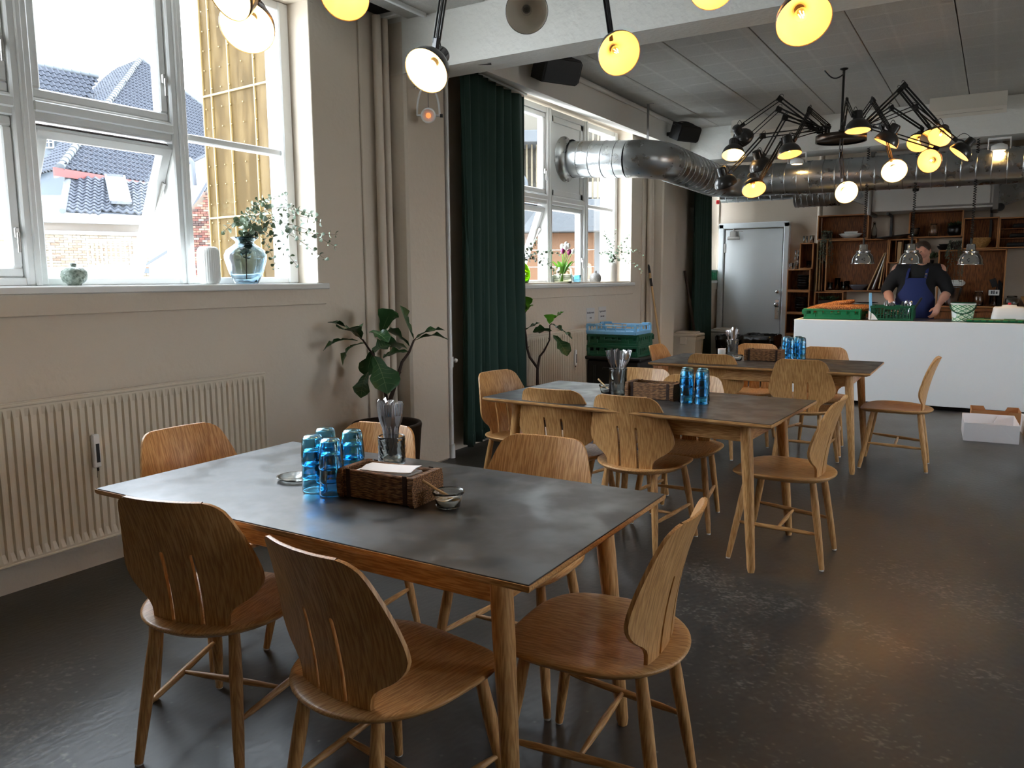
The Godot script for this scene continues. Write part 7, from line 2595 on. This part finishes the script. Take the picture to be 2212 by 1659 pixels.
	for k in 2:
		o = thing("waste_notice", ["paper notice about residual waste taped to the wall", "paper notice about organic waste taped to the wall"][k], "notice", Vector3(WX + 0.001, [1.005, 1.01][k], [-7.70, -8.00][k]), PI / 2)
		g = G.new()
		g.box(Vector3(0, 0, 0.001), Vector3(0.20, 0.15, 0.002), 0.0005)
		part("sheet", g, "sign_paper", o)
		lettering(words[k][0], 0.026, Transform3D(Basis.IDENTITY, Vector3(0, 0.025, 0.003)), o)
		lettering(words[k][1], 0.020, Transform3D(Basis.IDENTITY, Vector3(0, -0.03, 0.003)), o)
	open_box("open white cardboard box on the floor before the counter", Vector3(0.02, 0, -7.95), 0.06, 0.40, 0.56, 0.155)
	open_box("second white cardboard box at the right edge of the floor", Vector3(0.50, 0, -8.15), 0.12, 0.42, 0.50, 0.16)
	o = thing("cardboard_box", "brown cardboard box with cut-outs behind the white box", "box", Vector3(0.06, 0, -8.75), 0.05)
	for q in [[0.0, -0.17], [0.0, 0.17]]:
		g = G.new()
		g.prism(PackedVector2Array([Vector2(-0.2, 0), Vector2(0.2, 0), Vector2(0.2, 0.13), Vector2(0.11, 0.13), Vector2(0.09, 0.09), Vector2(-0.07, 0.09), Vector2(-0.09, 0.13), Vector2(-0.2, 0.13)]), 0.005, Transform3D(Basis.IDENTITY, Vector3(0, 0.001, q[1])))
		part("side_panel", g, "cardboard", o)
	for e in [-0.2, 0.2]:
		g = G.new()
		g.box(Vector3(e, 0.065, 0), Vector3(0.005, 0.128, 0.34))
		part("side_panel", g, "cardboard", o)
	g = G.new()
	g.box(Vector3(0, 0.004, 0), Vector3(0.4, 0.006, 0.34))
	part("bottom_panel", g, "cardboard", o)


func tuft(o: Node3D, c: Vector3, n: int, wide: float, high: float, sd: int) -> void:
	var rg := RandomNumberGenerator.new()
	rg.seed = sd
	var g := G.new()
	for k in n:
		var b := c + Vector3(rg.randfn(0, wide * 0.25), 0, rg.randfn(0, wide * 0.2))
		var t := b + Vector3(rg.randfn(0, wide * 0.4), high * rg.randf_range(0.3, 1.0), rg.randfn(0, wide * 0.35))
		var s := Vector3(rg.randfn(), 0.2, rg.randfn()).normalized() * 0.012
		var tone := rg.randf_range(0.35, 0.8)
		g.st.set_color(Color(tone * 0.8, tone, tone * 0.6))
		g.flat()
		g.quad(b, b.lerp(t, 0.6) - s, t, b.lerp(t, 0.6) + s)
	part("foliage", g, "trailing_leaf", o).set_meta("kind", "stuff")


func lid_bin(label: String, at: Vector3, w: float, h: float, turn: float) -> void:
	var o := thing("lidded_bin", label, "bin", at, turn)
	var g := G.new()
	var t := Transform3D(Basis(Vector3.UP, PI / 4), Vector3.ZERO)
	g.flat()
	var k := w * 0.7071
	var rings := []
	for q in [[0.80, 0.0], [0.97, h - 0.10], [1.04, h - 0.10], [1.04, h - 0.06]]:
		rings.append([Vector3(-w / 2 * q[0], q[1], -w / 2 * q[0]), Vector3(w / 2 * q[0], q[1], -w / 2 * q[0]), Vector3(w / 2 * q[0], q[1], w / 2 * q[0]), Vector3(-w / 2 * q[0], q[1], w / 2 * q[0])])
	for r in 3:
		for i in 4: g.quad(rings[r][(i + 1) % 4], rings[r][i], rings[r + 1][i], rings[r + 1][(i + 1) % 4])
	part("body", g, "bin_beige", o)
	g = G.new()
	g.box(Vector3(0, h - 0.04, 0), Vector3(w * 1.06, 0.04, w * 1.06), 0.012)
	g.box(Vector3(0, h - 0.012, 0), Vector3(w * 0.8, 0.03, w * 0.8), 0.014)
	part("lid", g, "bin_beige", o)
	g = G.new()
	g.box(Vector3(0, h - 0.11, w * 0.53), Vector3(0.09, 0.10, 0.02), 0.006)
	part("catch", g, "bin_beige", o)


func bag_bin(label: String, at: Vector3, w: float, d: float, h: float) -> void:
	var o := thing("waste_bin", label, "bin", at)
	var g := G.new()
	g.flat()
	var rings := []
	for q in [[0.84, 0.0], [0.97, h - 0.05], [1.03, h - 0.05], [1.03, h]]:
		rings.append([Vector3(-w / 2 * q[0], q[1], -d / 2 * q[0]), Vector3(w / 2 * q[0], q[1], -d / 2 * q[0]), Vector3(w / 2 * q[0], q[1], d / 2 * q[0]), Vector3(-w / 2 * q[0], q[1], d / 2 * q[0])])
	for r in 3:
		for i in 4: g.quad(rings[r][(i + 1) % 4], rings[r][i], rings[r + 1][i], rings[r + 1][(i + 1) % 4])
	part("body", g, "black_matt", o)
	g = G.new()
	var rg := RandomNumberGenerator.new()
	rg.seed = int(w * 1000.0)
	var rows := []
	for q in [[1.045, -0.16], [1.06, -0.06], [1.06, 0.006], [1.0, 0.016], [0.94, 0.0], [0.9, -0.12], [0.86, -0.3]]:
		var ring := PackedVector3Array()
		for i in 48:
			var a := TAU * i / 48
			var n := 8.0
			var r := pow(pow(absf(cos(a)), n) + pow(absf(sin(a)), n), -1.0 / n)
			ring.append(Vector3(r * cos(a) * w / 2 * q[0] + rg.randfn(0, 0.003), h + q[1] + (rg.randfn(0, 0.012) if q[1] < -0.1 else rg.randfn(0, 0.003)), r * sin(a) * d / 2 * q[0] + rg.randfn(0, 0.003)))
		rows.append(ring)
	g.grid(rows, true)
	part("bin_bag", g, "black_bag", o)


func open_box(label: String, at: Vector3, turn: float, w: float, d: float, h: float) -> void:
	var o := thing("cardboard_box", label, "box", at, turn)
	var g := G.new()
	g.box(Vector3(0, 0.004, 0), Vector3(w, 0.006, d))
	part("bottom_panel", g, "cardboard_white", o)
	for s in [-1.0, 1.0]:
		g = G.new()
		g.box(Vector3(s * w / 2, h / 2, 0), Vector3(0.005, h, d))
		part("side_panel", g, "cardboard_white", o)
		g = G.new()
		g.box(Vector3(0, h / 2, s * d / 2), Vector3(w, h, 0.005))
		g.prism(PackedVector2Array([Vector2(-w * 0.47, 0.006), Vector2(w * 0.47, 0.006), Vector2(w * 0.14, h * 0.97), Vector2(-w * 0.10, h * 0.97)]), 0.004, Transform3D(Basis.IDENTITY, Vector3(0, 0, s * (d / 2 + 0.003) - 0.002)))
		part("side_panel", g, "cardboard_white", o)
	for s in [-1.0, 1.0]:
		g = G.new()
		g.prism(PackedVector2Array([Vector2(0, 0), Vector2(w * 0.36, 0), Vector2(w * 0.38, h * 0.5), Vector2(w * 0.30, h * 0.93), Vector2(0, h * 0.95)]), 0.004, Transform3D(Basis(Vector3(-s, 0, 0), Vector3.UP, Vector3(0, 0, 1)), Vector3(s * w * 0.5, 0.006, -d / 2 + 0.012)))
		part("flap", g, "cardboard_white", o)


# ---------------------------------------------------------------- the cook
# tapered capsules joined with a smooth minimum and meshed as surface nets; bone: a, b, radius a, radius b, blend, depth scale
func net(bones: Array, cell: float, g: G, t := Transform3D.IDENTITY) -> void:
	var lo := Vector3.INF
	var hi := -Vector3.INF
	for b in bones:
		var r: float = maxf(b[2], b[3]) + cell * 3.0 + b[4] * 0.3
		for e in 2:
			lo = lo.min(b[e] - Vector3.ONE * r)
			hi = hi.max(b[e] + Vector3.ONE * r)
	var nx := int((hi.x - lo.x) / cell) + 2
	var ny := int((hi.y - lo.y) / cell) + 2
	var nz := int((hi.z - lo.z) / cell) + 2
	var f := PackedFloat32Array()
	f.resize(nx * ny * nz)
	f.fill(1.0)
	for b in bones:
		var a: Vector3 = b[0]
		var ab: Vector3 = b[1] - a
		var l2 := maxf(ab.length_squared(), 1e-9)
		var k: float = b[4]
		var sz: float = b[5]
		var m: float = maxf(b[2], b[3]) + k + cell * 2.0
		var p0: Vector3 = (a.min(b[1]) - Vector3.ONE * m - lo) / cell
		var p1: Vector3 = (a.max(b[1]) + Vector3.ONE * m - lo) / cell
		for z in range(maxi(0, int(p0.z)), mini(nz, int(p1.z) + 2)):
			for y in range(maxi(0, int(p0.y)), mini(ny, int(p1.y) + 2)):
				var row := (z * ny + y) * nx
				for x in range(maxi(0, int(p0.x)), mini(nx, int(p1.x) + 2)):
					var p := lo + Vector3(x, y, z) * cell - a
					var h := clampf(p.dot(ab) / l2, 0.0, 1.0)
					var q := p - ab * h
					q.z /= sz
					var d: float = q.length() - lerpf(b[2], b[3], h)
					var o := f[row + x]
					var e := maxf(k - absf(o - d), 0.0) / k
					f[row + x] = minf(o, d) - e * e * k * 0.25
	var ids := {}
	var verts := PackedVector3Array()
	for z in nz - 1:
		for y in ny - 1:
			var row := (z * ny + y) * nx
			for x in nx - 1:
				var i := row + x
				var c := [f[i], f[i + 1], f[i + nx], f[i + nx + 1], f[i + nx * ny], f[i + nx * ny + 1], f[i + nx * ny + nx], f[i + nx * ny + nx + 1]]
				var neg := 0
				for w in c: neg += int(w < 0.0)
				if neg == 0 or neg == 8: continue
				var s := Vector3.ZERO
				var n := 0
				for e in [[0, 1], [2, 3], [4, 5], [6, 7], [0, 2], [1, 3], [4, 6], [5, 7], [0, 4], [1, 5], [2, 6], [3, 7]]:
					var u: float = c[e[0]]
					var v: float = c[e[1]]
					if (u < 0.0) != (v < 0.0):
						var tt := u / (u - v)
						s += Vector3(e[0] & 1, (e[0] >> 1) & 1, e[0] >> 2).lerp(Vector3(e[1] & 1, (e[1] >> 1) & 1, e[1] >> 2), tt)
						n += 1
				ids[i] = verts.size()
				verts.append(t * (lo + (Vector3(x, y, z) + s / n) * cell))
	g.smooth()
	for i in ids:
		for ax in 3:
			var st: int = [1, nx, nx * ny][ax]
			var s1: int = [nx, nx * ny, 1][ax]
			var s2: int = [nx * ny, 1, nx][ax]
			if (f[i] < 0.0) == (f[i + st] < 0.0): continue
			if not (ids.has(i - s1) and ids.has(i - s2) and ids.has(i - s1 - s2)): continue
			var q := [verts[ids[i]], verts[ids[i - s1]], verts[ids[i - s1 - s2]], verts[ids[i - s2]]]
			if f[i] < 0.0: q.reverse()
			g.tri(q[0], q[1], q[2])
			g.tri(q[0], q[2], q[3])


func build_cook() -> void:
	var o := thing("person", "person in a black shirt and blue apron bending over the green crate of cutlery", "person", Vector3(-0.79, 0, -10.22))
	var g := G.new()
	var shr := Vector3(-0.205, 1.475, 0.03)
	var shl := Vector3(0.225, 1.470, 0.03)
	var elr := Vector3(-0.305, 1.225, 0.03)
	var ell := Vector3(0.315, 1.215, 0.0)
	var wrr := Vector3(-0.215, 1.075, 0.27)
	var wrl := Vector3(0.245, 1.075, 0.20)
	net([[Vector3(0.02, 1.40, 0.02), Vector3(0.035, 1.52, 0.05), 0.085, 0.062, 0.05, 1.0], [Vector3(0.035, 1.50, 0.05), Vector3(0.045, 1.61, 0.10), 0.060, 0.056, 0.04, 1.0],
		[shr, elr, 0.052, 0.043, 0.03, 1.0], [elr, elr.lerp(wrr, 0.35), 0.043, 0.044, 0.03, 1.0], [elr.lerp(wrr, 0.35), wrr, 0.044, 0.028, 0.03, 1.0],
		[shl, ell, 0.052, 0.043, 0.03, 1.0], [ell, ell.lerp(wrl, 0.35), 0.043, 0.044, 0.03, 1.0], [ell.lerp(wrl, 0.35), wrl, 0.044, 0.028, 0.03, 1.0],
		[shr, Vector3(0.02, 1.42, 0.02), 0.05, 0.06, 0.05, 1.0], [shl, Vector3(0.02, 1.42, 0.02), 0.05, 0.06, 0.05, 1.0]], 0.013, g)
	# head, in its own axes: +z is where the face looks
	var ht := Transform3D(Basis(Vector3.UP, -0.32) * Basis(Vector3.RIGHT, 0.50), Vector3(0.040, 1.675, 0.125))
	net([[Vector3(0, 0.025, -0.018), Vector3(0, 0.02, 0.015), 0.086, 0.082, 0.03, 1.08], [Vector3(0, -0.03, 0.02), Vector3(0, -0.085, 0.045), 0.066, 0.042, 0.03, 1.0],
		[Vector3(-0.045, -0.05, 0.0), Vector3(-0.02, -0.095, 0.05), 0.030, 0.022, 0.03, 1.0], [Vector3(0.045, -0.05, 0.0), Vector3(0.02, -0.095, 0.05), 0.030, 0.022, 0.03, 1.0],
		[Vector3(0, 0.012, 0.088), Vector3(0, -0.026, 0.108), 0.008, 0.014, 0.012, 1.0], [Vector3(-0.012, -0.030, 0.098), Vector3(0.012, -0.030, 0.098), 0.009, 0.009, 0.008, 1.0],
		[Vector3(-0.045, 0.030, 0.070), Vector3(0.045, 0.030, 0.070), 0.016, 0.016, 0.015, 1.0], [Vector3(-0.038, -0.020, 0.070), Vector3(-0.050, -0.012, 0.05), 0.018, 0.020, 0.02, 1.0], [Vector3(0.038, -0.020, 0.070), Vector3(0.050, -0.012, 0.05), 0.018, 0.020, 0.02, 1.0],
		[Vector3(-0.018, -0.060, 0.085), Vector3(0.018, -0.060, 0.085), 0.010, 0.010, 0.010, 1.0], [Vector3(-0.012, -0.072, 0.083), Vector3(0.012, -0.072, 0.083), 0.009, 0.009, 0.006, 1.0],
		[Vector3(-0.084, 0.015, -0.005), Vector3(-0.088, -0.022, 0.0), 0.013, 0.010, 0.008, 1.0], [Vector3(0.084, 0.015, -0.005), Vector3(0.088, -0.022, 0.0), 0.013, 0.010, 0.008, 1.0],
		[Vector3(0, -0.05, -0.03), Vector3(0, -0.13, -0.02), 0.056, 0.056, 0.03, 1.0]], 0.0055, g, ht)
	# the hand that hangs at the counter, and the one busy in the crate
	for s in 2:
		var w: Vector3 = wrl if s == 0 else wrr
		var dirn := (Vector3(-0.25, -0.93, 0.25) if s == 0 else Vector3(0.35, -0.75, 0.55)).normalized()
		var sd := (Vector3(-0.75, 0.05, -0.6) if s == 0 else Vector3(0.8, 0.1, -0.5)).normalized()
		sd = (sd - dirn * sd.dot(dirn)).normalized()
		var nm := dirn.cross(sd).normalized() * (-1.0 if s == 0 else 1.0)
		var bones := [[w, w + dirn * 0.03, 0.027, 0.029, 0.02, 1.0]]
		for k in 4:
			var off := sd * (0.030 - 0.020 * k)
			var kn := w + dirn * (0.092 - 0.004 * absf(k - 1.0)) + off
			bones.append([w + dirn * 0.02 + off * 0.6, kn, 0.016, 0.0125, 0.015, 1.0])
			var L: float = [0.040, 0.045, 0.042, 0.034][k]
			var p1 := kn + (dirn * 0.92 + nm * 0.30 + off * 1.2).normalized() * L
			var p2 := p1 + (dirn * 0.75 + nm * 0.62).normalized() * L * 0.65
			var p3 := p2 + (dirn * 0.45 + nm * 0.85).normalized() * L * 0.5
			bones.append_array([[kn, p1, 0.0105, 0.0095, 0.004, 1.0], [p1, p2, 0.0095, 0.0085, 0.004, 1.0], [p2, p3, 0.0085, 0.007, 0.004, 1.0]])
		var tb := w + dirn * 0.035 + sd * 0.026
		var t1 := tb + (dirn * 0.62 + sd * 0.62 + nm * 0.35).normalized() * 0.042
		var t2 := t1 + (dirn * 0.85 + sd * 0.12 + nm * 0.40).normalized() * 0.030
		bones.append_array([[tb, t1, 0.015, 0.0115, 0.010, 1.0], [t1, t2, 0.0110, 0.008, 0.004, 1.0]])
		net(bones, 0.004, g)
	part("body", g, "skin", o)
	# hair: a cap with a receding hairline, and eyebrows
	g = G.new()
	var rows := []
	for r in 9:
		var ring := PackedVector3Array()
		for i in 36:
			var a := TAU * i / 36                     # 0 = face
			var c := cos(a)
			var lim := lerpf(1.95, 0.72, smoothstep(-0.15, 0.85, c)) + (0.30 if absf(sin(a)) > 0.80 else 0.0) * 0.3
			if c > 0.965: lim = 0.90
			var ph := lim * r / 8.0
			var rad := Vector3(0.0915, 0.0925, 0.112)
			ring.append(ht * (Vector3(0, 0.024, -0.004) + Vector3(sin(ph) * sin(a) * rad.x, cos(ph) * rad.y, sin(ph) * c * rad.z) * (1.0 if r < 8 else 0.965)))
		rows.append(ring)
	g.grid(rows, true, true)
	for s in [-1.0, 1.0]:
		g.tube([ht * Vector3(s * 0.016, 0.036, 0.098), ht * Vector3(s * 0.034, 0.042, 0.092), ht * Vector3(s * 0.052, 0.036, 0.078)], [0.003, 0.005, 0.003], 6)
	part("hair", g, "hair_brown", o)
	g = G.new()
	for s in [-1.0, 1.0]: g.tube([ht * Vector3(s * 0.020, 0.006, 0.090), ht * Vector3(s * 0.033, 0.003, 0.089), ht * Vector3(s * 0.045, 0.007, 0.081)], [0.0025, 0.005, 0.0025], 6)
	g.tube([ht * Vector3(-0.022, -0.0655, 0.090), ht * Vector3(0, -0.0665, 0.0965), ht * Vector3(0.022, -0.0655, 0.090)], [0.001, 0.0022, 0.001], 5)
	part("eyes_and_mouth", g, "bark", o)
	# shirt
	g = G.new()
	net([[Vector3(-0.02, 1.00, 0.0), Vector3(-0.01, 1.18, 0.0), 0.185, 0.185, 0.05, 0.72], [Vector3(-0.01, 1.18, 0.0), Vector3(0.01, 1.38, 0.01), 0.185, 0.175, 0.06, 0.72], [Vector3(-0.085, 1.40, 0.02), Vector3(0.105, 1.40, 0.02), 0.115, 0.115, 0.06, 0.9],
		[Vector3(0.02, 1.44, 0.03), Vector3(0.035, 1.525, 0.055), 0.10, 0.072, 0.05, 1.0],
		[shr + Vector3(0.03, -0.01, 0), shr.lerp(elr, 0.5), 0.082, 0.072, 0.05, 1.0], [shr.lerp(elr, 0.5), elr + Vector3(0.0, 0.02, 0.0), 0.072, 0.068, 0.02, 1.0],
		[shl + Vector3(-0.03, -0.01, 0), shl.lerp(ell, 0.5), 0.082, 0.072, 0.05, 1.0], [shl.lerp(ell, 0.5), ell + Vector3(0.0, 0.02, 0.0), 0.072, 0.068, 0.02, 1.0]], 0.015, g)
	part("shirt", g, "shirt_black", o)
	# apron: a bib that widens at the waist, straps and pocket edge
	g = G.new()
	rows = []
	var back := []
	for r in 17:
		var y := lerpf(1.375, 0.42, r / 16.0)
		var hw := lerpf(0.105, 0.205, smoothstep(1.33, 1.13, y))
		var ring := PackedVector3Array()
		var rb := PackedVector3Array()
		for i in 17:
			var u := i / 8.0 - 1.0
			var x := -0.005 + hw * u
			var a := 0.222
			var z := 0.158 * sqrt(maxf(0.02, 1.0 - pow(x / a, 2.0))) + 0.012 + 0.006 * sin(u * 9.0 + y * 8.0) * smoothstep(1.3, 0.9, y)
			ring.append(Vector3(x, y + 0.012 * (1.0 - u * u) * 0.0, z))
			rb.append(Vector3(x, y, z - 0.006))
		rows.append(ring)
		back.append(rb)
	g.grid(rows)
	g.grid(back, false, true)
	for i in [0, 16]:
		var ed := []
		for r in 17: ed.append(PackedVector3Array([rows[r][i], back[r][i]]))
		g.grid(ed)
	part("apron", g, "apron_blue", o)
	g = G.new()
	for s in [-1.0, 1.0]:
		var pts := [Vector3(s * 0.095, 1.37, 0.165), Vector3(s * 0.095 + 0.01, 1.44, 0.14), Vector3(s * 0.085 + 0.02, 1.53, 0.07), Vector3(s * 0.05 + 0.02, 1.555, 0.0)]
		for k in 3: bar(pts[k], pts[k + 1], 0.028, 0.006, g)
	part("apron_strap", g, "apron_blue", o)
	g = G.new()
	g.box(Vector3(0.095, 1.385, 0.168), Vector3(0.016, 0.02, 0.004), 0.001)
	g.box(Vector3(0.10, 1.42, 0.158), Vector3(0.02, 0.014, 0.004), 0.001)
	part("buckle", g, "steel", o)
	g = G.new()
	net([[Vector3(-0.02, 0.98, -0.01), Vector3(-0.02, 0.90, -0.01), 0.165, 0.165, 0.05, 0.72], [Vector3(-0.10, 0.90, 0.0), Vector3(-0.11, 0.48, 0.02), 0.088, 0.066, 0.04, 1.0], [Vector3(-0.11, 0.48, 0.02), Vector3(-0.11, 0.09, -0.01), 0.066, 0.05, 0.03, 1.0],
		[Vector3(0.07, 0.90, 0.0), Vector3(0.09, 0.48, 0.02), 0.088, 0.066, 0.04, 1.0], [Vector3(0.09, 0.48, 0.02), Vector3(0.09, 0.09, -0.01), 0.066, 0.05, 0.03, 1.0]], 0.02, g)
	part("trousers", g, "black_matt", o)
	g = G.new()
	for x in [-0.11, 0.09]: net([[Vector3(x, 0.045, -0.05), Vector3(x, 0.04, 0.15), 0.044, 0.038, 0.02, 1.0]], 0.014, g)
	part("shoe", g, "black_matt", o)


func _ready() -> void:
	rng.seed = 4
	view_and_light()
	make_materials()
	build_shell()
	build_windows()
	build_furniture()
	build_tableware()
	build_lamps()
	build_ducts()
	build_plants()
	build_outside()
	build_kitchen()
	build_cook()
